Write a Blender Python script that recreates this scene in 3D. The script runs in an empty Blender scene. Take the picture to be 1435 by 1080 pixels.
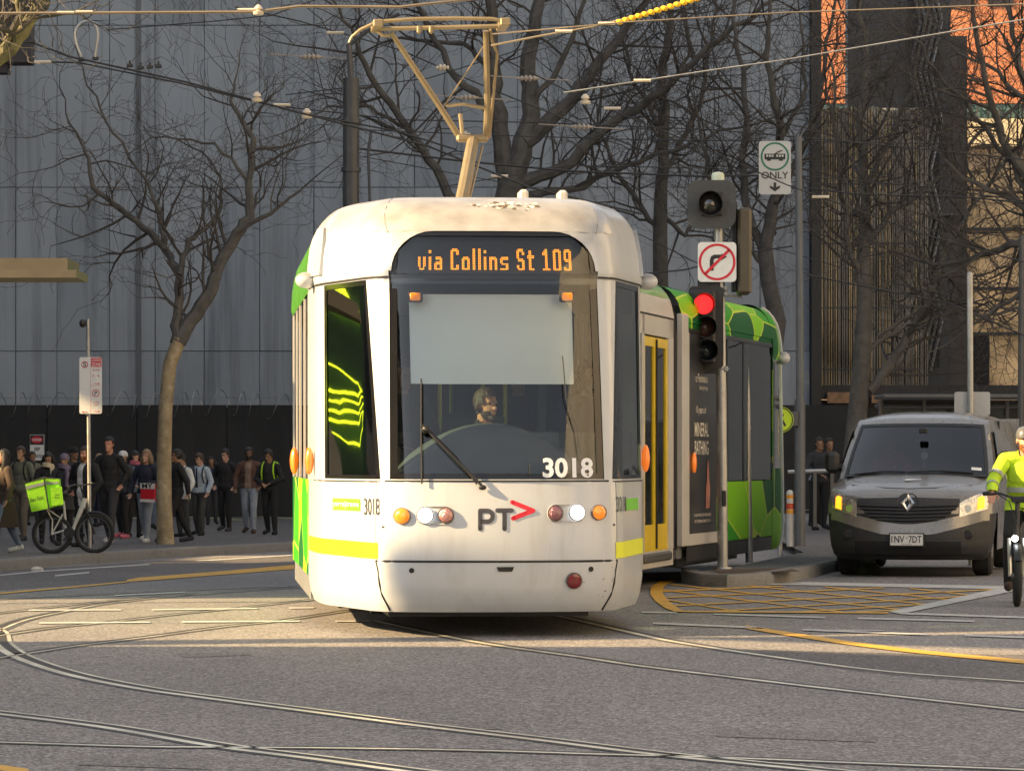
import bpy, bmesh, math, random
import numpy as np
from mathutils import Vector, Matrix
R=math.radians
sc=bpy.context.scene
# ---------------- camera, world, sun, exposure ----------------
FP=5000.0; CZ=1.32; HY=643.0; CX=717.5
cam=bpy.data.objects.new('camera',bpy.data.cameras.new('camera')); sc.collection.objects.link(cam)
cam.location=(0,0,CZ); cam.rotation_euler=(R(90),0,0)
cam.data.sensor_width=36; cam.data.lens=FP/1435*36; cam.data.shift_y=(HY-540)/1435
cam.data.clip_start=.5; cam.data.clip_end=3000
sc.camera=cam
AZ=R(13); EL=R(27)
HX,HYd=math.cos(AZ),math.sin(AZ)
w=bpy.data.worlds.new('World'); sc.world=w; w.use_nodes=True
nt=w.node_tree; bg=nt.nodes['Background']; sky=nt.nodes.new('ShaderNodeTexSky')
sky.sky_type='NISHITA'; sky.sun_disc=False; sky.sun_elevation=EL; sky.sun_rotation=math.atan2(-HX,-HYd)
sky.air_density=1.0; sky.dust_density=1.6; sky.ozone_density=1.0
hs_=nt.nodes.new('ShaderNodeHueSaturation'); hs_.inputs['Saturation'].default_value=.32
nt.links.new(sky.outputs[0],hs_.inputs['Color']); nt.links.new(hs_.outputs[0],bg.inputs[0]); bg.inputs[1].default_value=0.085
sl=bpy.data.lights.new('sun','SUN'); sl.energy=4.3; sl.angle=R(.5); sl.color=(1,.70,.35)
so=bpy.data.objects.new('sun',sl); sc.collection.objects.link(so)
so.rotation_euler=Vector((HX*math.cos(EL),HYd*math.cos(EL),-math.sin(EL))).to_track_quat('-Z','Y').to_euler()
sc.view_settings.view_transform='Standard'; sc.view_settings.look='None'; sc.view_settings.gamma=1
sc.view_settings.use_curve_mapping=False; sc.view_settings.exposure=1.88
sc.cycles.max_bounces=8; sc.cycles.transparent_max_bounces=16
C=sc.collection
# ---------------- helpers ----------------
def clamp(x,a=0.,b=1.): return max(a,min(b,x))
def lerp(tab,x):
    if x<=tab[0][0]: return tab[0][1]
    for (a,b),(c,d) in zip(tab,tab[1:]):
        if x<=c: return b+(d-b)*(x-a)/(c-a)
    return tab[-1][1]
def gz(X,Y):                       # road surface: falls gently away to the back left
    S=clamp((Y-28)/30); L=1-.65*clamp((X+2)/6)
    return -.37*S*L
def W(px,py,Y): return Vector(((px-CX)/FP*Y,Y,CZ-(py-HY)/FP*Y))
def G(px,py,up=0.):                # point of the ground seen at a pixel
    Y=30.
    for _ in range(40):
        Y=.5*Y+.5*FP*(CZ-gz((px-CX)/FP*Y,Y)-up)/(py-HY)
    X=(px-CX)/FP*Y
    return Vector((X,Y,gz(X,Y)+up))
def link(o,parent=None):
    C.objects.link(o)
    if parent is not None: o.parent=parent
    return o
def tag(o,label=None,cat=None,group=None,kind=None):
    if label: o['label']=label
    if cat: o['category']=cat
    if group: o['group']=group
    if kind: o['kind']=kind
    return o
def empty(name,loc=(0,0,0),rz=0,**k):
    o=bpy.data.objects.new(name,None); C.objects.link(o); o.location=loc; o.rotation_euler=(0,0,rz)
    o.empty_display_size=.1
    return tag(o,**k)
class MB:
    def __init__(s): s.v=[]; s.f=[]; s.m=[]
    def add(s,vs,fs,mi=0):
        n=len(s.v); s.v+= [tuple(p) for p in vs]; s.f+=[tuple(i+n for i in f) for f in fs]; s.m+=[mi]*len(fs); return s
    def poly(s,pts,mi=0): return s.add(pts,[tuple(range(len(pts)))],mi)
    def box(s,c,d,rz=0,mi=0,bev=0,rx=0,ry=0):
        M=Matrix.Translation(c)@Matrix.Rotation(rz,4,'Z')@Matrix.Rotation(ry,4,'Y')@Matrix.Rotation(rx,4,'X')
        x,y,z=d[0]/2,d[1]/2,d[2]/2
        if bev:
            b=min(bev,x*.9,y*.9,z*.9); P=[]
            for sx in(-1,1):
                for sy in(-1,1):
                    for sz in(-1,1):
                        P+= [(sx*x,sy*(y-b),sz*(z-b)),(sx*(x-b),sy*y,sz*(z-b)),(sx*(x-b),sy*(y-b),sz*z)]
            bm=bmesh.new()
            for p in P: bm.verts.new(M@Vector(p))
            r=bmesh.ops.convex_hull(bm,input=bm.verts)
            bmesh.ops.dissolve_limit(bm,angle_limit=.01,verts=bm.verts,edges=bm.edges)
            bm.verts.index_update()
            s.add([v.co for v in bm.verts],[[v.index for v in f.verts] for f in bm.faces],mi); bm.free(); return s
        vs=[M@Vector((a,b,c2)) for a in(-x,x) for b in(-y,y) for c2 in(-z,z)]
        return s.add(vs,[(0,1,3,2),(4,6,7,5),(0,4,5,1),(2,3,7,6),(0,2,6,4),(1,5,7,3)],mi)
    def b2(s,a,b,**k): return s.box([(a[i]+b[i])/2 for i in range(3)],[abs(b[i]-a[i]) for i in range(3)],**k)
    def tube(s,pts,r,n=6,mi=0,cap=True,sq=1.):
        pts=[Vector(p) for p in pts]; rs=r if isinstance(r,(list,tuple)) else [r]*len(pts)
        vs=[]; fs=[]; up=None
        for i,p in enumerate(pts):
            t=(pts[min(i+1,len(pts)-1)]-pts[max(i-1,0)])
            if t.length<1e-9: t=Vector((0,0,1))
            t.normalize()
            if up is None:
                up=Vector((0,0,1)) if abs(t.z)<.9 else Vector((0,1,0))
            a=t.cross(up)
            if a.length<1e-4: a=t.cross(Vector((1,0,0)))
            a.normalize(); b=a.cross(t).normalized(); up=b
            for k in range(n):
                q=2*math.pi*k/n; vs.append(p+a*math.cos(q)*rs[i]+b*math.sin(q)*rs[i]*sq)
        for i in range(len(pts)-1):
            for k in range(n):
                fs.append((i*n+k,i*n+(k+1)%n,(i+1)*n+(k+1)%n,(i+1)*n+k))
        if cap and n>2:
            fs.append(tuple(range(n-1,-1,-1))); fs.append(tuple((len(pts)-1)*n+k for k in range(n)))
        return s.add(vs,fs,mi)
    def lathe(s,prof,c,n=16,axis='Z',mi=0,M=None):
        # prof: (radius, along)
        vs=[];fs=[]
        for (r,h) in prof:
            for k in range(n):
                q=2*math.pi*k/n; a,b=r*math.cos(q),r*math.sin(q)
                p={'Z':(a,b,h),'Y':(a,h,b),'X':(h,a,b)}[axis]
                p=Vector(p)
                if M is not None: p=M@p
                vs.append(p+Vector(c))
        for i in range(len(prof)-1):
            for k in range(n): fs.append((i*n+k,i*n+(k+1)%n,(i+1)*n+(k+1)%n,(i+1)*n+k))
        fs.append(tuple(range(n))); fs.append(tuple((len(prof)-1)*n+k for k in range(n)))
        return s.add(vs,fs,mi)
    def ell(s,c,r,n=12,m=8,mi=0,M=None):
        vs=[];fs=[]; c=Vector(c)
        for i in range(m+1):
            t=math.pi*i/m
            for k in range(n):
                q=2*math.pi*k/n
                p=Vector((r[0]*math.sin(t)*math.cos(q),r[1]*math.sin(t)*math.sin(q),r[2]*math.cos(t)))
                if M is not None: p=M@p
                vs.append(c+p)
        for i in range(m):
            for k in range(n): fs.append((i*n+k,(i+1)*n+k,(i+1)*n+(k+1)%n,i*n+(k+1)%n))
        return s.add(vs,fs,mi)
    def prism(s,pts,d,mi=0):       # pts 3D polygon extruded by vector d
        n=len(pts); d=Vector(d); vs=[Vector(p) for p in pts]; vs+=[p+d for p in vs[:n]]
        return s.add(vs,[tuple(range(n)),tuple(range(2*n-1,n-1,-1))]+[(i,i+n,(i+1)%n+n,(i+1)%n) for i in range(n)],mi)
    def grid(s,rows,mi=0,closed=False):
        n=len(rows[0]); vs=[p for r in rows for p in r]; fs=[]
        for i in range(len(rows)-1):
            for k in range(n if closed else n-1):
                fs.append((i*n+k,i*n+(k+1)%n,(i+1)*n+(k+1)%n,(i+1)*n+k))
        return s.add(vs,fs,mi)
    def each(s,name,mats,parent=None,**k):     # every loose piece becomes an object of its own
        par=list(range(len(s.v)))
        def fd(a):
            while par[a]!=a: par[a]=par[par[a]]; a=par[a]
            return a
        for f in s.f:
            for i in f[1:]: par[fd(i)]=fd(f[0])
        G_={}
        for f,mi in zip(s.f,s.m): G_.setdefault(fd(f[0]),[]).append((f,mi))
        out=[]
        for fs in G_.values():
            ids=sorted({i for f,_ in fs for i in f}); mp={a:b for b,a in enumerate(ids)}
            q=MB(); q.v=[s.v[i] for i in ids]; q.f=[tuple(mp[i] for i in f) for f,_ in fs]; q.m=[mi for _,mi in fs]
            out.append(q.build(name,mats,parent,**k))
        return out
    def build(s,name,mats,parent=None,smooth=35,merge=True,**k):
        me=bpy.data.meshes.new(name); me.from_pydata(s.v,[],s.f)
        if not isinstance(mats,(list,tuple)): mats=[mats]
        for m in mats: me.materials.append(m)
        if len(mats)>1: me.polygons.foreach_set('material_index',s.m)
        if merge:
            bm=bmesh.new(); bm.from_mesh(me); bmesh.ops.remove_doubles(bm,verts=bm.verts,dist=1e-5)
            bmesh.ops.dissolve_degenerate(bm,dist=1e-6,edges=bm.edges)
            bmesh.ops.recalc_face_normals(bm,faces=bm.faces); bm.to_mesh(me); bm.free()
        if smooth:
            me.shade_smooth(); me.set_sharp_from_angle(angle=R(smooth))
        me.update()
        o=bpy.data.objects.new(name,me); link(o,parent); return tag(o,**k)
# ---------------- materials ----------------
_mc={}
def mat(name,col,rough=.5,metal=0.,var=.12,scale=3.,bump=0.,coat=0.,emis=None,estr=0.,dirt=None,spec=.5,bscale=40.,trans=0.):
    if name in _mc: return _mc[name]
    m=bpy.data.materials.new(name); m.use_nodes=True; t=m.node_tree; N=t.nodes; L=t.links; b=N['Principled BSDF']
    tc=N.new('ShaderNodeTexCoord'); nz=N.new('ShaderNodeTexNoise'); nz.inputs['Scale'].default_value=scale; nz.inputs['Detail'].default_value=6
    L.new(tc.outputs['Object'],nz.inputs['Vector'])
    r=N.new('ShaderNodeValToRGB'); c=col
    r.color_ramp.elements[0].position=.3; r.color_ramp.elements[1].position=.7
    r.color_ramp.elements[0].color=(c[0]*(1-var),c[1]*(1-var),c[2]*(1-var),1)
    r.color_ramp.elements[1].color=(min(1,c[0]*(1+var)),min(1,c[1]*(1+var)),min(1,c[2]*(1+var)),1)
    L.new(nz.outputs['Fac'],r.inputs[0]); out=r.outputs[0]
    if dirt:
        n2=N.new('ShaderNodeTexNoise'); n2.inputs['Scale'].default_value=dirt[1]; n2.inputs['Detail'].default_value=8; n2.inputs['Roughness'].default_value=.7
        mp=N.new('ShaderNodeMapping'); mp.inputs['Scale'].default_value=dirt[3] if len(dirt)>3 else (1,1,1)
        L.new(tc.outputs['Object'],mp.inputs[0]); L.new(mp.outputs[0],n2.inputs['Vector'])
        r2=N.new('ShaderNodeValToRGB'); r2.color_ramp.elements[0].position=.5; r2.color_ramp.elements[1].position=.75
        r2.color_ramp.elements[1].color=(dirt[2],)*3+(1,)
        mx=N.new('ShaderNodeMixRGB'); L.new(n2.outputs['Fac'],r2.inputs[0]); L.new(r2.outputs[0],mx.inputs[0]); L.new(out,mx.inputs[1]); mx.inputs[2].default_value=dirt[0]+(1,)
        out=mx.outputs[0]
    L.new(out,b.inputs['Base Color'])
    mr=N.new('ShaderNodeMapRange'); mr.inputs['To Min'].default_value=max(.02,rough*.85); mr.inputs['To Max'].default_value=min(1,rough*1.15)
    L.new(nz.outputs['Fac'],mr.inputs[0]); L.new(mr.outputs[0],b.inputs['Roughness'])
    b.inputs['Metallic'].default_value=metal; b.inputs['Coat Weight'].default_value=coat; b.inputs['Coat Roughness'].default_value=.06
    b.inputs['Specular IOR Level'].default_value=spec
    if trans: b.inputs['Transmission Weight'].default_value=trans
    if bump:
        n3=N.new('ShaderNodeTexNoise'); n3.inputs['Scale'].default_value=bscale; n3.inputs['Detail'].default_value=4
        L.new(tc.outputs['Object'],n3.inputs['Vector']); bp=N.new('ShaderNodeBump'); bp.inputs['Strength'].default_value=bump; bp.inputs['Distance'].default_value=.02
        L.new(n3.outputs['Fac'],bp.inputs['Height']); L.new(bp.outputs[0],b.inputs['Normal'])
    if emis: b.inputs['Emission Color'].default_value=emis+(1,); b.inputs['Emission Strength'].default_value=estr
    _mc[name]=m; return m
def glass(name,tint,refl=1.,rough=.02):
    if name in _mc: return _mc[name]
    m=bpy.data.materials.new(name); m.use_nodes=True; t=m.node_tree; N=t.nodes; L=t.links
    N.remove(N['Principled BSDF']); o=N['Material Output']
    tr=N.new('ShaderNodeBsdfTransparent'); tr.inputs[0].default_value=tint+(1,)
    gl=N.new('ShaderNodeBsdfGlossy'); gl.inputs['Roughness'].default_value=rough; gl.inputs[0].default_value=(refl,refl,refl,1)
    fr=N.new('ShaderNodeFresnel'); fr.inputs[0].default_value=1.6
    tc=N.new('ShaderNodeTexCoord'); nz=N.new('ShaderNodeTexNoise'); nz.inputs['Scale'].default_value=1.3
    L.new(tc.outputs['Object'],nz.inputs['Vector']); bp=N.new('ShaderNodeBump'); bp.inputs['Strength'].default_value=.012; bp.inputs['Distance'].default_value=.05
    L.new(nz.outputs['Fac'],bp.inputs['Height']); L.new(bp.outputs[0],gl.inputs['Normal']); L.new(bp.outputs[0],fr.inputs['Normal'])
    mx=N.new('ShaderNodeMixShader'); L.new(fr.outputs[0],mx.inputs[0]); L.new(tr.outputs[0],mx.inputs[1]); L.new(gl.outputs[0],mx.inputs[2])
    L.new(mx.outputs[0],o.inputs['Surface']); _mc[name]=m; return m
def text_vf(s,bold=0.,res=3):
    cu=bpy.data.curves.new('t','FONT'); cu.body=s; cu.offset=bold; cu.resolution_u=res
    ob=bpy.data.objects.new('t',cu); C.objects.link(ob); dg=bpy.context.evaluated_depsgraph_get(); dg.update()
    me=bpy.data.meshes.new_from_object(ob.evaluated_get(dg))
    v=np.array([(p.co.x,p.co.y) for p in me.vertices]); f=[tuple(p.vertices) for p in me.polygons]
    bpy.data.objects.remove(ob); bpy.data.curves.remove(cu); bpy.data.meshes.remove(me)
    v-=v.min(0); mx=v.max(0); v/=np.where(mx>0,mx,1); return v,f
def text_on(mb,s,w,h,fn,bold=0.,mi=0):
    v,f=text_vf(s,bold); mb.add([fn(a*w,b*h) for a,b in v],f,mi)
def rrect(w,h,r,n=5,cx=0,cy=0):
    P=[]
    for (sx,sy,a0) in((1,1,0),(-1,1,90),(-1,-1,180),(1,-1,270)):
        for i in range(n+1):
            a=R(a0+90*i/n); P.append((cx+sx*(w/2-r)+r*math.cos(a),cy+sy*(h/2-r)+r*math.sin(a)))
    return P
def ring(r0,r1,fn,mb,n=36,mi=0,a0=0,a1=360):
    rows=[]
    for i in range(n+1):
        a=R(a0+(a1-a0)*i/n); rows.append([fn(r0*math.cos(a),r0*math.sin(a)),fn(r1*math.cos(a),r1*math.sin(a))])
    mb.grid(rows,mi)
M_white=mat('tram_white_paint',(.53,.56,.59),.30,coat=.3,var=.03,scale=1.2,dirt=((.36,.34,.30),3.2,.42,(2.2,2.2,.30)))
_t=M_white.node_tree; _N=_t.nodes; _b=_N['Principled BSDF']; _src=_b.inputs['Base Color'].links[0].from_socket   # upward faces darkened to tone down the sunlit dome, mixed with grime
_g=_N.new('ShaderNodeNewGeometry'); _s=_N.new('ShaderNodeSeparateXYZ'); _t.links.new(_g.outputs['Normal'],_s.inputs[0])
_m=_N.new('ShaderNodeMapRange'); _m.inputs['From Min'].default_value=.12; _m.inputs['From Max'].default_value=.75; _m.inputs['To Max'].default_value=.85; _t.links.new(_s.outputs[2],_m.inputs[0])
_n=_N.new('ShaderNodeTexNoise'); _n.inputs['Scale'].default_value=5; _n.inputs['Detail'].default_value=8; _q=_N.new('ShaderNodeTexCoord'); _t.links.new(_q.outputs['Object'],_n.inputs['Vector'])
_r=_N.new('ShaderNodeValToRGB'); _r.color_ramp.elements[0].position=.35; _r.color_ramp.elements[0].color=(.34,.32,.29,1); _r.color_ramp.elements[1].position=.7; _r.color_ramp.elements[1].color=(.20,.175,.145,1); _t.links.new(_n.outputs['Fac'],_r.inputs[0])
_x=_N.new('ShaderNodeMixRGB'); _t.links.new(_m.outputs[0],_x.inputs[0]); _t.links.new(_src,_x.inputs[1]); _t.links.new(_r.outputs[0],_x.inputs[2]); _t.links.new(_x.outputs[0],_b.inputs['Base Color'])
M_cream=mat('tram_cream_panel',(.55,.53,.49),.38,coat=.2,var=.03,dirt=((.38,.34,.28),2.,.35))
M_steel=mat('galvanised_steel',(.42,.42,.41),.45,metal=.75,var=.12,scale=9,dirt=((.25,.24,.22),6,.6))
M_dsteel=mat('dark_steel',(.12,.12,.12),.5,metal=.6)
M_black=mat('black_plastic',(.018,.018,.019),.45)
M_rubber=mat('black_rubber',(.02,.02,.02),.8,bump=.3)
M_grey=mat('grey_plastic',(.16,.165,.17),.5)
M_seam=mat('dark_seam',(.02,.02,.02),.7)
M_amber=mat('amber_lens',(.75,.22,.02),.2,coat=.8,emis=(1,.28,.02),estr=.12)
M_redl=mat('red_lens',(.28,.02,.03),.2,coat=.8)
M_yel=mat('yellow_paint',(.72,.46,.02),.4,coat=.2,dirt=((.4,.27,.05),3,.4))
M_ystrip=mat('yellow_reflective_strip',(.80,.86,.02),.35,var=.04)
M_green=mat('tram_green_paint',(.10,.38,.02),.3,coat=.5,var=.1)
M_paintw=mat('white_road_paint',(.50,.50,.48),.7,dirt=((.16,.16,.16),9,.9),bump=.2)
M_signw=mat('white_sign_face',(.78,.78,.76),.45,var=.03,dirt=((.5,.48,.44),7,.4))
M_sred=mat('red_sign_ink',(.62,.02,.04),.45,var=.05)
M_sblk=mat('black_sign_ink',(.02,.02,.02),.5)
M_sgrn=mat('green_sign_ink',(.02,.16,.10),.5)
M_chrome=mat('chrome',(.75,.75,.76),.12,metal=1,var=.03)
M_concrete=mat('kerb_concrete',(.20,.195,.185),.85,bump=.5,dirt=((.09,.085,.08),3,.8))
# ---------------- setting: ground, roads, markings ----------------
def asphalt(name,base,fine=70.,warm=1.0):
    m=bpy.data.materials.new(name); m.use_nodes=True; t=m.node_tree; N=t.nodes; L=t.links; b=N['Principled BSDF']
    tc=N.new('ShaderNodeTexCoord')
    def noise(sc_,d,r=.5,mp=None):
        n=N.new('ShaderNodeTexNoise'); n.inputs['Scale'].default_value=sc_; n.inputs['Detail'].default_value=d; n.inputs['Roughness'].default_value=r
        if mp:
            q=N.new('ShaderNodeMapping'); q.inputs['Scale'].default_value=mp; L.new(tc.outputs['Object'],q.inputs[0]); L.new(q.outputs[0],n.inputs['Vector'])
        else: L.new(tc.outputs['Object'],n.inputs['Vector'])
        return n
    vo=N.new('ShaderNodeTexVoronoi'); vo.inputs['Scale'].default_value=fine; L.new(tc.outputs['Object'],vo.inputs['Vector'])
    sep=N.new('ShaderNodeSeparateColor'); L.new(vo.outputs['Color'],sep.inputs[0])
    r=N.new('ShaderNodeValToRGB'); e=r.color_ramp.elements
    e[0].position=0; e[0].color=(base*.46,base*.42,base*.42,1); e[1].position=1; e[1].color=(base*2.1,base*2.02,base*1.98,1)
    x=r.color_ramp.elements.new(.55); x.color=(base*.96,base*.92,base*.915,1)
    L.new(sep.outputs[0],r.inputs[0])
    big=noise(.35,5,.6,(1,.45,1)); mx=N.new('ShaderNodeMixRGB'); mx.blend_type='MULTIPLY'; mx.inputs[0].default_value=1
    r2=N.new('ShaderNodeValToRGB'); r2.color_ramp.elements[0].position=.3; r2.color_ramp.elements[0].color=(.80,.80,.81,1); r2.color_ramp.elements[1].position=.72; r2.color_ramp.elements[1].color=(1.15,1.13,1.1,1)
    L.new(big.outputs['Fac'],r2.inputs[0]); L.new(r.outputs[0],mx.inputs[1]); L.new(r2.outputs[0],mx.inputs[2])
    st=noise(1.3,7,.75); r3=N.new('ShaderNodeValToRGB'); r3.color_ramp.elements[0].position=.60; r3.color_ramp.elements[0].color=(1,1,1,1); r3.color_ramp.elements[1].position=.74; r3.color_ramp.elements[1].color=(.78,.78,.79,1)
    L.new(st.outputs['Fac'],r3.inputs[0]); m2=N.new('ShaderNodeMixRGB'); m2.blend_type='MULTIPLY'; m2.inputs[0].default_value=1
    L.new(mx.outputs[0],m2.inputs[1]); L.new(r3.outputs[0],m2.inputs[2]); L.new(m2.outputs[0],b.inputs['Base Color'])
    b.inputs['Roughness'].default_value=.78; b.inputs['Specular IOR Level'].default_value=.35
    bp=N.new('ShaderNodeBump'); bp.inputs['Strength'].default_value=.55; bp.inputs['Distance'].default_value=.006
    L.new(vo.outputs['Distance'],bp.inputs['Height']); L.new(bp.outputs[0],b.inputs['Normal'])
    return m
M_asph=asphalt('asphalt',.205); M_asph2=asphalt('dark_asphalt_patch',.12,60.); M_path=asphalt('footpath_asphalt',.12,55.)
rows=[]
ys=[-120,-30,0,8]+[10+i*1.0 for i in range(60)]+[72,80,90,110,150,250,600,2000]
for y in ys:
    rows.append([(x,y,gz(x,y)) for x in [-900,-200,-60,-30,-15]+[-10+i*.5 for i in range(50)]+[15,30,60,200,900]])
MB().grid(rows).build('ground',M_asph,kind='structure',smooth=60)
def gstrip(top,bot,up):            # sheet between two ground outlines given as pixels, top edge and bottom edge
    a=[];b=[];c=[]
    for (x0,y0),(x1,y1) in zip(top,bot):
        p=G(x0,y0); q=G(x1,y1); r_=[]
        for k in range(4):
            s=p.lerp(q,k/3); r_.append(Vector((s.x,s.y,gz(s.x,s.y)+up)))
        a.append(r_)
    return a
def resamp(pts,step=14):
    out=[]
    for (a,b) in zip(pts,pts[1:]):
        n=max(1,int(abs(b[0]-a[0])/step)); 
        for i in range(n): out.append(tuple(a[k]+(b[k]-a[k])*i/n for k in range(len(a))))
    out.append(tuple(pts[-1])); return out
def pline(mb,pts,th,up):           # pixel polyline with pixel thickness (th may be list matched to pts)
    P=[(p[0],p[1],(th if not isinstance(th,list) else th[i])) for i,p in enumerate(pts)]; P=resamp(P)
    mb.grid(gstrip([(x,y-t/2) for x,y,t in P],[(x,y+t/2) for x,y,t in P],up)); return mb
def smoothpts(pts,n=8):
    V=[Vector((p[0],p[1],0)) for p in pts]; out=[]
    for i in range(len(V)-1):
        p0=V[max(i-1,0)];p1=V[i];p2=V[i+1];p3=V[min(i+2,len(V)-1)]
        for k in range(n):
            t=k/n; q=.5*((2*p1)+(p2-p0)*t+(2*p0-5*p1+4*p2-p3)*t*t+(3*p1-p0-3*p2+p3)*t**3); out.append((q.x,q.y))
    out.append((V[-1].x,V[-1].y)); return out
def wline(mb,pts,w_,up,off=0.):    # pixel polyline, true world width
    P=[G(x,y) for x,y in smoothpts(pts)]; rw=[]
    for i,p in enumerate(P):
        t=P[min(i+1,len(P)-1)]-P[max(i-1,0)]; t.z=0; t.normalize(); n=Vector((-t.y,t.x,0))
        r_=[]
        for k in (-.5,.5):
            q=p+n*(w_*k+off); r_.append(Vector((q.x,q.y,gz(q.x,q.y)+up)))
        rw.append(r_)
    mb.grid(rw)
# darker asphalt patches
pm=MB(); pm.grid(gstrip([(1000,909),(1100,911),(1200,914),(1300,916),(1500,918)],[(1000,911),(1100,925),(1200,940),(1300,950),(1500,962)],.002))
pm.build('road_patch',M_asph2,kind='structure')
pm=MB(); pm.grid(gstrip(resamp([(-60,803),(100,793),(250,784),(420,777)],20),resamp([(-60,831),(100,820),(250,808),(420,794)],20),.002))
pm.build('kerbside_lane',M_asph2,kind='structure')
M_rail=mat('rail_steel',(.80,.70,.54),.30,metal=.25,var=.35,scale=1.5,spec=1.)  # pale golden base paints the sky glints into the rail colour
M_groove=mat('rail_groove',(.03,.028,.027),.7)
M_tar=mat('tar_joint',(.075,.072,.07),.6,dirt=((.15,.145,.14),4,.9))
RL=[ [(-60,868),(-10,884),(0,903),(30,922),(100,945),(200,965),(300,979),(430,996),(600,1018),(760,1037),(930,1058),(1130,1078),(1300,1096)],
 [(-60,993),(0,1000),(150,1019),(310,1046),(450,1064),(600,1084),(760,1100)],
 [(-60,1039),(0,1040),(200,1046),(310,1047),(450,1048),(650,1051),(850,1057),(1000,1061),(1200,1069),(1500,1081)],
 [(529,870),(668,899),(820,921),(900,933),(1040,950),(1175,966),(1435,995),(1520,1004)],
 [(780,862),(830,873),(900,889),(960,901),(1100,922),(1250,941),(1435,955),(1520,962)],
 [(-60,898),(0,890),(70,880),(139,873),(244,861),(314,854),(429,841),(520,829)],
 [(-60,929),(0,921),(52,913),(105,905),(209,892),(314,878),(383,871),(500,854),(600,842)],
 [(-50,905),(0,881),(35,868),(87,857),(139,847),(209,839),(279,832),(400,822)],
 [(-60,866),(0,859),(105,847),(174,840),(300,831),(420,823)],
 [(-60,843),(0,840),(174,831),(410,821)] ]
g=MB(); r_=MB(); tt=MB()
for i,l in enumerate(RL):
    dull=i in(5,6,7,8,9)
    wline(tt,l,.17,.0035); wline(g,l,.055,.0045,.035); wline(r_,l,.06 if not dull else .03,.006,-.03 )
    if i in(0,1): wline(r_,l,.03,.006,.085)
tt.build('tar_joint',M_tar,kind='structure'); g.build('rail_groove',M_groove,kind='structure'); r_.build('tram_rail',M_rail,kind='structure')
# paint
yp=mat('yellow_road_paint',(.62,.34,.02),.6,dirt=((.20,.14,.06),6,.8),bump=.2)
mw=MB()
for l,t in [([(1068,817),(1418,824)],4.5),([(1000,861),(1156,866)],2),([(1202,867),(1366,871)],2.2),([(1262,860),(1500,868)],2.5),
  ([(1125,883),(1302,890)],2.2),([(1352,891),(1500,896)],2.2),([(915,874),(1070,880.5)],2.4),([(900,858.5),(948,859)],2),([(1170,883.5),(1240,884)],1),
  ([(40,855.5),(170,855)],1.7),([(213,855),(360,853)],1.7),([(405,852.5),(440,852)],1.7),([(55,873.5),(210,872.5)],1.8),([(255,872),(420,871)],1.9),([(470,871),(520,871)],1.7),
  ([(77,807),(125,802.5)],2),([(-60,812),(60,800.5),(210,791)],1.4),([(230,789),(410,778)],1.3),([(160,835),(260,830)],1.5)]:
    pline(mw,l,t,.0075)
mw.grid(gstrip([(1405,824),(1245,858)],[(1425,828),(1262,861)],.009))
mw.build('white_road_line',M_paintw,kind='structure')
my=MB()
pline(my,smoothpts([(1045,879),(1100,888),(1200,903),(1300,915),(1435,928),(1520,935)]),5.0,.0075)
pline(my,[(178,814),(195,812),(300,804),(412,794.5)],[3,5,5,6],.0075)
pline(my,smoothpts([(-60,839),(0,832),(100,823),(178,815.5)]),1.8,.0075)
pline(my,[(-60,1068),(0,1077),(40,1083)],8,.0075)
my.grid(gstrip([(944,813),(925,815),(912,823),(911,833),(918,843),(932,853),(945,858)],[(944,816),(937,818),(930,823),(929,833),(937,843),(950,853),(960,858.5)],.0105))
lo=lambda x:lerp([(935,857),(1280,859.5)],x)
hi=lambda x:lerp([(935,818),(1068,821),(1400,826)],x)
def clipseg(a,b):
    # keep the part inside the hatched box
    out=[]
    for i in range(60):
        x=a[0]+(b[0]-a[0])*i/59; y=a[1]+(b[1]-a[1])*i/59
        lx=lerp([(817,940),(823,930),(833,929),(843,937),(858,958)],y); rx=1400-(y-826)*(1400-1250)/34 if y>826 else 1405
        if lx<x<rx and hi(x)<y<lo(x): out.append((x,y))
    return out
for a,b in [((940,819),(1290,858)),((1030,819),(1400,858)),((1150,822),(1500,858)),((1270,824),(1560,858)),((930,827),(1180,858)),((930,840),(1040,858)),
            ((930,838),(1280,822)),((930,850),(1400,826)),((1000,857),(1500,827)),((1120,858),(1600,828)),((930,829),(1130,820)),((1200,858),(1600,840))]:
    s=clipseg(a,b)
    if len(s)>2: pline(my,[s[0],s[-1]],1.5,.0075)
pline(my,[(955,857.5),(1245,859.5)],1.8,.009)
my.build('yellow_road_marking',yp,kind='structure')
# footpaths: top sheet and kerb
def footpath(name,outline,h,kerbpts,mat_,kname='kerb'):
    P=[G(x,y,h) if isinstance(y,(int,float)) else None for x,y in outline]
    m=MB(); n=len(P); 
    c=sum(P,Vector())/n
    m.poly([(p.x,p.y,p.z) for p in P]); m.build(name,mat_,kind='structure',smooth=0)
    k=MB(); K=kerbpts
    for a,b in zip(K,K[1:]):
        A=G(*a,h);B=G(*b,h); t=(B-A); t.z=0; t.normalize(); nrm=Vector((t.y,-t.x,0))
        if nrm.y>0: nrm=-nrm
        k.grid([[A-nrm*.15+Vector((0,0,.005)),A+Vector((0,0,.005)),A+nrm*.025-Vector((0,0,.03)),A+nrm*.03-Vector((0,0,h+.05))],
                [B-nrm*.15+Vector((0,0,.005)),B+Vector((0,0,.005)),B+nrm*.025-Vector((0,0,.03)),B+nrm*.03-Vector((0,0,h+.05))]])
    k.build(kname,M_concrete,kind='structure',smooth=50)
kl=[(-120,792.5),(0,785.5),(100,777.5),(200,770.5),(310,765),(410,760),(500,756),(620,752)]
L0=[G(x,y,.15) for x,y in kl]
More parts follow.
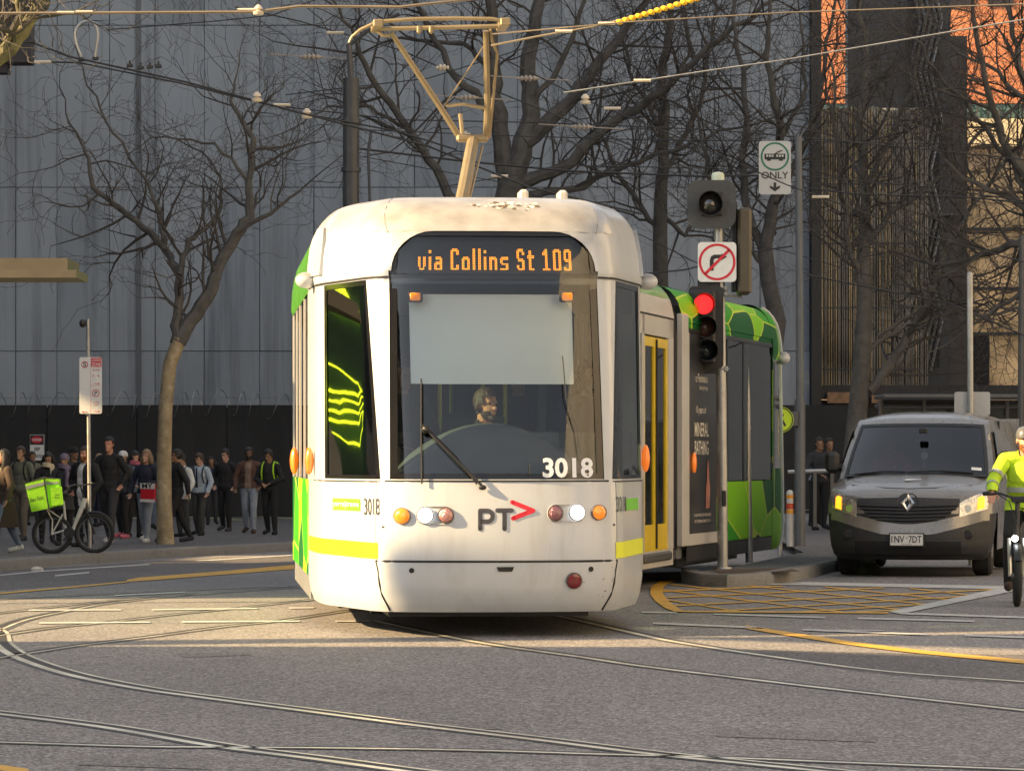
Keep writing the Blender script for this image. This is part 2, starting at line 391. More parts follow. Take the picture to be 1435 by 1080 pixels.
m=MB(); m.poly([tuple(p) for p in L0]+[(8,75,-.22),(30,82,-.2),(30,120,-.22),(-60,120,-.22),(-60,40,-.22)]); m.build('footpath',M_path,kind='structure',smooth=0)
k=MB(); rw=[]
for i,A in enumerate(L0):
    t=L0[min(i+1,len(L0)-1)]-L0[max(0,i-1)]; t.z=0; t.normalize(); nrm=Vector((t.y,-t.x,0))
    rw.append([A-nrm*.28+Vector((0,0,.006)),A+Vector((0,0,.006)),A+nrm*.03-Vector((0,0,.03)),A+nrm*.04-Vector((0,0,.22))])
k.grid(rw); k.build('kerb',M_concrete,kind='structure',smooth=50)
# traffic island and tram stop pavement on the right
isl=[(952,802),(960,808),(985,812.5),(1020,813.5),(1060,812),(1095,808),(1130,802),(1172,793)]
H=.13
I=[G(x,y-8,H) for x,y in isl]
bk=[(4.35,42.5),(5.4,55),(7.4,74),(5.5,74),(4.4,60),(4.0,49),(3.55,47),(2.6,42.2),(2.15,40.6)]
m=MB(); m.poly([tuple(p) for p in I]+[(a,b,gz(a,b)+H) for a,b in bk]); m.build('tram_stop_pavement',M_path,kind='structure',smooth=0)
k=MB(); rw=[]
back=[Vector((a,b,gz(a,b)+H)) for a,b in bk]
loop=[back[-1]]+I+back[:3]
for i,A in enumerate(loop):
    t=loop[min(i+1,len(loop)-1)]-loop[max(0,i-1)]; t.z=0; t.normalize(); nrm=Vector((t.y,-t.x,0))
    rw.append([A-nrm*.14+Vector((0,0,.006)),A+Vector((0,0,.006)),A+nrm*.03-Vector((0,0,.03)),A+nrm*.04-Vector((0,0,.2))])
k.grid(rw); k.build('island_kerb',M_concrete,kind='structure',smooth=50)
m=MB(); m.grid([[ (a,b,gz(a,b)+H+.006) for a in (2.3,3.2)] for b in (39.6,41.2)]); m.build('island_dirt',mat('dirt_fill',(.09,.065,.045),.95,bump=.8,var=.3),kind='structure',smooth=0)
pm=MB()
for q in ([(560,1010),(700,1012),(705,1022),(566,1021)],[(250,915),(345,913),(352,918),(258,921)],[(1010,1020),(1230,1028),(1228,1040),(1004,1032)],[(120,1058),(300,1062),(296,1078),(108,1072)]):
    A=[G(x,y,.0) for x,y in q]; n_=8
    pm.grid([[ (lambda p:Vector((p.x,p.y,gz(p.x,p.y)+.003)))(A[0].lerp(A[1],i/n_).lerp(A[3].lerp(A[2],i/n_),j/2)) for i in range(n_+1)] for j in range(3)])
pm.build('road_patch',asphalt('repair_asphalt',.185,85.),kind='structure')
m=MB()
for (x0,y0,x1,y1) in [(1105,728,1170,726),(1105,716,1165,714)]:
    A=G(x0,y0,H);B=G(x1,y1,H); m.grid([[A+Vector((0,0,.01)),B+Vector((0,0,.01))],[A+Vector((0,.5,.01)),B+Vector((0,.5,.01))]])
m.build('pavement_line',M_paintw,kind='structure',smooth=0)
# pale hatching at the foot of the hoarding
m=MB()
for i in range(9):
    x=-15+i*2.0; m.add([(x,90,-.212),(x+.35,90,-.212),(x-1.6,95.2,-.212),(x-1.95,95.2,-.212)],[(0,1,2,3)])
m.build('hatched_marking',mat('pale_yellow_paint',(.42,.44,.18),.7),kind='structure',smooth=0)
o=MB(); o.ell(G(52,800)+Vector((0,0,.02)),(.10,.07,.05),8,5); o.build('litter',mat('crumpled_paper',(.6,.57,.5),.8,bump=.8),label='crumpled pale paper litter lying in the kerbside lane',cat='litter')
# ---------------- tram ----------------
TB=Vector((-.09,26.3,.035)); TR=R(5)
tram=empty('tram',TB,TR,label='white and green low floor tram with lit orange destination display, turning across the junction',cat='tram')
PLN=[(0,0),(.2,.006),(.4,.022),(.55,.045),(.68,.08),(.79,.14),(.88,.22),(.955,.38),(1.026,.66),(1.10,.95),(1.176,1.25),(1.245,1.52),(1.29,1.86),(1.313,2.25),(1.325,2.7)]
AL=[0.]
for a,b in zip(PLN,PLN[1:]): AL.append(AL[-1]+math.hypot(b[0]-a[0],b[1]-a[1]))
def plan(q): return lerp(list(zip(AL,[p[0] for p in PLN])),q),lerp(list(zip(AL,[p[1] for p in PLN])),q)
def qx(x): return lerp(list(zip([p[0] for p in PLN],AL)),x)
QE=AL[-1]
Y0=[(.15,.17),(.2,.12),(.3,.05),(.42,.015),(.52,0),(.9,.02),(1.12,.07),(1.9,.27),(2.64,.48),(2.7,.46),(2.9,.51),(3.0,.56),(3.08,.63),(3.15,.74),(3.21,.89),(3.25,1.07),(3.275,1.35)]
SX=[(.15,.965),(.22,.985),(.35,1.),(2.64,1.),(2.68,1.012),(2.86,1.005),(2.98,.99),(3.07,.97),(3.14,.94),(3.2,.90),(3.245,.85),(3.275,.77)]
def y0f(z): return lerp(Y0,z)
def S0(q,z):
    x,y=plan(abs(q)); y0=y0f(z); return Vector(((1 if q>=0 else -1)*x*lerp(SX,z),y0+y*(1-y0/2.7),z+max(0,z-3.0)*.13))
def S(q,z,off=0.):
    p=S0(q,z)
    if off:
        e=.02; a=S0(q+e,z)-S0(q-e,z); b=S0(q,min(z+e,3.27))-S0(q,z-e); n=a.cross(b)
        n.normalize()
        if n.y>0 and abs(n.y)>.05: n=-n
        elif abs(n.y)<=.05 and n.x*q<0: n=-n
        p=p+n*off
    return p
def Sx(x,z,off=0.): return S((1 if x>=0 else -1)*qx(abs(x)),z,off)
def wsx(z): return lerp([(1.12,.80),(2.68,.785),(3.02,.76)],z)
def pox(z): return lerp([(1.12,.865),(2.64,.95)],z)
def lin(a,b,n): return [a+(b-a)*i/n for i in range(n+1)]
WT=3.0; WB=1.135
def nose(P,wm,col2,front=True):
    """one cab end; P = list collecting sub part builders"""
    b=MB()
    qs=sorted(set([0]+AL)); qf=[]
    for a,c in zip(qs,qs[1:]): qf+= [a,(a+c)/2]
    qf.append(qs[-1]); full=[-q for q in qf[:0:-1]]+qf
    b.grid([[S(q,z) for q in full] for z in [.15,.2,.22,.3,.35,.42,.52,.7,.9,1.02,1.12,WB]])
    for s in(-1,1):
        b.grid([[S(s*(qx(wsx(z))+(qx(pox(z))-qx(wsx(z)))*t),z) for t in(0,.25,.5,.75,1)] for z in [WB,1.3,1.5,1.7,1.9,2.1,2.3,2.5,2.64]])
        b.grid([[S(s*(qx(1.235)+(QE-qx(1.235))*t),z) for t in lin(0,1,6)] for z in lin(WB,2.64,6)])
        b.grid([[S(s*(qx(wsx(z))+(QE-qx(wsx(z)))*t),z) for t in lin(0,1,22)] for z in [2.64,2.66,2.7,2.76,2.84,2.92,WT]])
        # spandrel at the rounded top corner of the windscreen
        r=.30; arc=[]
        for i in range(9):
            a=R(90*i/8); arc.append((wsx(2.9)-.005-r+r*math.cos(a),WT-r+r*math.sin(a)))
        for (x0,z0),(x1,z1) in zip(arc,arc[1:]):
            rowA=[Sx(s*(x0+(wsx(z0)-x0)*t),z0+0*t) for t in(0,.5,1)]
            rowB=[Sx(s*(x1+(wsx(z1)-x1)*t),z1) for t in(0,.5,1)]
            b.grid([rowA,rowB])
    b.grid([[S(q,z) for q in full] for z in [WT,3.03,3.07,3.11,3.15,3.18,3.21,3.235,3.255,3.275]])
    top=[S(q,3.275) for q in full]; n=len(top)
    b.grid([[p,Vector((p.x*.5,max(p.y,1.9)*.5+1.35,3.285)),] for p in top])
    b.poly([Vector((p.x*.5,max(p.y,1.9)*.5+1.35,3.285)) for p in top])
    return b
def patch(mb,fn,us,lo,hi,nv=4,mi=0):
    mb.grid([[fn(u,lo(u)+(hi(u)-lo(u))*k/nv) for u in us] for k in range(nv+1)],mi)
YE=7.65
body=nose(None,None,None)
front=body.build('car_body',[M_white],tram,smooth=42)
def sub(mb,name,m,parent=front,**k): return mb.build(name,m,parent,**k)
# side walls of a car, from y0 to y1; openings list (ya,yb) glazed
M_wing=glass('tram_side_glass',(.10,.13,.12),1.)
M_corner=glass('tram_corner_glass',(.30,.42,.36),1.)
M_wind=glass('windscreen_glass',(.86,.90,.89),1.)
M_gside=None
def greenpoly(name,scale=1.7,dark=(.006,.10,.024),mid=(.035,.30,.014),lite=(.20,.52,.01)):
    m=bpy.data.materials.new(name); m.use_nodes=True; t=m.node_tree; N=t.nodes; L=t.links; b=N['Principled BSDF']
    tc=N.new('ShaderNodeTexCoord'); mp=N.new('ShaderNodeMapping'); mp.inputs['Scale'].default_value=(1,.42,1); mp.inputs['Rotation'].default_value=(0,.1,.05)
    L.new(tc.outputs['Object'],mp.inputs[0])
    v=N.new('ShaderNodeTexVoronoi'); v.inputs['Scale'].default_value=scale; L.new(mp.outputs[0],v.inputs['Vector'])
    sp=N.new('ShaderNodeSeparateColor'); L.new(v.outputs['Color'],sp.inputs[0])
    r=N.new('ShaderNodeValToRGB'); r.color_ramp.interpolation='CONSTANT'; e=r.color_ramp.elements
    e[0].color=dark+(1,); e[1].position=.36; e[1].color=mid+(1,); x=e.new(.62); x.color=lite+(1,)
    L.new(sp.outputs[1],r.inputs[0])
    v2=N.new('ShaderNodeTexVoronoi'); v2.feature='DISTANCE_TO_EDGE'; v2.inputs['Scale'].default_value=scale; L.new(mp.outputs[0],v2.inputs['Vector'])
    lt=N.new('ShaderNodeMath'); lt.operation='LESS_THAN'; lt.inputs[1].default_value=.016; L.new(v2.outputs['Distance'],lt.inputs[0])
    mx=N.new('ShaderNodeMixRGB'); L.new(lt.outputs[0],mx.inputs[0]); L.new(r.outputs[0],mx.inputs[1]); mx.inputs[2].default_value=(.50,.62,.06,1)
    L.new(mx.outputs[0],b.inputs['Base Color']); b.inputs['Roughness'].default_value=.5; b.inputs['Specular IOR Level'].default_value=.2; return m
M_gpoly=greenpoly('tram_green_livery')
def side(parent,ya,yb,opens,lowmat,s,pillar=M_cream,roofm=M_green,zw=(1.12,2.64),skirt=.15):
    """one side of a car: low panel, pillars, glass, roof shoulder; s=-1 left, 1 right"""
    lo=MB(); x=1.325*s
    lo.grid([[(x*lerp(SX,z),y,z) for y in(ya,yb)] for z in(.34,.5,zw[0])]); lo.build('side_panel',lowmat,parent)
    sk=MB(); sk.grid([[(x*.985,y,z) for y in(ya,yb)] for z in(.15,.335)]); sk.build('skirt',M_grey,parent)
    ro=MB(); ro.grid([[(x*lerp(SX,z),y,z) for y in(ya,yb)] for z in(zw[1],2.68,2.78,2.86,2.92,2.98,3.03,3.07,3.11,3.14,3.17,3.2,3.225,3.245,3.26,3.275)]); ro.build('roof_edge',roofm,parent,smooth=60)
    cur=ya; pm=MB(); gm=MB()
    for (a,b) in opens+[(yb,yb)]:
        if a-cur>.01: pm.box((x-s*.03,(cur+a)/2,(zw[0]+zw[1])/2),(.06,a-cur,zw[1]-zw[0]))
        if b>a: gm.box((x-s*.012,(a+b)/2,(zw[0]+zw[1])/2),(.006,b-a-.01,zw[1]-zw[0]-.01))
        cur=b
    if pm.v: pm.each('window_pillar',pillar,parent)
    if gm.v: gm.each('side_window',M_wing,parent)
def roofplate(parent,ya,yb):
    m=MB(); x=1.325*.77; m.grid([[(x*t,y,3.28+.02*(1-t*t)) for t in lin(-1,1,6)] for y in(ya,yb)]); m.build('roof_panel',M_cream,parent)
opA=[(2.95,4.0),(4.12,5.3),(5.42,6.4),(6.5,7.5)]
side(front,2.7,YE,opA,M_gpoly,-1); side(front,2.7,YE,opA,M_gpoly,1); roofplate(front,2.0,YE)
# windscreen, corner windows
g=MB(); patch(g,lambda x,z:Sx(x,z,-.012),[-1+.1*i for i in range(21)],lambda u:0,lambda u:1)
g=MB(); g.grid([[Sx(u*wsx(z),z,-.012) for u in lin(-1,1,24)] for z in lin(WB,WT,12)]); windscreen=sub(g,'windscreen',M_wind)
g=MB()
for s in(-1,1): g=MB(); g.grid([[S(s*(qx(pox(z))+(qx(1.235)-qx(pox(z)))*t),z,-.01) for t in lin(0,1,10)] for z in lin(WB,2.64,8)]); sub(g,'corner_window',M_corner)
# black border printed on the glass
f=MB()
def edge(x0,x1,z0,z1,off=-.006):
    f.grid([[Sx(a,z,off) for a in lin(x0,x1,max(2,int(abs(x1-x0)/.06)))] for z in lin(z0,z1,max(1,int((z1-z0)/.1)))])
def edge2(z0,z1,n):
    f.grid([[Sx(u*(wsx(z)-.001),z,-.006) for u in lin(-1,1,26)] for z in lin(z0,z1,n)])
edge2(WB,WB+.045,1); edge2(2.60,2.675,2); edge2(2.965,3.0,1)
for s in(-1,1):
    f.grid([[Sx(s*(wsx(z)-w_),z,-.006) for w_ in(.0,.055)] for z in [WB+.045,1.3,1.5,1.7,1.9,2.1,2.3,2.5,2.6]])
    f.grid([[Sx(s*(wsx(z)-w_),z,-.006) for w_ in(.0,.055)] for z in lin(2.675,2.965,4)])
    f.grid([[S(s*(qx(pox(z))+(qx(1.235)-qx(pox(z)))*t),z,-.004) for t in(0,.05)] for z in lin(WB,2.64,8)])
    f.grid([[S(s*(qx(pox(z))+(qx(1.235)-qx(pox(z)))*t),z,-.004) for t in(.955,1)] for z in lin(WB,2.64,8)])
    for z0,z1 in((WB,WB+.03),(2.60,2.64)):
        f.grid([[S(s*(qx(pox(z))+(qx(1.235)-qx(pox(z)))*t),z,-.004) for t in lin(.05,.955,8)] for z in(z0,z1)])
sub(f,'window_seal',mat('black_window_seal',(.008,.008,.009),.12,var=0),smooth=50)
# destination display
d=MB(); d.grid([[Sx(x,z,-.07) for x in lin(-.76,.76,14)] for z in(2.64,2.99)]); sub(d,'display_panel',mat('display_black',(.004,.004,.005),.5))
GL={'v':(6,[(0,3,2,6),(4,3,2,6),(1,1,1,2),(4,1,1,2),(2,0,2,2)]),'i':(2,[(0,0,2,9),(0,11,2,2)]),
'a':(6,[(0,1,2,4),(1,0,4,2),(1,4,4,2),(4,0,2,8),(1,7,4,2)]),'C':(6,[(0,1,2,12),(1,0,4,2),(1,12,4,2),(4,1,2,3),(4,10,2,3)]),
'o':(6,[(0,1,2,7),(4,1,2,7),(1,0,4,2),(1,7,4,2)]),'l':(2,[(0,0,2,14)]),'n':(6,[(0,0,2,9),(4,0,2,8),(2,7,3,2)]),
's':(6,[(1,7,5,2),(0,5,2,3),(1,4,4,1),(4,1,2,4),(0,0,5,2)]),'S':(6,[(1,12,4,2),(0,8,2,5),(1,6,4,2),(4,1,2,6),(1,0,4,2),(4,10,2,2),(0,2,2,2)]),
't':(5,[(1,1,2,12),(0,8,5,2),(2,0,3,2)]),'1':(6,[(2,0,2,14),(0,10,2,2),(1,12,1,1),(0,0,6,2)]),'0':(6,[(0,1,2,12),(4,1,2,12),(1,0,4,2),(1,12,4,2)]),
'9':(6,[(0,7,2,6),(4,1,2,12),(1,12,4,2),(1,6,4,2),(0,1,2,2),(1,0,4,2)])}
M_led=mat('orange_led',(.7,.2,.02),.5,emis=(1,.32,.01),estr=.62)
M_ledg=mat('yellow_green_led',(.5,.5,.05),.5,emis=(.8,.5,.03),estr=.4)
def ledtext(s,x0,x1,z0,z1):
    dots=set(); x=0
    for c in s:
        if c==' ': x+=4; continue
        w_,rs=GL[c]
        for (a,b,cw,ch) in rs:
            for i in range(cw):
                for j in range(ch): dots.add((x+a+i,b+j))
        x+=w_+2
    x-=2; m=MB(); px=(x1-x0)/x; pz=(z1-z0)/14; rng=random.Random(4)
    for (i,j) in dots:
        u=x0+(i+.5)*px; v=z0+(j+.5)*pz; a=px*.40; b=pz*.38
        m.add([Sx(u+p*a,v+q*b,-.06) for p,q in((-1,-.5),(-.5,-1),(.5,-1),(1,-.5),(1,.5),(.5,1),(-.5,1),(-1,.5))],[tuple(range(8))],1 if rng.random()<.07 else 0)
    sub(m,'display_text',[M_led,M_ledg],merge=False,smooth=0)
def pxx(px,z): # lateral nose coordinate whose image column is px
    lo,hi=-1.2,1.2
    for _ in range(40):
        c=(lo+hi)/2; p=Sx(c,z); X=TB.x+p.x*math.cos(TR)-p.y*math.sin(TR); Yw=TB.y+p.x*math.sin(TR)+p.y*math.cos(TR)
        if CX+X/Yw*FP<px: lo=c
        else: hi=c
    return c
def pz(px,py):
    z=1.5
    for _ in range(12):
        c=pxx(px,z); p=Sx(c,z); Yw=TB.y+p.x*math.sin(TR)+p.y*math.cos(TR); z=CZ-(py-HY)/FP*Yw-TB.z
    return c,z
x0,z0=pz(584,377); x1,z1=pz(803,346)
ledtext('via Collins St 109',x0,x1,(z0),(z1))
# things seen behind the glass: sun blind, lamps, console
bl=MB(); a,b_=pz(566,530); c,d_=pz(810,404)
bl.grid([[Sx(x,z,-.16) for x in lin(a,c,12)] for z in lin(b_,d_,6)]); sub(bl,'sun_blind',mat('white_blind',(.86,.89,.87),.6,var=.02))
for px in(580,797):
    m=MB(); a,b_=pz(px,413); p=Sx(a,b_,-.05); m.box(p,(.115,.05,.085),mi=0,bev=.01); m.box(p+Vector((0,-.028,0)),(.08,.02,.06),mi=1,bev=.008)
    sub(m,'warning_lamp',[M_black,M_amber])
M_dash=mat('console_plastic',(.13,.14,.155),.45,var=.08)
ds=MB(); rw=[]
for i in range(15):
    t=i/14; x=-.76+1.52*t
    zt=1.20+.36*math.sin(math.pi*clamp(t*1.02))**.75
    rw.append([Sx(x,1.14,-.05),Vector((x,.32,1.16+(zt-1.16)*.3)),Vector((x,.45,1.16+(zt-1.16)*.72)),Vector((x*.98,.62,zt-.02)),Vector((x*.96,.82,zt)),Vector((x*.96,1.05,zt-.05)),Vector((x*.96,1.2,.9))])
ds.grid(rw); sub(ds,'driver_console',M_dash,smooth=60)
ds=MB(); ds.box((.33,.66,1.42),(.34,.06,.16),bev=.02,rx=-.5); ds.box((-.02,.6,1.30),(.30,.05,.12),bev=.02,rx=-.5,mi=0); sub(ds,'console_screen',mat('console_dark',(.05,.055,.06),.25))
fl=MB(); fl.box((0,4.6,.34),(2.3,5.9,.06)); sub(fl,'cab_floor',M_grey)
bk_=MB(); bk_.b2((-1.28,2.45,.37),(-.45,2.5,1.5)); bk_.b2((.5,2.45,.37),(1.28,2.5,1.5)); bk_.b2((-1.28,2.45,2.45),(1.28,2.5,3.1)); bk_.b2((-.5,2.45,1.5),(-.44,2.5,2.45)); bk_.b2((.52,2.45,1.5),(.58,2.5,2.45))
sub(bk_,'cab_bulkhead',mat('bulkhead_grey',(.07,.075,.08),.5))
cl=MB(); cl.b2((-1.05,1.5,2.72),(1.05,7.5,2.76)); cl.b2((-1.2,7.45,.37),(1.2,7.5,2.7)); sub(cl,'ceiling_lining',mat('lining_dark',(.06,.07,.07),.6))
M_handr=mat('yellow_handrail',(.85,.80,.05),.35)
for (x,y) in((-.25,2.9),(.28,2.8),(.12,3.1),(-.6,4.6),(.62,5.0),(.05,5.8)):
    m=MB(); m.tube([(x,y,.37),(x,y,2.72)],.018,8); sub(m,'handrail',M_handr)
M_seatg=mat('green_seat_fabric',(.06,.42,.12),.8,scale=20,var=.3)
for (x,y) in((-.75,3.5),(-.75,4.4),(.75,3.5),(.75,4.4),(-.75,5.5),(.75,5.6)):
    m=MB(); m.box((x,y,.78),(.75,.42,.1),bev=.03); m.box((x,y+.2,1.15),(.75,.08,.7),bev=.03,rx=-.12); m.box((x,y,.55),(.5,.3,.4)); sub(m,'passenger_seat',M_seatg)
m=MB(); m.box((-.05,1.55,.85),(.5,.5,.1),bev=.04); m.box((-.05,1.82,1.25),(.48,.1,.8),bev=.04,rx=-.1); m.box((-.05,1.55,.6),(.2,.2,.45)); sub(m,'driver_seat',mat('seat_black',(.02,.022,.025),.7))
# panel seams, lights, marks on the front
def tubeS(mb,pts,r=.006,off=.0): mb.tube([Sx(x,z,off) for x,z in pts],r,5)
m=MB(); tubeS(m,[(x,.53+.0*x) for x in lin(-.9,.9,24)],.009)
for s in(-1,1):
    tubeS(m,[(s*.90,.53),(s*.885,.46),(s*.875,.36),(s*.86,.27),(s*.83,.2),(s*.82,.16)],.009)
    tubeS(m,[(s*.895,1.12),(s*.90,.9),(s*.90,.7),(s*.90,.53)],.003)
    m.tube([S(s*qx(x),2.655,.002) for x in lin(pox(2.64)-.16,1.32,14)],.008,5)
    m.tube([S(s*qx(x),1.118,.001) for x in lin(.87,1.3,12)],.006,5)
m.tube([S(q,1.122,.001) for q in lin(-.87,.87,24)],.007,5)
m.each('panel_seam',M_seam,front)
# seams running over the roof dome
m=MB()
for s in(-1,1):
    m.tube([S(s*qx(x),z,.001) for x,z in((.80,2.99),(.83,3.06),(.85,3.12),(.86,3.17),(.87,3.22),(.88,3.255))],.0035,4)
m.each('dome_seam',M_grey,front)
m=MB(); a,b_=pz(708,796); m.grid([[Sx(a+u,b_+v,.011) for u in lin(-.065+(.0 if v>0 else .015),.065-(.0 if v>0 else .015),4)] for v in(-.022,.012)])
for px,py in((577,799),(828,797),(537,738),(860,735)):
    a,b_=pz(px,py); rr=.02 if py>760 else .009
    m.add([Sx(a+rr*math.cos(R(30*i)),b_+rr*math.sin(R(30*i)),.004) for i in range(12)],[tuple(range(12))])
m.each('bumper_slot',M_seam,front)
def lampdisc(px,py,r,mt,ring_=M_chrome,off=.006,name='marker_lamp',dome=.02):
    a,b_=pz(px,py); m=MB(); n=20
    rows_=[]
    for (q,o_) in((1.12,off),(1.08,off+.014),(1.0,off+.014)): rows_.append([Sx(a+r*q*math.cos(2*math.pi*i/n),b_+r*q*math.sin(2*math.pi*i/n),o_) for i in range(n)])
    m.grid(rows_,0,closed=True)
    rows_=[]
    for (q,o_) in((1.0,off+.010),(.8,off+.010+dome*.5),(.5,off+.01+dome*.85),(.05,off+.01+dome)): rows_.append([Sx(a+r*q*math.cos(2*math.pi*i/n),b_+r*q*math.sin(2*math.pi*i/n),o_) for i in range(n)])
    m.grid(rows_,1,closed=True); m.poly(rows_[-1],1)
    sub(m,name,[ring_,mt],smooth=60)
M_lampr=mat('lamp_rim',(.09,.09,.09),.4)
M_headl=mat('headlamp_lens',(.70,.72,.75),.08,metal=.8,coat=1,emis=(1,.97,.9),estr=.9,bump=.5,bscale=60)
M_headr=mat('dim_headlamp_lens',(.62,.30,.26),.15,metal=.5,coat=1,bump=.6,bscale=70)
M_headd=mat('dark_rear_lamp_lens',(.22,.09,.11),.2,metal=.3,coat=1,bump=.6,bscale=70)
lampdisc(564,723,.056,M_amber,M_lampr); lampdisc(838,718,.052,M_amber,M_lampr)
for (cx,cy) in((610,722),(793,719)):
    a,b_=pz(cx,cy); m=MB(); out=[(u,v) for u,v in rrect(.285,.135,.0672,8)]
    n=len(out); rows_=[[Sx(a+u*q,b_+v*q,o_) for u,v in out] for q,o_ in((1.0,.001),(.97,.008),(.90,.004),(.88,.002))]
    m.grid(rows_,0,closed=True); m.poly(rows_[-1],0); sub(m,'lamp_housing',mat('lamp_housing_grey',(.45,.45,.44),.35),smooth=50)
lampdisc(596,722,.056,M_headl,M_lampr,name='headlight'); lampdisc(625,722,.054,M_headr,M_lampr,name='headlight')
lampdisc(778,719,.054,M_headd,M_lampr,name='headlight'); lampdisc(808,718,.056,M_headl,M_lampr,name='headlight')
lampdisc(804,813,.055,mat('red_reflector',(.16,.012,.02),.25,coat=.5),M_lampr,name='reflector',dome=.012)
def ntext(s,pxa,pya,pxb,pyb,mt,bold=.012,name='lettering',off=.002,slant=0):
    a,z0_=pz(pxa,pya); c,z1_=pz(pxb,pyb); m=MB(); text_on(m,s,1,1,lambda u,v:Sx(a+(c-a)*u+slant*(v-.5),z0_+(z1_-z0_)*v,off),bold); sub(m,name,mt,smooth=0)
M_num=mat('white_numerals',(.82,.82,.82),.5,var=.02)
M_char=mat('charcoal_logo_ink',(.055,.055,.065),.45)
ntext('3018',761,669,831,641,M_num,.03,off=-.003)
ntext('3018',511,721,532,698,M_char,.0,off=.006); ntext('3018',863,717,876,695,M_char,.0,off=.009)
# PT and arrow
def stroke(mb,pts,w_,mp,n=10):
    rw=[]
    P=[Vector((x,y,0)) for x,y in pts]
    for i,p in enumerate(P):
        t=(P[min(i+1,len(P)-1)]-P[max(i-1,0)]).normalized(); nn=Vector((-t.y,t.x,0)); rw.append([mp(*(p+nn*w_/2).xy),mp(*(p-nn*w_/2).xy)])
    mb.grid(rw)
    for p in(P[0],P[-1]): mb.poly([mp(p.x+w_/2*math.cos(R(30*k)),p.y+w_/2*math.sin(R(30*k))) for k in range(12)])
ml=MB(); off=.006
def lm(x,y,o=.003):
    a,b_=pz(x,y); return Sx(a,b_,o)
w_=6.2
def arcpts(cx,cy,r,a0,a1,n=10): return [(cx+r*math.cos(R(a0+(a1-a0)*i/n)),cy+r*math.sin(R(a0+(a1-a0)*i/n))) for i in range(n+1)]
stroke(ml,[(673,741),(673,728),(673,715.5)],w_,lm)
stroke(ml,[(673,715.5),(681,715.5)]+arcpts(683,723,7.5,-90,90)+[(680,730.5),(673,730.5)],w_,lambda x,y:lm(x,y,.0038))
stroke(ml,[(697,715),(706,715),(717,715)],w_,lm); stroke(ml,[(707,716),(707,728),(707,741)],w_,lambda x,y:lm(x,y,.0038))
sub(ml,'operator_logo',M_char,smooth=0)
ml=MB(); stroke(ml,[(718,703.5),(733,709.5),(747,715.3)],w_,lm); stroke(ml,[(747,715.3),(733,720.5),(719,726)],w_,lambda x,y:lm(x,y,.0038)); sub(ml,'logo_arrow',M_sred,smooth=0)
# corner strips and small green label
for s,(xa,xb,ya,yb) in((-1,(437.5,530,766,790)),(1,(865,910.5,784,760))) if False else ():
    pass
def cornerpatch(s,qa,qb,za,zb,za2,zb2,mt,name,off=.005):
    m=MB(); m.grid([[S(s*(qa+(qb-qa)*t),(za+(za2-za)*t)+((zb+(zb2-zb)*t)-(za+(za2-za)*t))*k/2,off) for t in lin(0,1,16)] for k in range(3)]); sub(m,name,mt)
for s in(-1,1): cornerpatch(s,qx(.885),qx(1.325)-.12,.545,.665,.555,.675,M_ystrip,'yellow_strip')
cornerpatch(-1,qx(1.0),qx(1.18),.895,.985,.895,.985,mat('green_label',(.16,.55,.03),.4),'operator_label')
cornerpatch(1,qx(1.0),qx(1.18),.895,.985,.895,.985,mat('green_label',(.16,.55,.03),.4),'operator_label')
m=MB()
qa,qb=qx(1.0)+.02,qx(1.18)-.03
text_on(m,'yarra|trams',1,1,lambda u,v:S(-(qb+(qa-qb)*u),.915+.05*v,.009),.01); sub(m,'lettering',M_num,smooth=0)
# shroud fairings, round cameras
for s in(-1,1):
    m=MB(); P=[]
    for (t,z) in((0,2.72),(0,3.0),(.12,3.08),(.6,3.085),(.92,3.02),(1,2.95),(1,2.78),(.95,2.73)): P.append((t,z))
    q0,q1=qx(1.235),qx(1.31)
    rows_=[[S(s*(q0+(q1-q0)*t),z,o_) for t,z in P] for o_ in(.0,.02,.03)]
    m.grid(rows_,0,closed=True); m.poly(rows_[-1]); sub(m,'side_fairing',M_white,smooth=50)
    m=MB(); p=S(s*qx(1.30),2.70,.05); m.ell(p,(.085,.10,.065),14,10); m.ell(p+Vector((s*.03,-.03,0)),(.05,.05,.045),12,8); sub(m,'camera_pod',M_white)
    m=MB(); p=S(s*qx(1.3),1.27 if s<0 else 1.29,.04); m.ell(p,(.035,.05,.11),12,8); sub(m,'marker_lamp',mat('orange_marker_lens',(.85,.18,.02),.25,coat=.6,emis=(1,.25,.02),estr=.1))
m=MB(); m.ell((-1.375,5.2,1.27),(.04,.06,.12),12,8); sub(m,'marker_lamp',mat('orange_marker_lens',(.8,.2,.02),.25))
# roof bits
for px,yy in((733,2.3),(788,2.35)):
    m=MB(); x=(px-CX)/FP*(TB.y+yy)-TB.x+math.sin(TR)*yy; m.box((x,yy,3.36),(.075,.20,.16),bev=.02); m.box((x+.02,yy+.12,3.34),(.03,.2,.1)); sub(m,'roof_fin',M_cream)
m=MB(); x=(678-CX)/FP*28.6-TB.x+.2; m.tube([(x-.07+.0,2.3,3.28)]+[(x+.07*math.cos(R(180-a)),2.3,3.29+.055*math.sin(R(a))) for a in range(0,181,20)],.009,6); sub(m,'roof_cable_loop',M_black)
m=MB(); m.b2((-.8,3.2,3.3),(.8,5.2,3.42),bev=.05); sub(m,'roof_equipment',M_cream)
m=MB(); rg=random.Random(6)
for i in range(46):
    x_=pxx(rg.gauss(712,26),3.17); z_=3.185+rg.gauss(0,.014); r__=abs(rg.gauss(.006,.006))+.003
    m.add([Sx(x_+r__*2*math.cos(R(72*k))*rg.uniform(.6,1.2),z_+r__*math.sin(R(72*k))*.7,.003) for k in range(5)],[tuple(range(5))],rg.choice([0,0,1]))
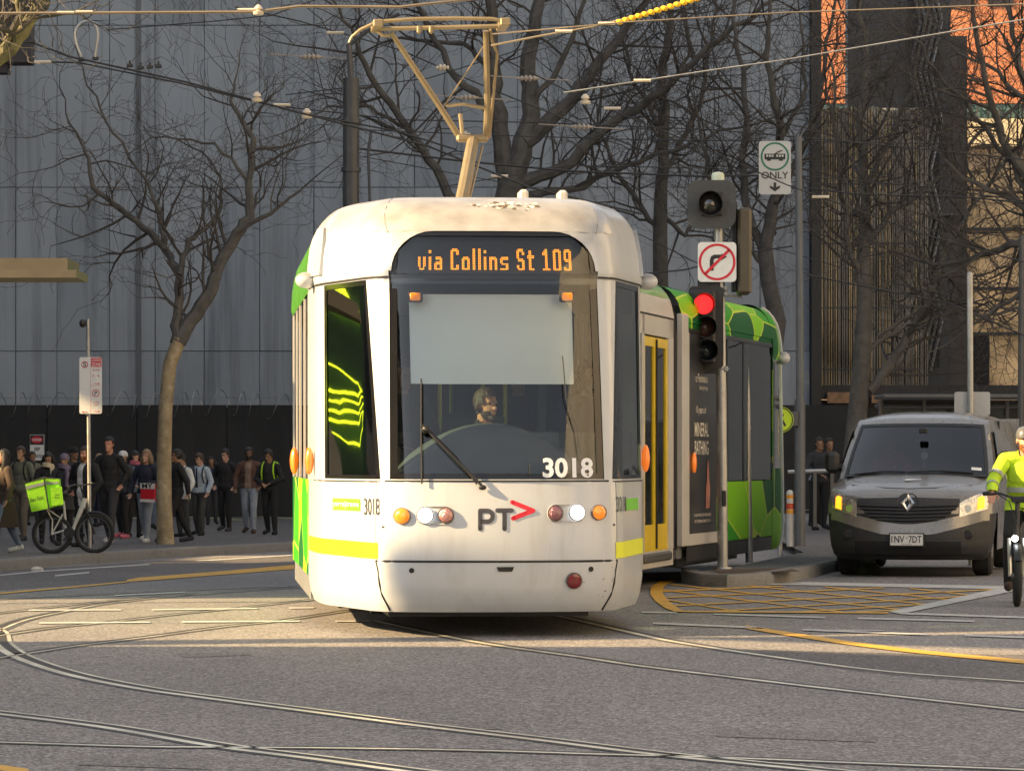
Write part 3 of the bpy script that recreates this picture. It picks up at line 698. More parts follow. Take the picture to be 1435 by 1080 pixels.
m.build('bird_droppings',[mat('dropping_white',(.62,.60,.55),.9),mat('dropping_brown',(.12,.09,.06),.9)],front,kind='stuff',smooth=0,merge=False)
m=MB(); rg=random.Random(2)
for i in range(22):
    px_=rg.uniform(815,862); py_=rg.gauss(812,14); a,b_=pz(px_,py_); r__=abs(rg.gauss(.0015,.002))+.0012
    m.add([Sx(a+r__*1.6*math.cos(R(72*k))*rg.uniform(.5,1.3),b_+r__*math.sin(R(72*k)),.003) for k in range(5)],[tuple(range(5))])
m.build('scuff_marks',mat('scuff_brown',(.17,.14,.11),.8),front,kind='stuff',smooth=0,merge=False)
# wipers
m=MB()
def wp(px,py,o=.03):
    a,b_=pz(px,py); return Sx(a,b_,o)
m.tube([wp(591,532),wp(591,600),wp(592,679)],.007,5); m.tube([wp(593,598,.05),wp(633,640,.05),wp(676,683,.04)],.011,6); m.tube([wp(601,603,.04),wp(640,642,.04),wp(668,680,.04)],.006,5)
m.ell(wp(597,604,.05),(.03,.03,.03),8,6); m.ell(wp(676,684,.03),(.03,.02,.02),8,6); sub(m,'wiper',M_black)
m=MB(); m.tube([wp(787,500),wp(792,560),wp(806,600)],.005,5); m.tube([wp(806,600,.02),wp(812,640,.02)],.004,5); m.tube([wp(742,650,.02),wp(741,665,.02)],.004,5); sub(m,'wiper',M_black)
# underside
m=MB(); m.b2((-.80,.4,.11),(.70,3.0,.19)); m.b2((-1.1,2.2,.10),(1.1,7.3,.34));
sub(m,'underframe',M_black)
for (x,y) in((-.75,3.2),(.75,3.2),(-.75,5.0),(.75,5.0)):
    m=MB(); m.lathe([(.30,-.05),(.30,.05)],(x,y,.31),24,axis='X'); sub(m,'wheel',M_dsteel)
# ---- pantograph (part of the tram) ----
def TL(v): # world -> tram local
    v=Vector(v)-TB; c,s=math.cos(-TR),math.sin(-TR); return Vector((v.x*c-v.y*s,v.x*s+v.y*c,v.z))
M_pan=mat('pantograph_metal',(.27,.215,.13),.45,metal=.4,dirt=((.2,.13,.06),5,.6))
pan=MB()
YP=33.0
def pw(x,y,dy=0): return TL(W(x,y,YP+dy))
pan.box(TL((-.45,33.2,3.40)),(.5,1.0,.14),bev=.02)
pan.tube([pw(646,285,-.9),pw(651,262,-.7),pw(663,196,0)],[.062,.062,.058],10)
pan.tube([pw(655,290,-.9),pw(676,205,.05)],.012,6); pan.box(pw(662,194),(.30,.12,.07),bev=.02)
pan.tube([pw(644,193),pw(620,155,-.15),pw(548,46,-.6)],[.03,.028,.022],8); pan.tube([pw(682,193),pw(683,150,-.15),pw(681,44,-.6)],[.034,.03,.026],8)
pan.tube([pw(686,192),pw(697,75,-.3),pw(690,58,-.5),pw(687,42,-.6)],.014,6); pan.tube([pw(649,196,.02),pw(645,160,.1)],.02,6)
pan.tube([pw(625,148,-.2),pw(650,146,-.25),pw(680,152,-.2)],.018,6); pan.tube([pw(623,148,-.2),pw(680,62,-.5)],.007,5)
pan=pan.build('pantograph',M_pan,tram)
ph=MB()
for dy in(-.85,-.45):
    ph.tube([pw(x,y,dy) for x,y in((489,60),(493,52),(505,42),(522,34),(540,30),(580,27),(640,26),(690,27),(708,30),(712,35))],[.012,.014,.016,.018,.02,.02,.02,.02,.018,.012],6)
for (x,y) in((528,37),(705,35)): ph.box(pw(x,y,-.65),(.09,.5,.07),bev=.01)
ph.tube([pw(522,41,-.65),pw(700,37,-.65)],.022,6); 
for x in(587,604): ph.box(pw(x,42,-.65),(.04,.08,.07),bev=.01)
ph.tube([pw(530,44,-.65),pw(536,50,-.65),pw(546,50,-.65)],.02,6)
ph.build('collector_head',M_pan,pan)
# ---- middle and rear cars ----
def car(px,py,ang,ob):  # joint in world, heading
    p=TL((px,py,0)); ob.location=p; ob.rotation_euler=(0,0,-ang-TR)
JB=(-.76,33.95); AB=R(12.5); JC=(.58,40.15); AC=R(13.8)
gm_=MB()
rings=[]
def sect(y,sc_=1.): return [(1.325*t[0]*sc_,y,t[1]) for t in ((-.98,.3),(-1,1.2),(-1,2.6),(-.98,2.95),(-.87,3.13),(-.6,3.24),(0,3.25),(.6,3.24),(.87,3.13),(.98,2.95),(1,2.6),(1,1.2),(.98,.3))]
M_bell=mat('gangway_bellows',(.02,.02,.022),.75)
def bellows(parent,y0_,y1_):
    m=MB(); n=9; m.grid([sect(y0_+(y1_-y0_)*i/n,.97 if i%2 else .93) for i in range(n+1)]); m.build('gangway_bellows',M_bell,parent,smooth=0)
mid=MB(); mid.b2((-1.25,.2,.2),(1.25,5.6,.36)); mid.b2((-1.2,.2,2.70),(1.2,5.6,2.74)); mid=mid.build('car_body',M_grey,tram); car(*JB,AB,mid)
side(mid,.15,5.75,[(.5,1.6),(1.7,2.8)],M_gpoly,-1); roofplate(mid,.15,5.75)
bellows(mid,-.25,.2)
# right side of the middle car: cream panels, narrow window, yellow double door
x=1.325
m=MB(); m.grid([[(x,y,z) for y in(.15,3.97)] for z in(.34,1.12)]); m.b2((x-.05,.15,1.12),(x,.5,2.64)); m.build('side_panel',M_cream,mid)
m=MB(); m.b2((x-.02,.5,1.12),(x-.01,3.32,2.64)); m.b2((x-.02,3.44,1.0),(x-.01,3.84,2.75)); m.build('side_window',M_wing,mid)
m=MB(); m.b2((x-.04,3.84,.34),(x,3.98,2.84)); m.b2((x-.04,5.44,.34),(x,5.75,2.84)); m.b2((x-.04,3.32,.34),(x,3.44,2.84)); m.b2((x-.04,.15,2.64),(x,5.75,2.86)); m.b2((x-.045,.15,.16),(x-.005,5.75,.338)); m.build('door_surround',M_cream,mid)
m=MB(); m.grid([[(x*lerp(SX,z),y,z) for y in(.15,5.75)] for z in(2.865,2.92,2.98,3.03,3.07)]); m.build('roof_panel',M_cream,mid,smooth=60)
m=MB(); m.grid([[(x*lerp(SX,z),y,z) for y in(.15,5.75)] for z in(3.072,3.11,3.14,3.17,3.2,3.225,3.245,3.26,3.275)]); m.build('roof_edge',M_green,mid,smooth=60)
M_dyel=mat('door_yellow',(.78,.56,.02),.35,coat=.3)
for (a,b) in((3.98,4.70),(4.72,5.44)):
    m=MB(); f_=.10
    m.b2((x-.045,a,.34),(x-.012,a+f_,2.62)); m.b2((x-.045,b-f_,.34),(x-.012,b,2.62)); m.b2((x-.045,a+f_,.34),(x-.012,b-f_,.62)); m.b2((x-.045,a+f_,2.52),(x-.012,b-f_,2.62)); d_=m.build('door',M_dyel,mid)
    m=MB(); m.b2((x-.035,a+f_,.62),(x-.028,b-f_,2.52)); m.build('door_window',M_wing,mid)
m=MB(); m.tube([(x+.0,4.71,.36),(x+.0,4.71,2.6)],.012,5); m.b2((x-.02,.15,2.845),(x+.004,5.75,2.862)); m.build('door_seal',M_seam,mid)
m=MB(); m.box((x-.1,4.72,.27),(.26,1.6,.10),bev=.02); m.build('door_step',M_dsteel,mid)
m=MB(); text_on(m,'PT',.17,.13,lambda u,v:(x+.006,3.50+u,.86+v),.03); m.build('operator_logo',M_char,mid,smooth=0)
m=MB(); stroke(m,[(3.69,.97),(3.78,.93)],.03,lambda a,b:(x+.006,a,b)); stroke(m,[(3.78,.93),(3.70,.88)],.03,lambda a,b:(x+.007,a,b)); m.build('logo_arrow',M_sred,mid,smooth=0)
for (y_) in (4.0,4.6):
    m=MB(); m.tube([(x-.35,y_,.4),(x-.35,y_,2.5)],.018,8); m.build('handrail',M_handr,mid)
# rear car
rear=MB(); rear.b2((-1.25,.2,.2),(1.25,6.0,.36)); rear.b2((-1.2,.2,2.70),(1.2,6.0,2.74)); rear.b2((-.9,2,.05),(.9,6.,.19)); rear=rear.build('car_body',M_grey,tram); car(*JC,AC,rear)
LC=8.9
cb=nose(None,None,None); cb2=MB()
cb.v=[(p[0],LC-p[1],p[2]) for p in cb.v]
cb.build('cab_shell',M_gpoly,rear,smooth=42)
yb=LC-2.7
side(rear,.15,yb,[(.5,2.3),(2.4,4.2)],M_gpoly,-1); roofplate(rear,.15,yb+.8)
bellows(rear,-.32,.2)
m=MB(); m.b2((x-.06,.15,.34),(x+.01,.50,2.95),bev=.008); m.build('end_pillar',M_cream,rear)
m=MB(); m.b2((x-.05,.50,.34),(x-.004,3.0,.47)); m.b2((x-.05,.50,.47),(x-.004,.62,2.75)); m.build('side_panel',M_cream,rear)
m=MB(); m.b2((x-.045,.62,.47),(x-.002,2.3,2.75)); m.b2((x-.05,.5,2.752),(x+.002,yb,2.80)); m.build('advertisement',mat('advert_dark',(.03,.03,.033),.3,var=.3,scale=2),rear)
m=MB(); m.b2((x-.045,2.3,.47),(x-.004,3.0,1.05)); m.b2((x-.045,3.0,.34),(x-.004,yb,1.05)); m.b2((x-.05,.5,2.80),(x-.01,yb,2.86)); m.build('side_panel',M_gpoly,rear)
m=MB(); m.grid([[(x*lerp(SX,z)-(.004 if z<2.9 else 0),y,z) for y in(.15,yb)] for z in(2.862,2.92,2.98,3.03,3.07,3.11,3.14,3.17,3.2,3.225,3.245,3.26,3.275)]); m.build('roof_edge',M_gpoly,rear,smooth=60)
m=MB(); m.b2((x-.03,2.32,1.06),(x-.012,yb,2.748)); m.build('side_window',M_wing,rear)
m=MB()
for y_ in(3.0,4.1,): m.b2((x-.04,y_,1.05),(x-.006,y_+.09,2.75))
m.b2((x-.02,.5,.16),(x-.012,yb,.33)); m.each('window_pillar',M_black,rear)
# adverts writing
def rt(s,y,z,w_,h,mt,b=.0,name='lettering'):
    m=MB(); text_on(m,s,w_,h,lambda u,v:(x+.004,y+u,z+v),b); m.build(name,mt,rear,smooth=0)
M_adw=mat('pale_advert_ink',(.70,.66,.58),.5)
rt('o Peninsula',.95,2.20,.75,.10,M_adw); rt('hot springs',1.2,2.10,.5,.07,M_adw); rt('10 years of',.98,1.82,.62,.11,M_adw); rt('MINERAL',.9,1.58,.85,.16,M_adw,.01); rt('BATHING',.9,1.37,.85,.16,M_adw,.01)
rt('A NEW ERA OF WELLNESS',.85,.66,1.05,.035,M_adw); rt('BY THE BAY SINCE 2015',.9,.59,.95,.035,M_adw); 
m=MB(); m.add([(x+.004,1.55+a*.3,.75+b*.65) for a,b in((.1,0),(.9,0),(1.0,.35),(.8,.5),(.75,.72),(.62,.85),(.45,.85),(.35,.72),(.38,.55),(.15,.38))],[tuple(range(10))]); m.build('advert_figure',mat('advert_pink',(.50,.22,.17),.5,var=.3,scale=8),rear,smooth=0)
# rear cab glazing, white edge, camera pod, marker
def SC(q,z,off=0.):
    p=S(q,z,off); return Vector((p.x,LC-p.y,p.z))
m=MB(); m.grid([[SC(qx(pox(z))+(qx(1.235)-qx(pox(z)))*t,z,-.01) for t in lin(0,1,8)] for z in lin(WB,2.64,6)]); m.build('corner_window',M_wing,rear)
m=MB(); m.grid([[SC(qx(1.275)+(QE-.05-qx(1.275))*t,z,.006) for t in lin(0,1,5)] for z in lin(1.2,2.6,5)]); m.build('cab_door_window',mat('dark_cab_glass',(.01,.012,.012),.08,coat=1),rear)
m=MB(); m.tube([SC(qx(1.24),z,.01) for z in [.2,.3]+lin(.5,2.6,8)]+[SC(qx(1.24),z,.01) for z in(2.7,2.85,2.98,3.07,3.14,3.2,3.245)],.03,8,sq=.6); m.build('cab_edge_trim',M_white,rear)
m=MB(); m.ell(SC(qx(1.27),2.66,.06),(.09,.1,.085),12,8); m.build('camera_pod',M_white,rear)
m=MB(); m.ell((x+.02,.78,1.28),(.03,.05,.12),12,8); m.build('marker_lamp',mat('orange_marker_lens',(.8,.2,.02),.25),rear)
# ---------------- added blocks and a street building outside the frame that shape the evening light ----------------
def facade(name,wall,glass_,sx=3.,sz=3.4):
    m=bpy.data.materials.new(name); m.use_nodes=True; t=m.node_tree; N=t.nodes; L=t.links; b=N['Principled BSDF']
    tc=N.new('ShaderNodeTexCoord'); mp=N.new('ShaderNodeMapping'); mp.inputs['Rotation'].default_value=(R(90),0,0)
    L.new(tc.outputs['Object'],mp.inputs[0]); br=N.new('ShaderNodeTexBrick'); br.offset=0; br.inputs['Scale'].default_value=1
    br.inputs['Brick Width'].default_value=sx; br.inputs['Row Height'].default_value=sz; br.inputs['Mortar Size'].default_value=.45
    br.inputs['Color1'].default_value=glass_+(1,); br.inputs['Color2'].default_value=tuple(c*.7 for c in glass_)+(1,); br.inputs['Mortar'].default_value=wall+(1,)
    L.new(mp.outputs[0],br.inputs[0]); L.new(br.outputs[0],b.inputs['Base Color']); b.inputs['Roughness'].default_value=.5; return m
SB=-14.
def US(u,s,z): return Vector((s*HX-u*HYd,s*HYd+u*HX,z))
def ublock(mb,u0,u1,zb0,zb1,zt0,zt1,d):
    """block facing the sun line; bottom/top heights at u0 and u1, depth d away from the scene"""
    f=[US(u0,SB,zb0),US(u1,SB,zb1),US(u1,SB,zt1),US(u0,SB,zt0)]; mb.prism(f,(-HX*d,-HYd*d,0))
F1=facade('pale_office_facade',(.42,.40,.37),(.08,.09,.1)); F2=facade('brown_office_facade',(.30,.24,.19),(.05,.06,.07),2.4,3.2)
TE=math.tan(EL)
def UU(X,Y): return Y*HX-X*HYd
def ZB(X,Y,z=0.): return z+(X*HX+Y*HYd-SB)*TE
def lineU(a,b):       # height profile over u of the sight line towards the sun through two scene points
    u0,z0,u1,z1=UU(*a[:2]),ZB(*a),UU(*b[:2]),ZB(*b)
    return lambda u:z0+(z1-z0)*(u-u0)/(u1-u0)
rl=lineU((-5,25.2,0),(1.2,25.1,0)); rb=lineU((1.2,25.1,0),(4.5,22.6,0)); ru=lineU((1.1,26.25,0),(4.5,24.2,0)); um=UU(1.2,25.1)
uT=UU(1.08,26.45)-.1; uW=UU(-4.8,36.6)
base=MB(); ue=min(uW,8+(rl(8)-.3)/(rl(8)-rl(9))); ublock(base,um+.01,ue,-1,-1,rl(um),rl(ue),12); ublock(base,12,um,-1,-1,rb(12),rb(um),12); ublock(base,25.3,25.95,-1,-1,ZB(.3,26.35,.80),ZB(-.9,26.4,.62),3); base.build('low_shade_block',F1,label='unseen low block with sloping top added to shade the near road',cat='building',smooth=0)  # added unseen; top edge shaped to the wanted road and nose shadow
t1=MB(); D=3.
ublock(t1,12,uT,ru(12)+D*TE,ru(uT)+D*TE,60,60,D)
for u in(12,14): ublock(t1,u,u+.6,rb(15)-1,rb(15)-1,ru(12)+2,ru(12)+2,2)
t1.build('raised_shade_slab',F1,label='unseen slab raised on posts added to shade the road beside the tram',cat='building',smooth=0)  # added unseen; its lower edge leaves the thin sun strip
t2=MB(); za=ZB(-2,36.,.2)
ublock(t2,uW+.05,38.4,-1,-1,za,ZB(1,39,2.9),10); ublock(t2,38.4,46,-1,-1,48,48,10)
ublock(t2,46,57.4,-1,-1,48,48,10)
sb=lineU((-7.1,58,.3),(-6.2,65,.35)); st=lineU((-8.2,59,2.35),(-6.3,65,2.75))
ublock(t2,57.4,65.2,-1,-1,sb(57.4),sb(65.2),6); ublock(t2,57.4,65.2,st(57.4)+D*TE,st(65.2)+D*TE,48,48,D)
ublock(t2,65.2,112,-1,-1,64,64,12)
t2.build('stepped_shade_block',F1,label='unseen stepped block added to shade the far street around slots of sun',cat='building',smooth=0)  # added unseen; steps and slot cut the background shade
rb_=MB(); rb_.b2((30,-30,-1),(42,96,30)); rb_.b2((17.2,104,-1),(80,112,34)); rb_.build('side_reflection_block',mat('pale_render_wall',(.50,.48,.44),.8,var=.15,scale=.2),label='unseen pale block added on the right for reflections in the tram glass',cat='building',smooth=0)  # added unseen for what the tram sides and windscreen reflect
bb=MB(); bb.b2((-12,-60,-1),(44,-46,26)); bb.build('rear_street_building',F1,label='pale office block across the street behind the viewer',cat='building',smooth=0)
# ---------------- concrete wall and hoarding ----------------
M_wallc=mat('grey_concrete_panels',(.36,.40,.44),.9,spec=.15,var=.10,scale=.25,dirt=((.17,.19,.21),.9,.8,(2.4,2.4,.08)),bump=.25,bscale=6)
M_wall2=mat('grey_concrete_panels_dark',(.33,.37,.41),.9,spec=.15,var=.12,scale=.3,dirt=((.09,.10,.11),1.1,.8,(1.8,1.8,.09)),bump=.25,bscale=6)
wl=MB(); YW=97.
rng=random.Random(11)
xs=[-34+1.36*i for i in range(31)]; xs=[x+random.Random(int(x*7)).uniform(-.22,.22) for x in xs if x<7.5]+[8.1]
zs=[2.6,4.25,8.7,13.1,17.5]
for i,(a,b) in enumerate(zip(xs,xs[1:])):
    for j,(c,d) in enumerate(zip(zs,zs[1:])):
        g_=.006 if i%2 else rng.choice([.012,.022])
        wl.b2((a+g_,YW,c+.012),(b-g_,YW+.2,d-.012),mi=rng.choice([0,0,1]))
wl.b2((-34,YW+.06,-.3),(8.1,YW+9,17.4),mi=2)
for x in(-10.15,): wl.b2((x-.07,YW-.05,2.6),(x+.07,YW-.005,17),mi=3)
wallo=wl.build('concrete_building',[M_wallc,M_wall2,mat('wall_backing',(.20,.22,.245),.8),mat('stained_pilaster',(.17,.185,.20),.85,var=.3,scale=.5)],label='huge grey concrete panel building behind the bare trees',cat='building',smooth=0)
hd=MB(); x=-34
while x<8: hd.b2((x+.01,95.2,-.25),(x+2.38,95.26,2.76)); x+=2.4
hd.b2((-34,95.27,-.25),(8,95.4,2.70))
hd.build('hoarding',mat('black_hoarding',(.012,.012,.013),.6,var=.4,scale=.6,dirt=((.05,.05,.05),1.5,.35,(1,1,.3))),label='long black plywood hoarding along the foot of the concrete building',cat='hoarding',smooth=0)
rz=MB(); P=[]
for i in range(900):
    t=i/900; x=-18+22*t; a=2*math.pi*i/22.
    P.append((x+.12*math.sin(a*.37),95.1+.28*math.sin(a),2.78+.34*math.cos(a)+.05*math.sin(i*.05)))
rz.tube(P,.012,3); rz.tube([(-18,95.1,2.95),(4,95.1,2.95)],.008,3)
rz.build('razor_wire',M_steel,label='coil of razor wire running along the top of the black hoarding',cat='razor wire')
ds=empty('danger_sign',W(52,628,95.15),label='white danger sign screwed to the black hoarding on the left',cat='sign')
c0=ds.location
def atp(px,py,Y): return W(px,py,Y)-c0
m=MB(); a=atp(42,645,95.15); b=atp(62,609,95.15); m.b2((a.x,-.02,a.z),(b.x,.02,b.z),bev=.004); m.build('sign_plate',M_signw,ds)
m=MB(); m.b2((a.x+.01,-.026,a.z+.42),(b.x-.01,-.021,b.z-.01)); m.build('sign_panel',M_sblk,ds)
m=MB(); cz=(a.z+.42+b.z)/2; m.add([( .155*math.cos(R(18*i)),-.03,cz+.095*math.sin(R(18*i))) for i in range(20)],[tuple(range(20))],0); m.build('sign_oval',M_sred,ds,smooth=0)
m=MB(); text_on(m,'DANGER',.24,.07,lambda u,v:(-.12+u,-.034,cz-.035+v),.02); m.build('lettering',M_signw,ds,smooth=0)
m=MB(); text_on(m,'DEEP',.16,.09,lambda u,v:(-.08+u,-.026,a.z+.26+v),.02); text_on(m,'EXCAVATION',.32,.09,lambda u,v:(-.16+u,-.026,a.z+.07+v),.02); m.build('lettering',M_sblk,ds,smooth=0)
# ---------------- right hand buildings ----------------
br=bpy.data.materials.new('orange_brick'); br.use_nodes=True; t=br.node_tree; b=t.nodes['Principled BSDF']; tc=t.nodes.new('ShaderNodeTexCoord'); mp=t.nodes.new('ShaderNodeMapping'); mp.inputs['Rotation'].default_value=(R(90),0,0)
bk=t.nodes.new('ShaderNodeTexBrick'); bk.inputs['Scale'].default_value=1.; bk.inputs['Brick Width'].default_value=.9; bk.inputs['Row Height'].default_value=.35; bk.inputs['Mortar Size'].default_value=.03
bk.inputs['Color1'].default_value=(.62,.22,.09,1); bk.inputs['Color2'].default_value=(.54,.18,.075,1); bk.inputs['Mortar'].default_value=(.42,.2,.11,1)
t.links.new(tc.outputs['Object'],mp.inputs[0]); t.links.new(mp.outputs[0],bk.inputs[0]); t.links.new(bk.outputs[0],b.inputs['Base Color']); b.inputs['Roughness'].default_value=.85
YF=190.
fb=empty('brick_building',W(1300,300,YF),label='far orange brick building glowing in the low sun at the upper right',cat='building')
def fpx(x0,y0,x1,y1,n,mt,dy=0,th=.4,par=fb,Y=YF):
    a=W(x0,y1,Y)-par.location; b=W(x1,y0,Y)-par.location; m=MB(); m.b2((a.x,dy,a.z),(b.x,dy+th,b.z)); return m.build(n,mt,par,smooth=0)
fpx(1100,-60,1520,145,'wall',br,0,20); fpx(1100,146,1520,166,'glass_band',mat('green_glass_band',(.14,.24,.21),.15,metal=.3),.1,12); fpx(1100,167,1520,205,'cornice',mat('cream_stone',(.62,.50,.30),.8),-.3,12)
fpx(1100,206,1520,640,'lower_wall',mat('tan_stone',(.30,.22,.14),.8,var=.3,scale=.4),.2,12)
for x0,x1 in((1318,1364),(1385,1420),(1440,1480)): fpx(x0,-40,x1,10,'window',mat('dark_far_window',(.04,.03,.03),.2),-.06,.05)
for i in range(10): fpx(1352+i*16,150,1354+i*16,164,'mullion',M_dsteel,-.05,.1)
M_dk=mat('dark_grey_cladding',(.075,.078,.082),.55,var=.2,scale=.5,dirt=((.035,.035,.037),1.2,.6,(1,1,.2)))
tw=empty('dark_tower',W(1270,560,104),label='dark grey clad tower with a folded metal screen behind the right hand trees',cat='building')
fpx(1188,-60,1332,565,'wall',M_dk,0,.8,tw,104); fpx(1332,50,1356,565,'wall',mat('brown_grey_cladding',(.09,.075,.065),.6,var=.2),.1,.7,tw,104)
fpx(1272,-20,1316,515,'recess',mat('recess_black',(.012,.012,.013),.6),-.12,.1,tw,104)
for k in range(5):
    m=MB(); P=[]
    for i,y in enumerate(range(-40,521,70)):
        P.append(W(1280+k*7.5+(10 if i%2 else -6),y,103.7)-tw.location)
    m.tube(P,.045,4); m.build('folded_slat',mat('slat_metal',(.30,.30,.30),.35,metal=.8),tw)
fpx(1186,300,1360,303,'ledge',M_dsteel,-.3,.3,tw,104)
gb=empty('glass_building',W(1240,540,100),label='finned glass building with painted gold reflections at the street corner on the right',cat='building')
M_gl=mat('gold_reflection_glass',(.42,.37,.29),.22,metal=.4,var=.85,scale=1.1,bump=.5,bscale=2.5)  # mirrored gold light painted into the glass colour
fpx(1136,150,1300,541,'glazing',M_gl,.3,4,gb,100)
fpx(1357,210,1520,541,'glazing',mat('tan_reflection_glazing',(.46,.36,.23),.25,metal=.4,var=.6,scale=.9,bump=.4,bscale=2),6,4,gb,100)  # tan mottling paints in gold reflections too
rng=random.Random(3); fm=[MB(),MB()]
for i in range(54):
    x=1138+i*3.05+rng.uniform(-.8,.8); a=W(x,541,100)-gb.location; b=W(x,148+rng.random()*10,100)-gb.location
    fm[0 if rng.random()<.78 else 1].b2((a.x-.018,0,a.z),(a.x+.018,.25,b.z))
fm[0].build('fin',mat('warm_reflection_fin',(.19,.175,.15),.4,metal=.4,var=.85,scale=.45),gb,smooth=0,kind='stuff'); fm[1].build('fin',mat('gold_reflection_fin',(.26,.21,.13),.35,metal=.6,var=.8,scale=.6),gb,smooth=0,kind='stuff')  # fin colours paint in the gold reflections
for y in(257,340,430,516): fpx(1136,y,1290,y+2,'floor_band',M_dk,-.02,.3,gb,100)
for y in(300,388,455): fpx(1357,y,1520,y+4,'floor_band',M_dk,5.8,.3,gb,100)
for x in(1360,1402): fpx(x,460,x+22,545,'dark_opening',mat('recess_black',(.012,.012,.013),.6),5.6,.2,gb,100)
fpx(1130,541,1520,559,'canopy',M_black,-1.5,2,gb,100)
fpx(1130,560,1520,720,'shopfront_wall',mat('shopfront_dark',(.02,.02,.021),.35,var=.4,scale=.7),.5,3,gb,100)
fpx(1152,551,1191,566,'timber_panel',mat('timber_panel',(.36,.21,.11),.6,var=.25,scale=6),-1.7,.1,gb,100); fpx(1213,555,1228,566,'timber_panel',mat('timber_panel',(.3,.2,.1),.6),-1.7,.1,gb,100)
M_shop=mat('shop_glass',(.16,.17,.14),.15,metal=.4,var=.7,scale=1.5)
for x0,x1 in((1140,1149),(1153,1161),(1186,1190),(1240,1256),(1262,1300),(1330,1400)): fpx(x0,585,x1,640,'shop_window',M_shop,.4,.05,gb,100)
fpx(1123,-60,1136,640,'corner_column',M_black,-3.5,3,gb,100)
for i,y in enumerate((520,531,542)): 
    m=MB(); a=W(1126,y+8,96.4)-gb.location; text_on(m,['na','ze','3r'][i],.16,.13,lambda u,v:(a.x+u,a.z*0-3.62,a.z+v),.0); m.build('graffiti',mat('faded_white_paint',(.35,.35,.35),.7),gb,smooth=0)
# tram stop shelter behind the van
sh=empty('tram_stop_shelter',W(1330,650,62)*1,label='low metal tram stop shelter roof standing behind the grey van',cat='shelter')
c0=sh.location
for (x0,y0,x1,y1,dy) in((1238,552,1470,558,0),(1250,563,1500,568,1.5)):
    m=MB(); a=W(x0,y1,62)-c0; b=W(x1,y0,62)-c0; m.b2((a.x,dy,a.z),(b.x,dy+1.6,b.z),bev=.02); m.build('roof',mat('shelter_roof',(.12,.12,.12),.4,metal=.5),sh)
for x in(1240,1302,1350,1420): 
    m=MB(); a=W(x,650,62)-c0; b=W(x,560,62)-c0; m.tube([(a.x,.8,-1.5),(a.x,.8,b.z)],.04,8); m.build('post',M_dsteel,sh)
for x0,x1 in((1243,1300),(1305,1348),(1355,1418)):
    m=MB(); a=W(x0,640,62)-c0; b=W(x1,572,62)-c0; m.b2((a.x,.85,a.z),(b.x,.87,b.z)); m.build('glass_panel',glass('shelter_glass',(.5,.55,.52)),sh)
# ---------------- street awning at the left ----------------
aw=empty('shelter_canopy',W(-60,380,33),label='cream edged flat canopy jutting in at the left edge of the picture',cat='canopy')
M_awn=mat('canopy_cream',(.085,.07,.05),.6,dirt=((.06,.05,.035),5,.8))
c0=aw.location
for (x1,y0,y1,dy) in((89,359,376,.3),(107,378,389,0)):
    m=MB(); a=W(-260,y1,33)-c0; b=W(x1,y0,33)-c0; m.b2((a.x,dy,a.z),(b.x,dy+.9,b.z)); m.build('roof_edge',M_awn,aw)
m=MB(); a=W(-250,740,33)-c0; m.box((a.x,1.3,-1.6),(.16,.16,3.9)); m.build('post',M_dsteel,aw)
# dark building corner at top left
cb_=MB(); a=W(-400,88,60); b=W(43,-60,60); cb_.b2((a.x,60,a.z),(b.x,60.5,b.z)); a=W(-400,101,60); b=W(9,88,60); cb_.b2((a.x,60.1,a.z),(b.x,60.5,b.z)); a=W(-400,800,60); cb_.b2((a.x,61,-.5),(a.x+2,66,b.z))
cb_.build('dark_building_corner',mat('dark_purple_cladding',(.035,.032,.04),.6),label='dark overhanging building corner in the upper left of the picture',cat='building',smooth=0)
# ---------------- bare trees ----------------
M_bark=mat('dark_bark',(.10,.094,.086),.9,var=.35,scale=4,bump=.6,bscale=12)
M_barkl=mat('plane_tree_bark',(.30,.235,.14),.85,var=.35,scale=5,dirt=((.55,.50,.38),6,.7),bump=.4,bscale=14)
M_twig=mat('twig_bark',(.07,.062,.055),.9,var=.3,scale=3)
def grow(mb,rng,p,d,L,r,lev,cnt):
    n=5 if lev>0 else 4
    P=[p.copy()]; rs=[r]; cur=d.normalized(); q=p.copy(); kids=[]
    for i in range(n):
        j=Vector((rng.gauss(0,1),rng.gauss(0,.8),rng.gauss(0,1)))*(.22 if lev>1 else .30)
        cur=(cur+j+Vector((0,0,.05))).normalized(); q=q+cur*(L/n); P.append(q.copy()); rs.append(max(.004,r*(1-.75*(i+1)/n)))
        kids.append((q.copy(),cur.copy(),rs[-1]))
    mb.tube(P,rs,3 if r<.03 else 5,cap=False); cnt[0]+=1
    if lev<=0: return
    k=rng.choice([3,4,4]) if lev>1 else rng.choice([3,4,5])
    for i in range(k):
        kp,kd,kr=kids[min(n-1,int((i+.6)/k*n))]
        a=Vector((rng.gauss(0,1),rng.gauss(0,.7),rng.gauss(.15,1))); a=(a-kd*a.dot(kd)).normalized()
        grow(mb,rng,kp,(kd*.75+a*.75),L*rng.uniform(.5,.8),max(.0055,kr*.75),lev-1,cnt)
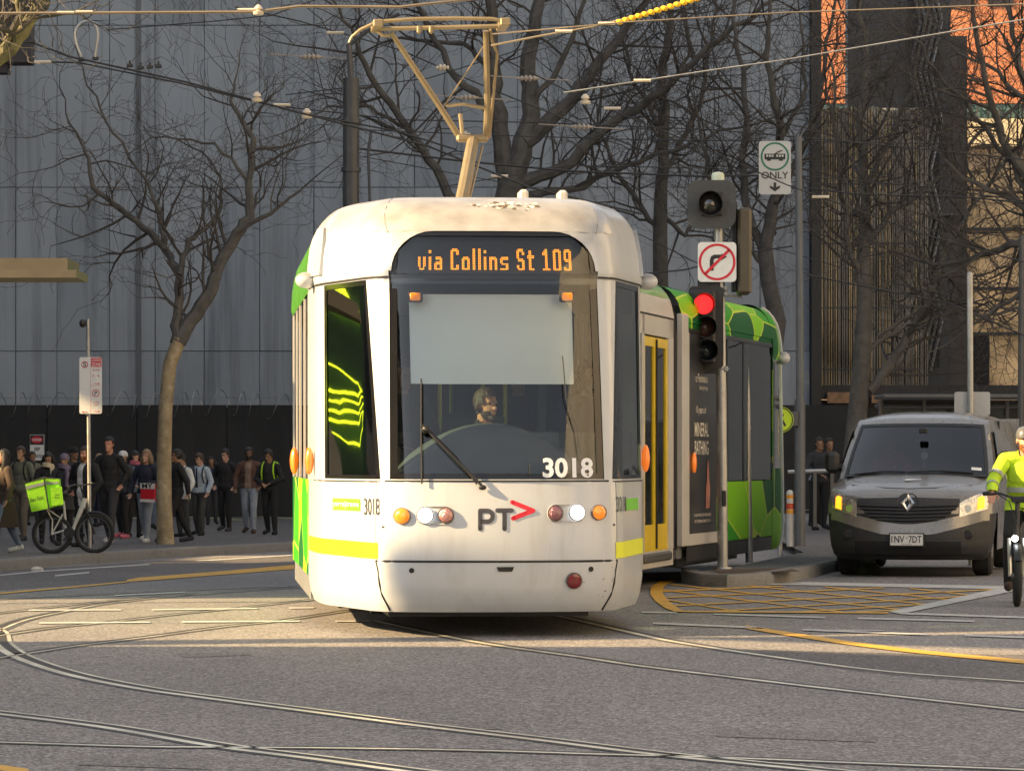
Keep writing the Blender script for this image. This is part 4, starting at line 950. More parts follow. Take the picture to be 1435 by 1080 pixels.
def tree(label,trunk,limbs,Y,seed,lev=2,Lt=1.6,dens=1.,trunkmat=None,group=None,cat='bare tree'):
    s=Y/FP; base=W(trunk[0][0],trunk[0][1],Y); t=empty('bare_tree',base,label=label,cat=cat,group=group); rng=random.Random(seed); o=base
    m=MB(); P=[W(a[0],a[1],Y)-o for a in trunk]; m.tube(P,[a[2] for a in trunk],12)
    m.build('trunk',trunkmat or M_bark,t)
    lb=MB(); tw_=MB(); cnt=[0]
    for lm_ in limbs:
        k=rng.uniform(-1,1); sm=[]
        pts=[]; acc=0
        for i,a in enumerate(lm_):
            p=W(a[0],a[1],Y)-o; p.y+=k*.5*i*(.5 if i<3 else .8); pts.append(p)
        rs=[a[2] for a in lm_]
        # wobble between points
        PP=[];RR=[]
        for i in range(len(pts)-1):
            for j in range(4):
                t_=j/4; w_=(pts[i+1]-pts[i]).length*.03
                PP.append(pts[i].lerp(pts[i+1],t_)+Vector((rng.gauss(0,w_),rng.gauss(0,w_),rng.gauss(0,w_)))*(1 if j else 0)); RR.append(rs[i]+(rs[i+1]-rs[i])*t_)
        PP.append(pts[-1]); RR.append(rs[-1])
        lb.tube(PP,RR,8)
        for i in range(2,len(PP)):
            if RR[i]>.16: continue
            if rng.random()<.75*dens:
                d=(PP[i]-PP[i-1]).normalized(); a=Vector((rng.gauss(0,1),rng.gauss(0,.7),rng.gauss(.3,.9))); a=(a-d*a.dot(d)).normalized()
                grow(tw_,rng,PP[i],d*.55+a*.8,Lt*rng.uniform(.6,1.25),min(.035,RR[i]*.55),lev,cnt)
        grow(tw_,rng,PP[-1],PP[-1]-PP[-2],Lt,max(RR[-1],.012),lev,cnt)
    lb.build('limb',M_bark if trunkmat is M_barkl else (trunkmat or M_bark),t); tw_.build('twigs',M_twig,t,merge=False,smooth=0,kind='stuff')  # shade on the left tree's limbs put in as dark bark
    return t
# left street tree
tree('slim bare street tree with a forked lit trunk on the left footpath',[(232,764,.17),(231,740,.15),(230,700,.14),(230,640,.132),(232,570,.128),(238,510,.125),(252,474,.13)],
 [[(250,480,0.143),(275,440,0.130),(297,400,0.124),(303,375,0.111),(330,325,0.104),(348,300,0.091),(345,250,0.065),(352,190,0.058),(335,165,0.046),(318,135,0.033),(325,100,0.016)],
  [(246,482,0.111),(249,430,0.085),(251,380,0.078),(230,350,0.068),(205,322,0.062),(165,290,0.052),(122,257,0.046),(115,215,0.033),(100,185,0.026),(80,150,0.016)],
  [(251,385,0.058),(262,335,0.052),(285,318,0.046),(300,290,0.039),(300,240,0.026),(270,200,0.019)],
  [(330,325,0.052),(380,300,0.039),(420,270,0.019)],[(230,350,0.046),(225,300,0.039),(205,255,0.033),(150,180,0.023),(110,110,0.018),(90,50,0.010)],[(345,250,0.039),(300,200,0.026),(230,190,0.016)]],64.7,5,2,1.45,.58,M_barkl)
tree('great bare tree with a broad trunk rising right behind the tram pantograph',[(700,700,0.429),(705,420,0.374),(712,280,0.312),(722,230,0.296)],
 [[(712,270,0.234),(700,180,0.187),(692,100,0.156),(690,20,0.125),(680,-60,0.078)],[(722,235,0.281),(745,160,0.218),(740,80,0.187),(755,0,0.140),(760,-60,0.094)],[(735,200,0.195),(790,150,0.156),(835,90,0.125),(880,30,0.094),(930,-40,0.055)],
  [(720,260,0.156),(790,235,0.133),(850,180,0.109),(930,130,0.086),(1010,60,0.062),(1080,10,0.039)],[(640,285,0.125),(600,225,0.101),(560,165,0.086),(520,110,0.070),(500,60,0.047),(470,10,0.031)],[(690,160,0.109),(640,110,0.078),(600,40,0.062),(570,-30,0.039)],
  [(735,275,0.101),(800,265,0.078),(880,230,0.062),(960,205,0.047),(1010,180,0.031)],[(570,180,0.047),(520,150,0.039),(460,150,0.027),(420,180,0.016)],[(745,150,0.078),(800,60,0.062),(830,-20,0.039)],[(692,100,0.078),(650,60,0.055),(560,50,0.031)]],80,7,2,2.3,1.15,group=None)
tree('bare tree with one slender upright trunk between the pantograph and the signals',[(928,700,0.203),(926,420,0.187),(925,330,0.172),(926,270,0.156)],
 [[(926,275,0.148),(930,190,0.133),(928,110,0.109),(940,30,0.078),(935,-50,0.047)],[(928,330,0.078),(905,300,0.062),(870,250,0.055),(850,200,0.039),(820,150,0.027)],[(928,250,0.078),(960,190,0.062),(985,130,0.055),(1000,50,0.039),(1010,-30,0.023)],[(926,300,0.062),(960,330,0.055),(975,300,0.047),(990,240,0.031)],[(930,190,0.062),(890,120,0.047),(870,40,0.031),(850,-30,0.016)],[(928,140,0.055),(965,80,0.039),(960,-20,0.023)]],84,9,2,2.0,1.1)
tree('bare tree with a curving trunk just right of the traffic signals',[(1085,700,0.218),(1082,600,0.203),(1080,520,0.195),(1090,450,0.187),(1078,400,0.172),(1072,350,0.172)],
 [[(1072,355,0.156),(1080,300,0.133),(1095,240,0.101),(1090,170,0.078),(1070,90,0.062),(1075,0,0.039),(1080,-50,0.023)],[(1072,360,0.101),(1050,300,0.094),(1040,220,0.078),(1045,120,0.062),(1030,20,0.039),(1035,-40,0.023)],[(1085,280,0.078),(1120,220,0.070),(1150,130,0.055),(1165,40,0.039),(1180,-40,0.023)],[(1060,320,0.070),(1010,280,0.055),(985,200,0.039),(970,120,0.023)],[(1090,200,0.055),(1130,120,0.039),(1120,20,0.023)],[(1070,370,0.055),(1040,340,0.039),(1000,320,0.023)]],78,13,2,2.0,1.25)
tree('leaning pale trunked tree behind the grey van with a long diagonal limb',[(1192,700,0.234),(1198,620,0.203),(1207,520,0.179),(1212,430,0.156),(1210,340,0.140)],
 [[(1210,345,0.117),(1212,260,0.094),(1205,180,0.078),(1215,90,0.062),(1205,0,0.047),(1210,-50,0.023)],[(1217,548,0.101),(1255,500,0.094),(1290,445,0.086),(1315,400,0.070),(1335,345,0.055),(1370,290,0.047),(1410,240,0.039),(1450,190,0.023)],[(1208,400,0.078),(1190,360,0.062),(1180,290,0.055),(1165,200,0.039),(1155,100,0.023)],[(1212,350,0.070),(1245,300,0.062),(1290,270,0.047),(1350,210,0.039),(1420,150,0.031)],
  [(1218,490,0.047),(1270,455,0.039),(1330,440,0.035),(1390,440,0.031),(1450,425,0.023)],[(1230,470,0.039),(1290,430,0.031),(1340,425,0.023)],[(1212,260,0.062),(1250,190,0.047),(1280,110,0.039),(1300,10,0.023)]],70,17,2,1.9,1.35,mat('grey_bark',(.13,.12,.105),.9,var=.3,scale=4,dirt=((.05,.045,.04),3,.7),bump=.5))
tree('dense bare tree reaching in from the right edge above the van',[(1560,760,0.234),(1540,560,0.211),(1520,430,0.187),(1505,360,0.172)],
 [[(1505,365,0.125),(1460,330,0.094),(1420,340,0.078),(1370,360,0.055),(1320,365,0.039),(1280,350,0.023)],[(1505,365,0.125),(1450,270,0.094),(1400,200,0.070),(1370,120,0.055),(1350,30,0.039)],[(1505,360,0.094),(1460,180,0.078),(1430,90,0.062),(1420,0,0.039)],[(1480,330,0.078),(1420,280,0.055),(1350,250,0.039),(1300,200,0.023)],[(1450,280,0.062),(1380,180,0.047),(1320,120,0.031),(1270,60,0.023)],[(1510,400,0.062),(1440,400,0.047),(1390,440,0.031)],[(1460,180,0.055),(1400,100,0.039),(1330,60,0.023)]],66,23,2,1.8,1.4)
tree('lit mossy branch tree leaning in at the top left corner',[(-200,900,0.234),(-190,500,0.203),(-150,250,0.156)],[[(-150,255,0.125),(-60,150,0.094),(5,75,0.078),(30,45,0.070),(52,0,0.055),(75,-50,0.039)],[(5,75,0.039),(30,25,0.031),(20,-40,0.023)]],36,29,2,1.0,.8,mat('mossy_bark',(.15,.135,.07),.9,var=.5,scale=6,dirt=((.06,.05,.04),4,.7),bump=.6))
# ---------------- traffic signals, signs, poles ----------------
def disc(mb,c,r,n=20,ny=-1,mi=0,dy=0.):
    mb.add([(c[0]+r*math.cos(2*math.pi*i/n),c[1]+dy,c[2]+r*math.sin(2*math.pi*i/n)) for i in range(n)],[tuple(range(n))],mi)
M_sigb=mat('signal_black',(.022,.022,.024),.55,dirt=((.06,.058,.055),5,.5))
M_lens=mat('unlit_lens',(.03,.028,.028),.15,coat=1)
M_redlit=mat('red_signal_light',(.8,.02,.02),.3,emis=(1,.012,.012),estr=1.1)
YS=40.9; sp=empty('traffic_signal',G(1013,797,.0)*1,label='galvanised traffic signal post on the island showing a red light',cat='traffic signal')
b0=G(1013,797,.13); sp.location=b0; YS=b0.y
def Q(px,py,dy=0.): return W(px,py,YS+dy)-b0 if dy==0 else W(px,py,YS)-b0+Vector((0,dy,0))
m=MB(); m.tube([Q(1013,797),Q(1011,560),Q(1007,262)],[.062,.060,.058],14); m.build('post',M_steel,sp,smooth=50)
m=MB(); m.tube([Q(1013,797),Q(1013,794)],[.11,.10],14); m.build('base_plate',M_steel,sp)
m=MB(); m.lathe([(.072,0),(.075,.10),(.06,.13),(.02,.14)],Q(1006,258),14); m.build('post_cap',mat('pale_green_cap',(.55,.62,.48),.5),sp)
m=MB(); m.box(Q(1014,698,-.065),(.05,.03,.18),bev=.006); m.build('push_button',M_black,sp)
for y in (403,516,404): 
    pass
def lantern(cx,cy,r,litm,depth=.22):
    m=MB(); c=Q(cx,cy,-.30); n=20
    # visor: tube open at the front, cut lower at the bottom
    rows=[]
    for k,(rr,dy) in enumerate(((r*1.12,.08),(r*1.12,-depth),(r*1.06,-depth),(r*1.06,.06))):
        rows.append([c+Vector((rr*math.cos(2*math.pi*i/n),dy+(.10 if dy<0 and math.sin(2*math.pi*i/n)<-.5 else 0),rr*math.sin(2*math.pi*i/n))) for i in range(n)])
    m.grid(rows,0,closed=True); m.build('visor',M_sigb,sp,smooth=50)
    m=MB(); rows=[]
    for rr,dy in((r*1.06,.055),(r*.9,.03),(r*.5,.01),(.004,.0)): rows.append([c+Vector((rr*math.cos(2*math.pi*i/n),dy,rr*math.sin(2*math.pi*i/n))) for i in range(n)])
    m.grid(rows,0,closed=True); m.build('lens',litm,sp,smooth=60)
# upper single lantern on a square board
m=MB(); P=rrect(.56,.56,.13,6); c=Q(996,288,-.20); m.prism([(c.x+a,c.y,c.z+b) for a,b in P],(0,.03,0)); m.build('backing_board',mat('faded_board',(.055,.058,.062),.6,dirt=((.12,.12,.12),6,.5)),sp,smooth=0)
m=MB(); m.box(Q(996,288,-.12),(.28,.2,.30),bev=.03); m.build('lantern_housing',M_sigb,sp)
lantern(993,288,.13,M_lens,.14)
m=MB(); m.add([Q(993,288,-.28)+Vector((a*.06,0,b*.06)) for a,b in((0,1),(.9,-.6),(.35,-.4),(.2,-.1),(-.6,-.9),(-.3,.1))],[tuple(range(6))]); m.build('arrow_symbol',mat('unlit_arrow',(.18,.18,.18),.4),sp,smooth=0)
# three light head
m=MB(); m.box(Q(983,459,-.14),(.30,.24,.86),bev=.03); m.build('lantern_housing',M_sigb,sp)
m=MB(); P=rrect(.40,.95,.05,3); c=Q(989,459,-.10); m.prism([(c.x+a,c.y,c.z+b) for a,b in P],(0,.02,0)); m.build('backing_board',M_sigb,sp,smooth=0)
lantern(984,428,.115,M_redlit); lantern(986,460,.115,mat('dim_amber_lens',(.12,.045,.03),.2,coat=1)); lantern(988,492,.115,mat('dim_green_lens',(.03,.04,.04),.15,coat=1))
m=MB(); m.box(Q(993,402,-.06),(.26,.03,.17),bev=.005); m.build('bracket',M_sigb,sp)
m=MB(); m.box(Q(992,516,-.06),(.24,.03,.13),bev=.005); m.build('bracket',M_sigb,sp)
for y in(404,517,412): 
    m=MB(); m.tube([Q(1003,y,-.05),Q(1022,y,-.05)],.012,6); m.box(Q(1017,y,-.03),(.05,.06,.06),bev=.01); m.build('clamp',M_steel,sp)
# side facing lanterns behind
m=MB(); m.box(Q(1043,352,.10),(.16,.42,1.0),bev=.03); m.build('lantern_housing',mat('bronze_grey_housing',(.10,.085,.06),.45,metal=.3),sp)
m=MB(); m.box(Q(1030,345,.16),(.05,.34,1.04),bev=.01); m.build('backing_board',M_sigb,sp)
m=MB(); m.tube([Q(1008,295),Q(1043,292,.05)],.018,6); m.tube([Q(1010,412),Q(1040,416,.05)],.018,6); m.each('bracket',M_steel,sp)
m=MB(); m.tube([Q(997,335,-.1),Q(1003,345,-.12),Q(1012,352,-.06),Q(1022,330,-.04),Q(1030,300,0)],.010,5); m.build('cable',M_black,sp)
# no right turn sign
sg=MB(); c=Q(1004,368,-.13); P=rrect(.445,.46,.045,5); sg.prism([(c.x+a,c.y,c.z+b) for a,b in P],(0,.012,0)); spl=sg.build('sign_plate',M_signw,sp,smooth=0)
fn=lambda a,b:(c.x+a,c.y-.004,c.z+b)
m=MB(); ring(.185,.213,fn,m,40); m.build('red_ring',M_sred,spl,smooth=0)
fn2=lambda a,b:(c.x+a,c.y-.003,c.z+b)
m=MB(); m.grid([[fn2(-.085,-.10),fn2(-.04,-.10)],[fn2(-.085,.02),fn2(-.04,.02)],[fn2(-.07,.065),fn2(-.035,.03)],[fn2(-.035,.085),fn2(-.015,.04)],[fn2(.05,.085),fn2(.05,.04)]]); m.add([fn2(.05,.10),fn2(.05,.02),fn2(.115,.06)],[(0,1,2)]); m.build('turn_arrow',M_sblk,spl,smooth=0)
fn3=lambda a,b:(c.x+a,c.y-.006,c.z+b)
m=MB(); stroke(m,[(-.14,-.14),(0,0),(.14,.14)],.032,fn3); m.build('red_slash',M_sred,spl,smooth=0)
# short galvanised post
g0=G(1050,788,.13); po=MB(); po.tube([Vector((0,0,0)),W(1046,560,g0.y)-g0,W(1043,486,g0.y)-g0],.047,14)
po.lathe([(.047,0),(.045,.03),(.03,.05),(.005,.055)],W(1043,486,g0.y)-g0,14); po.tube([W(1047,600,g0.y)-g0+Vector((0,0,-.01)),W(1047,600,g0.y)-g0+Vector((0,0,.02))],.053,14)
o=po.build('steel_post',M_steel,label='short bare galvanised post with a rounded cap beside the signal post',cat='post'); o.location=g0
# tram only sign on tall pole
YO=53.; pb=W(1121,712,YO); pb.z=gz(pb.x,pb.y); ps=empty('tram_only_sign',pb,label='tall grey pole carrying a white sign with a tram symbol and the word ONLY',cat='sign')
def O(px,py,dy=0.): return W(px,py,YO)-pb+Vector((0,dy,0))
m=MB(); m.tube([Vector((0,0,0)),O(1121,560)],.08,12); m.tube([O(1121,560),O(1119,190)],[.06,.05],10); m.build('pole',mat('grey_painted_pole',(.13,.14,.15),.5,metal=.3),ps)
m=MB(); m.tube([O(1119,215,-.02),O(1085,215,-.02)],.012,6); m.tube([O(1119,255,-.02),O(1085,255,-.02)],.012,6); m.each('bracket',M_dsteel,ps)
m=MB(); m.box(O(1113,587,-.1),(.10,.08,.22),bev=.01); m.build('control_box',M_dsteel,ps)
c=O(1085.5,235.5,-.06); sw=.475; shh=.79; m=MB(); P=rrect(sw,shh,.04,4); m.prism([(c.x+a,c.y,c.z+b) for a,b in P],(0,.012,0)); spl=m.build('sign_plate',mat('weathered_sign_white',(.50,.52,.52),.5,dirt=((.3,.3,.28),6,.5)),ps,smooth=0)
fn=lambda a,b:(c.x+a,c.y-.004,c.z+b)
m=MB(); ring(.185,.212,lambda a,b:fn(a,b+.165),m,36); m.build('green_ring',M_sgrn,spl,smooth=0)
m=MB()
m.poly([fn(a,b) for a,b in((-.15,.12),(.15,.12),(.155,.15),(.155,.205),(-.155,.205),(-.155,.15))]); m.poly([fn(a,b) for a,b in((-.12,.10),(-.06,.10),(-.06,.12),(-.12,.12))]); m.poly([fn(a,b) for a,b in((.06,.10),(.12,.10),(.12,.12),(.06,.12))])
stroke(m,[(0,.205),(.04,.235),(.11,.255)],.012,fn); stroke(m,[(.02,.205),(.05,.22),(.10,.25)],.008,fn); m.build('tram_symbol',M_sblk,spl,smooth=0)
fw=lambda a,b:(c.x+a,c.y-.007,c.z+b)
m=MB(); 
for x in(-.13,-.09,-.05,.02,.06,.10): m.poly([fw(x,.16),fw(x+.028,.16),fw(x+.028,.19),fw(x,.19)])
m.build('tram_symbol_windows',mat('weathered_sign_white',(.5,.52,.52),.5),spl,smooth=0)
m=MB(); text_on(m,'ONLY',.40,.105,lambda u,v:fn(-.20+u,-.165+v),.012); m.poly([fn(a,b) for a,b in((-.02,-.22),(.02,-.22),(.02,-.29),(.075,-.265),(.075,-.30),(0,-.355),(-.075,-.30),(-.075,-.265),(-.02,-.29))]); m.build('lettering',M_sblk,spl,smooth=0)
# dark support pole behind tram with pipes
pd=MB(); b0_=W(492,700,50); b0_.z=-.2
pd.tube([Vector((0,0,0)),W(492,110,50)-b0_],.115,14); pd.tube([W(492,110,50)-b0_,W(489,62,50)-b0_],.04,8); pd.tube([W(489,64,50)-b0_,W(530,32,50)-b0_,W(560,20,50)-b0_],.03,6)
pd.lathe([(.15,-.03),(.15,.03)],W(492,170,50)-b0_,14); pd.lathe([(.14,-.03),(.14,.03)],W(492,238,50)-b0_,14)
pd.tube([W(519,300,50)-b0_,W(516,215,50)-b0_,W(520,185,50)-b0_],.02,6)
o=pd.build('overhead_wire_pole',mat('dark_pole_paint',(.06,.063,.07),.45,metal=.4,dirt=((.12,.12,.12),5,.4)),label='dark round pole holding the overhead wires behind the tram roof',cat='pole'); o.location=b0_
pd=MB(); b0_=W(1430,700,58); b0_.z=-.15; pd.tube([Vector((0,0,0)),W(1433,330,58)-b0_],.06,10); o=pd.build('overhead_wire_pole',M_dsteel,label='slender dark pole at the far right edge above the cyclist',cat='pole'); o.location=b0_
# bare pole with a blank backed sign above the van
b0_=W(1361,700,47); b0_.z=-.15; pe=empty('sign_pole',b0_,label='tall thin galvanised pole rising behind the van with the pale back of a sign',cat='sign')
m=MB(); m.tube([Vector((0,0,0)),W(1359,384,47)-b0_],.04,10); m.lathe([(.04,0),(.03,.02),(.004,.03)],W(1359,384,47)-b0_,10); m.build('pole',M_steel,pe)
m=MB(); a=W(1337,582,47.1)-b0_; b=W(1387,549,47.1)-b0_; m.prism([(x,.06,z) for x,z in [(p[0]+(a.x+b.x)/2,p[1]+(a.z+b.z)/2) for p in rrect(b.x-a.x,b.z-a.z,.03,4)]],(0,.01,0)); m.build('sign_plate',mat('sign_back_aluminium',(.42,.43,.43),.5,metal=.3),pe)
# left parking sign
g0=G(128,768,.15); g0=Vector((W(126,768,61).x,61,gz(-7,61)+.15)); lp=empty('parking_sign',g0,label='thin pole with red and white loading zone parking signs on the left footpath',cat='sign')
def Lp(px,py,dy=0.): return W(px,py,61)-g0+Vector((0,dy,0))
m=MB(); m.tube([Vector((0,0,0)),Lp(123,447)],.032,10); m.build('pole',M_steel,lp)
m=MB(); m.ell(Lp(116,453,-.02),(.06,.10,.075),12,8); m.tube([Lp(122,455),Lp(117,455,-.02)],.02,6); m.build('camera_head',M_black,lp)
m=MB(); P=rrect(.385,.965,.03,4); c=Lp(127.5,540,-.05); m.prism([(c.x+a,c.y,c.z+b) for a,b in P],(0,.012,0)); spl=m.build('sign_plate',M_signw,lp,smooth=0)
fn=lambda a,b:(c.x+a,c.y-.004,c.z+b)
m=MB(); m.poly([fn(a,b) for a,b in((.01,.315),(.185,.315),(.185,.47),(.01,.47))]); ring(.046,.058,lambda a,b:fn(a-.10,b+.355),m,20); ring(.052,.064,lambda a,b:fn(a+.09,b-.13),m,20)
m.poly([fn(a,b) for a,b in((-.155,-.455),(-.12,-.44),(-.12,-.451),(-.05,-.451),(-.05,-.459),(-.12,-.459),(-.12,-.47))]); m.poly([fn(a,b) for a,b in((.165,-.445),(.13,-.43),(.13,-.441),(.06,-.441),(.06,-.449),(.13,-.449),(.13,-.46))]); m.poly([fn(a,b) for a,b in((.165,.03),(.13,.045),(.13,.034),(.06,.034),(.06,.026),(.13,.026),(.13,.015))])
m.poly([fn(a,b) for a,b in((.008,-.005),(.188,-.005),(.188,0),(.008,0))]); m.poly([fn(a,b) for a,b in((-.001,-.47),(.003,-.47),(.003,.47),(-.001,.47))])
text_on(m,'7-  4-',.13,.05,lambda u,v:fn(.03+u,.14+v),.0); text_on(m,'AT OTHER',.11,.025,lambda u,v:fn(.035+u,-.30+v),.0); text_on(m,'TIMES',.07,.025,lambda u,v:fn(.055+u,-.345+v),.0); text_on(m,'30 MIN',.12,.035,lambda u,v:fn(.035+u,.245+v),.0)
m.build('sign_print',M_sred,spl,smooth=0)
m=MB(); text_on(m,'S',.055,.075,lambda u,v:fn(-.128+u,.318+v),.01); text_on(m,'P',.045,.07,lambda u,v:fn(.07+u,-.165+v),.012); m.build('lettering',M_sblk,spl,smooth=0)
m=MB(); f5=lambda a,b:(c.x+a,c.y-.007,c.z+b); text_on(m,'LOADING',.15,.045,lambda u,v:f5(.022+u,.41+v),.008); text_on(m,'ZONE',.15,.06,lambda u,v:f5(.022+u,.33+v),.012); m.build('lettering',M_signw,spl,smooth=0)
# pedestrian crossing disc, bollards, rail
b0_=W(1094,700,52); b0_.z=-.1; pc=empty('crossing_sign',b0_,label='round yellow green pedestrian crossing sign showing beyond the rear end of the tram',cat='sign')
m=MB(); m.tube([Vector((0,.05,0)),W(1094,570,52)-b0_+Vector((0,.05,0))],.03,8); m.build('pole',M_steel,pc)
m=MB(); c=W(1094,588,52)-b0_; disc(m,c,.19,24); m.v+= []; m=MB(); m.lathe([(.19,0),(.19,.015)],c,24,axis='Y'); spl=m.build('sign_plate',mat('fluorescent_yellow_green',(.55,.75,.03),.45),pc,smooth=0)
m=MB(); ring(.165,.18,lambda a,b:(c.x+a,c.y-.004,c.z+b),m,24); m.poly([(c.x+a,c.y-.005,c.z+b) for a,b in((-.05,-.1),(0,.0),(.06,-.1),(.08,-.08),(.02,.03),(.05,.07),(0,.12),(-.04,.06),(-.02,.0),(-.08,-.08))]); m.build('walking_symbol',M_sblk,spl,smooth=0)
M_rb=mat('red_reflective_band',(.5,.06,.02),.4); M_ob=mat('orange_reflective_band',(.75,.32,.03),.4); M_wb=mat('white_bollard_paint',(.5,.5,.48),.6)
def bollard(px,Y,lab):
    b=W(px,700,Y); b.z=gz(b.x,Y)+.13; e=empty('bollard',b,label=lab,cat='bollard',group='striped bollards at the tram stop')
    m=MB(); m.tube([(0,0,0),(0,0,.78)],.052,14); m.lathe([(.054,.78),(.05,.81),(.03,.835),(.005,.84)],(0,0,0),14); m.build('post',M_wb,e,smooth=50)
    for z,h,mt in((.74,.05,M_ob),(.60,.08,M_rb),(.52,.06,M_ob)):
        m=MB(); m.tube([(0,0,z-h*.5),(0,0,z+h*.5)],.0555,14); m.build('band',mt,e,smooth=50)
bollard(1107,53.0,'white bollard with orange and red bands just past the rear end of the tram'); bollard(1171,51,'banded white bollard half hidden behind the left mirror of the van')
b0_=W(1140,700,54); b0_.z=-.05; ra=empty('guard_rail',b0_,label='low grey metal guard rail between the two striped bollards',cat='railing')
m=MB(); m.tube([W(1104,661,54)-b0_,W(1172,659,54)-b0_],.03,8); m.build('top_rail',M_steel,ra)
for px in(1117,1142,1166): m=MB(); m.box(W(px,698,54)-b0_,(.05,.05,.85)); m.build('post',M_dsteel,ra)
# ---------------- overhead wires ----------------
M_wirel=mat('copper_wire',(.40,.32,.22),.4,metal=.7); M_wired=mat('dark_cable',(.035,.035,.036),.6); M_ins=mat('pale_insulator',(.60,.52,.40),.35,coat=.5)
def wire(label,pts,Y,r,mt=M_wired,ins=(),sag=0,name='overhead_wire'):
    o=W(pts[0][0],pts[0][1],Y); e=empty(name,o,label=label,cat='overhead wire'); P=[]
    ys=[Y+(p[2] if len(p)>2 else 0) for p in pts]
    m=MB(); P=[W(x[0],x[1],y)-o for x,y in zip(pts,ys)]; m.tube(P,r,6 if r>.01 else 4); m.build('cable',mt,e,smooth=60)
    for (px,py,kind) in ins:
        m=MB(); p=W(px,py,Y)-o; s=Y/FP
        if kind=='spool':
            m.lathe([(s*2,-s*9),(s*3,-s*8),(s*2,-s*5),(s*5,-s*4),(s*5,-s*2),(s*2.5,0),(s*5,s*2),(s*5,s*4),(s*2,s*5),(s*3,s*8),(s*2,s*9)],p,10,axis='X')
        elif kind=='bell': m.lathe([(s*2,-s*7),(s*7,-s*6),(s*8,-s*2),(s*3,0),(s*6,s*2),(s*5,s*5),(s*2,s*8)],p,12)
        elif kind=='clamp': m.box(p,(s*9,s*5,s*5),bev=s); m.lathe([(s*1.5,0),(s*1.5,s*7)],p,6)
        else: m.tube([p-Vector((s*12,0,0)),p+Vector((s*12,0,0))],s*2.2,8)
        m.build('insulator' if kind in('spool','bell') else 'wire_clamp',M_ins if kind!='clamp' else mt,e)
    return e
wire('sunlit pale wire running across the upper left corner to an insulator',[(-200,20),(355,17),(420,9),(560,10),(760,-12)],26,.011,M_wirel,[(92,18,'rod'),(118,17,'rod'),(345,14,'rod'),(362,15,'bell')])
wire('yellow sleeved wire rising to the top edge right of the pantograph',[(688,64),(760,50),(830,38),(870,28),(985,-4),(1040,-20)],31,.009,M_wirel,[(790,44,'rod'),(850,33,'rod')])
m=MB(); o=W(868,31,31)
for i in range(14): 
    a=W(868+i*9,31-i*2.7,31)-o; m.ell(a,(.034,.03,.024),8,6,M=Matrix.Rotation(R(15),3,'Y'))
y_=m.build('wire_sleeve',mat('yellow_sleeve',(.80,.50,.02),.4),label='bright yellow beaded sleeve on the wire at the top of the picture',cat='wire sleeve'); y_.location=o
wire('pale wire slanting across the top right corner',[(690,48),(880,31),(1100,18),(1435,6),(1600,0)],29,.006,M_wirel)
wire('thin grey wire crossing from the pantograph towards the brick building',[(790,130),(1000,98),(1100,84),(1330,45),(1600,0)],33,.007,M_steel,[(900,113,'rod')])
wire('long dark span wire from the top left sloping down behind the pantograph',[(-100,50),(45,60),(100,80),(260,115),(420,158),(600,205),(740,262),(900,300)],44,.014,M_wired,[(45,58,'clamp'),(182,92,'clamp'),(197,95,'clamp'),(210,94,'clamp'),(222,93,'clamp'),(360,137,'bell')])
wire('lower dark cable running beside the span wire at the left',[(-100,84),(60,87),(110,88),(250,116),(430,160),(560,185),(640,210)],46,.012,M_wired,[(60,87,'rod'),(114,84,'clamp'),(134,82,'clamp'),(395,147,'rod'),(430,160,'bell')])
m=MB(); o=W(114,82,44.3); m.tube([W(x,y,44.3)-o for x,y in smoothpts([(114,80),(107,62),(105,46),(112,34),(122,30),(132,34),(137,48),(135,66),(133,80)],6)],.017,7); q=m.build('jumper_loop',M_steel,label='looped grey jumper cable standing up from the span wire at the upper left',cat='cable loop'); q.location=o
k=0
for pts,Y,r,nm in [([(330,10),(420,30),(560,70),(700,130),(850,190),(1000,250)],52,.010,'faint cable falling from the top left past the pantograph towards the signals'),
 ([(150,42),(300,30),(380,22),(470,-10)],50,.008,'thin dark cable in the upper left above the street tree'),
 ([(400,150),(560,168),(760,172),(1000,182),(1200,200),(1500,230)],56,.010,'level dark cable threading through the bare tree crowns'),
 ([(510,182),(700,190),(900,196),(1100,198),(1500,204)],58,.009,'straight dark cable just above the round tram only sign'),
 ([(500,208),(650,226),(800,240),(980,247),(1063,246)],55,.018,'thick black cable passing behind the tall pantograph arm'),
 ([(620,262),(800,232),(1000,236),(1300,262),(1560,300)],57,.009,'sagging dark cable crossing below the tram only sign'),
 ([(510,220),(700,255),(900,330),(1000,380),(1040,400)],60,.008,'diagonal cable disappearing behind the signal lanterns'),
 ([(700,80),(820,140),(960,196),(1100,258),(1300,330),(1500,385)],48,.009,'long diagonal cable from the pantograph down to the right edge'),
 ([(1060,255),(1200,272),(1350,276),(1500,290)],54,.014,'heavy dark cable right of the tram only sign'),
 ([(1130,385),(1230,405),(1330,425),(1435,470),(1520,500)],56,.014,'dark cable drooping across the finned glass facade'),
 ([(1000,330),(1100,352),(1250,395),(1435,440)],59,.008,'faint cable crossing the pale trunk behind the van'),
 ([(890,385),(960,378),(1060,352),(1110,345)],54,.013,'short dark cable running from the tram roof to the signals'),
 ([(400,133),(600,110),(760,60),(900,10),(960,-20)],50,.008,'faint wire rising to the right behind the pantograph head')]:
    ins=[]
    if k==5: ins=[(700,247,'rod')]
    if k==7: ins=[(820,140,'bell'),(858,152,'rod'),(1150,276,'rod')]
    if k==0: ins=[(470,46,'rod'),(620,95,'spool')]
    if k==3: ins=[(650,189,'spool')]
    wire(nm,pts,Y,r,M_wired,ins); k+=1
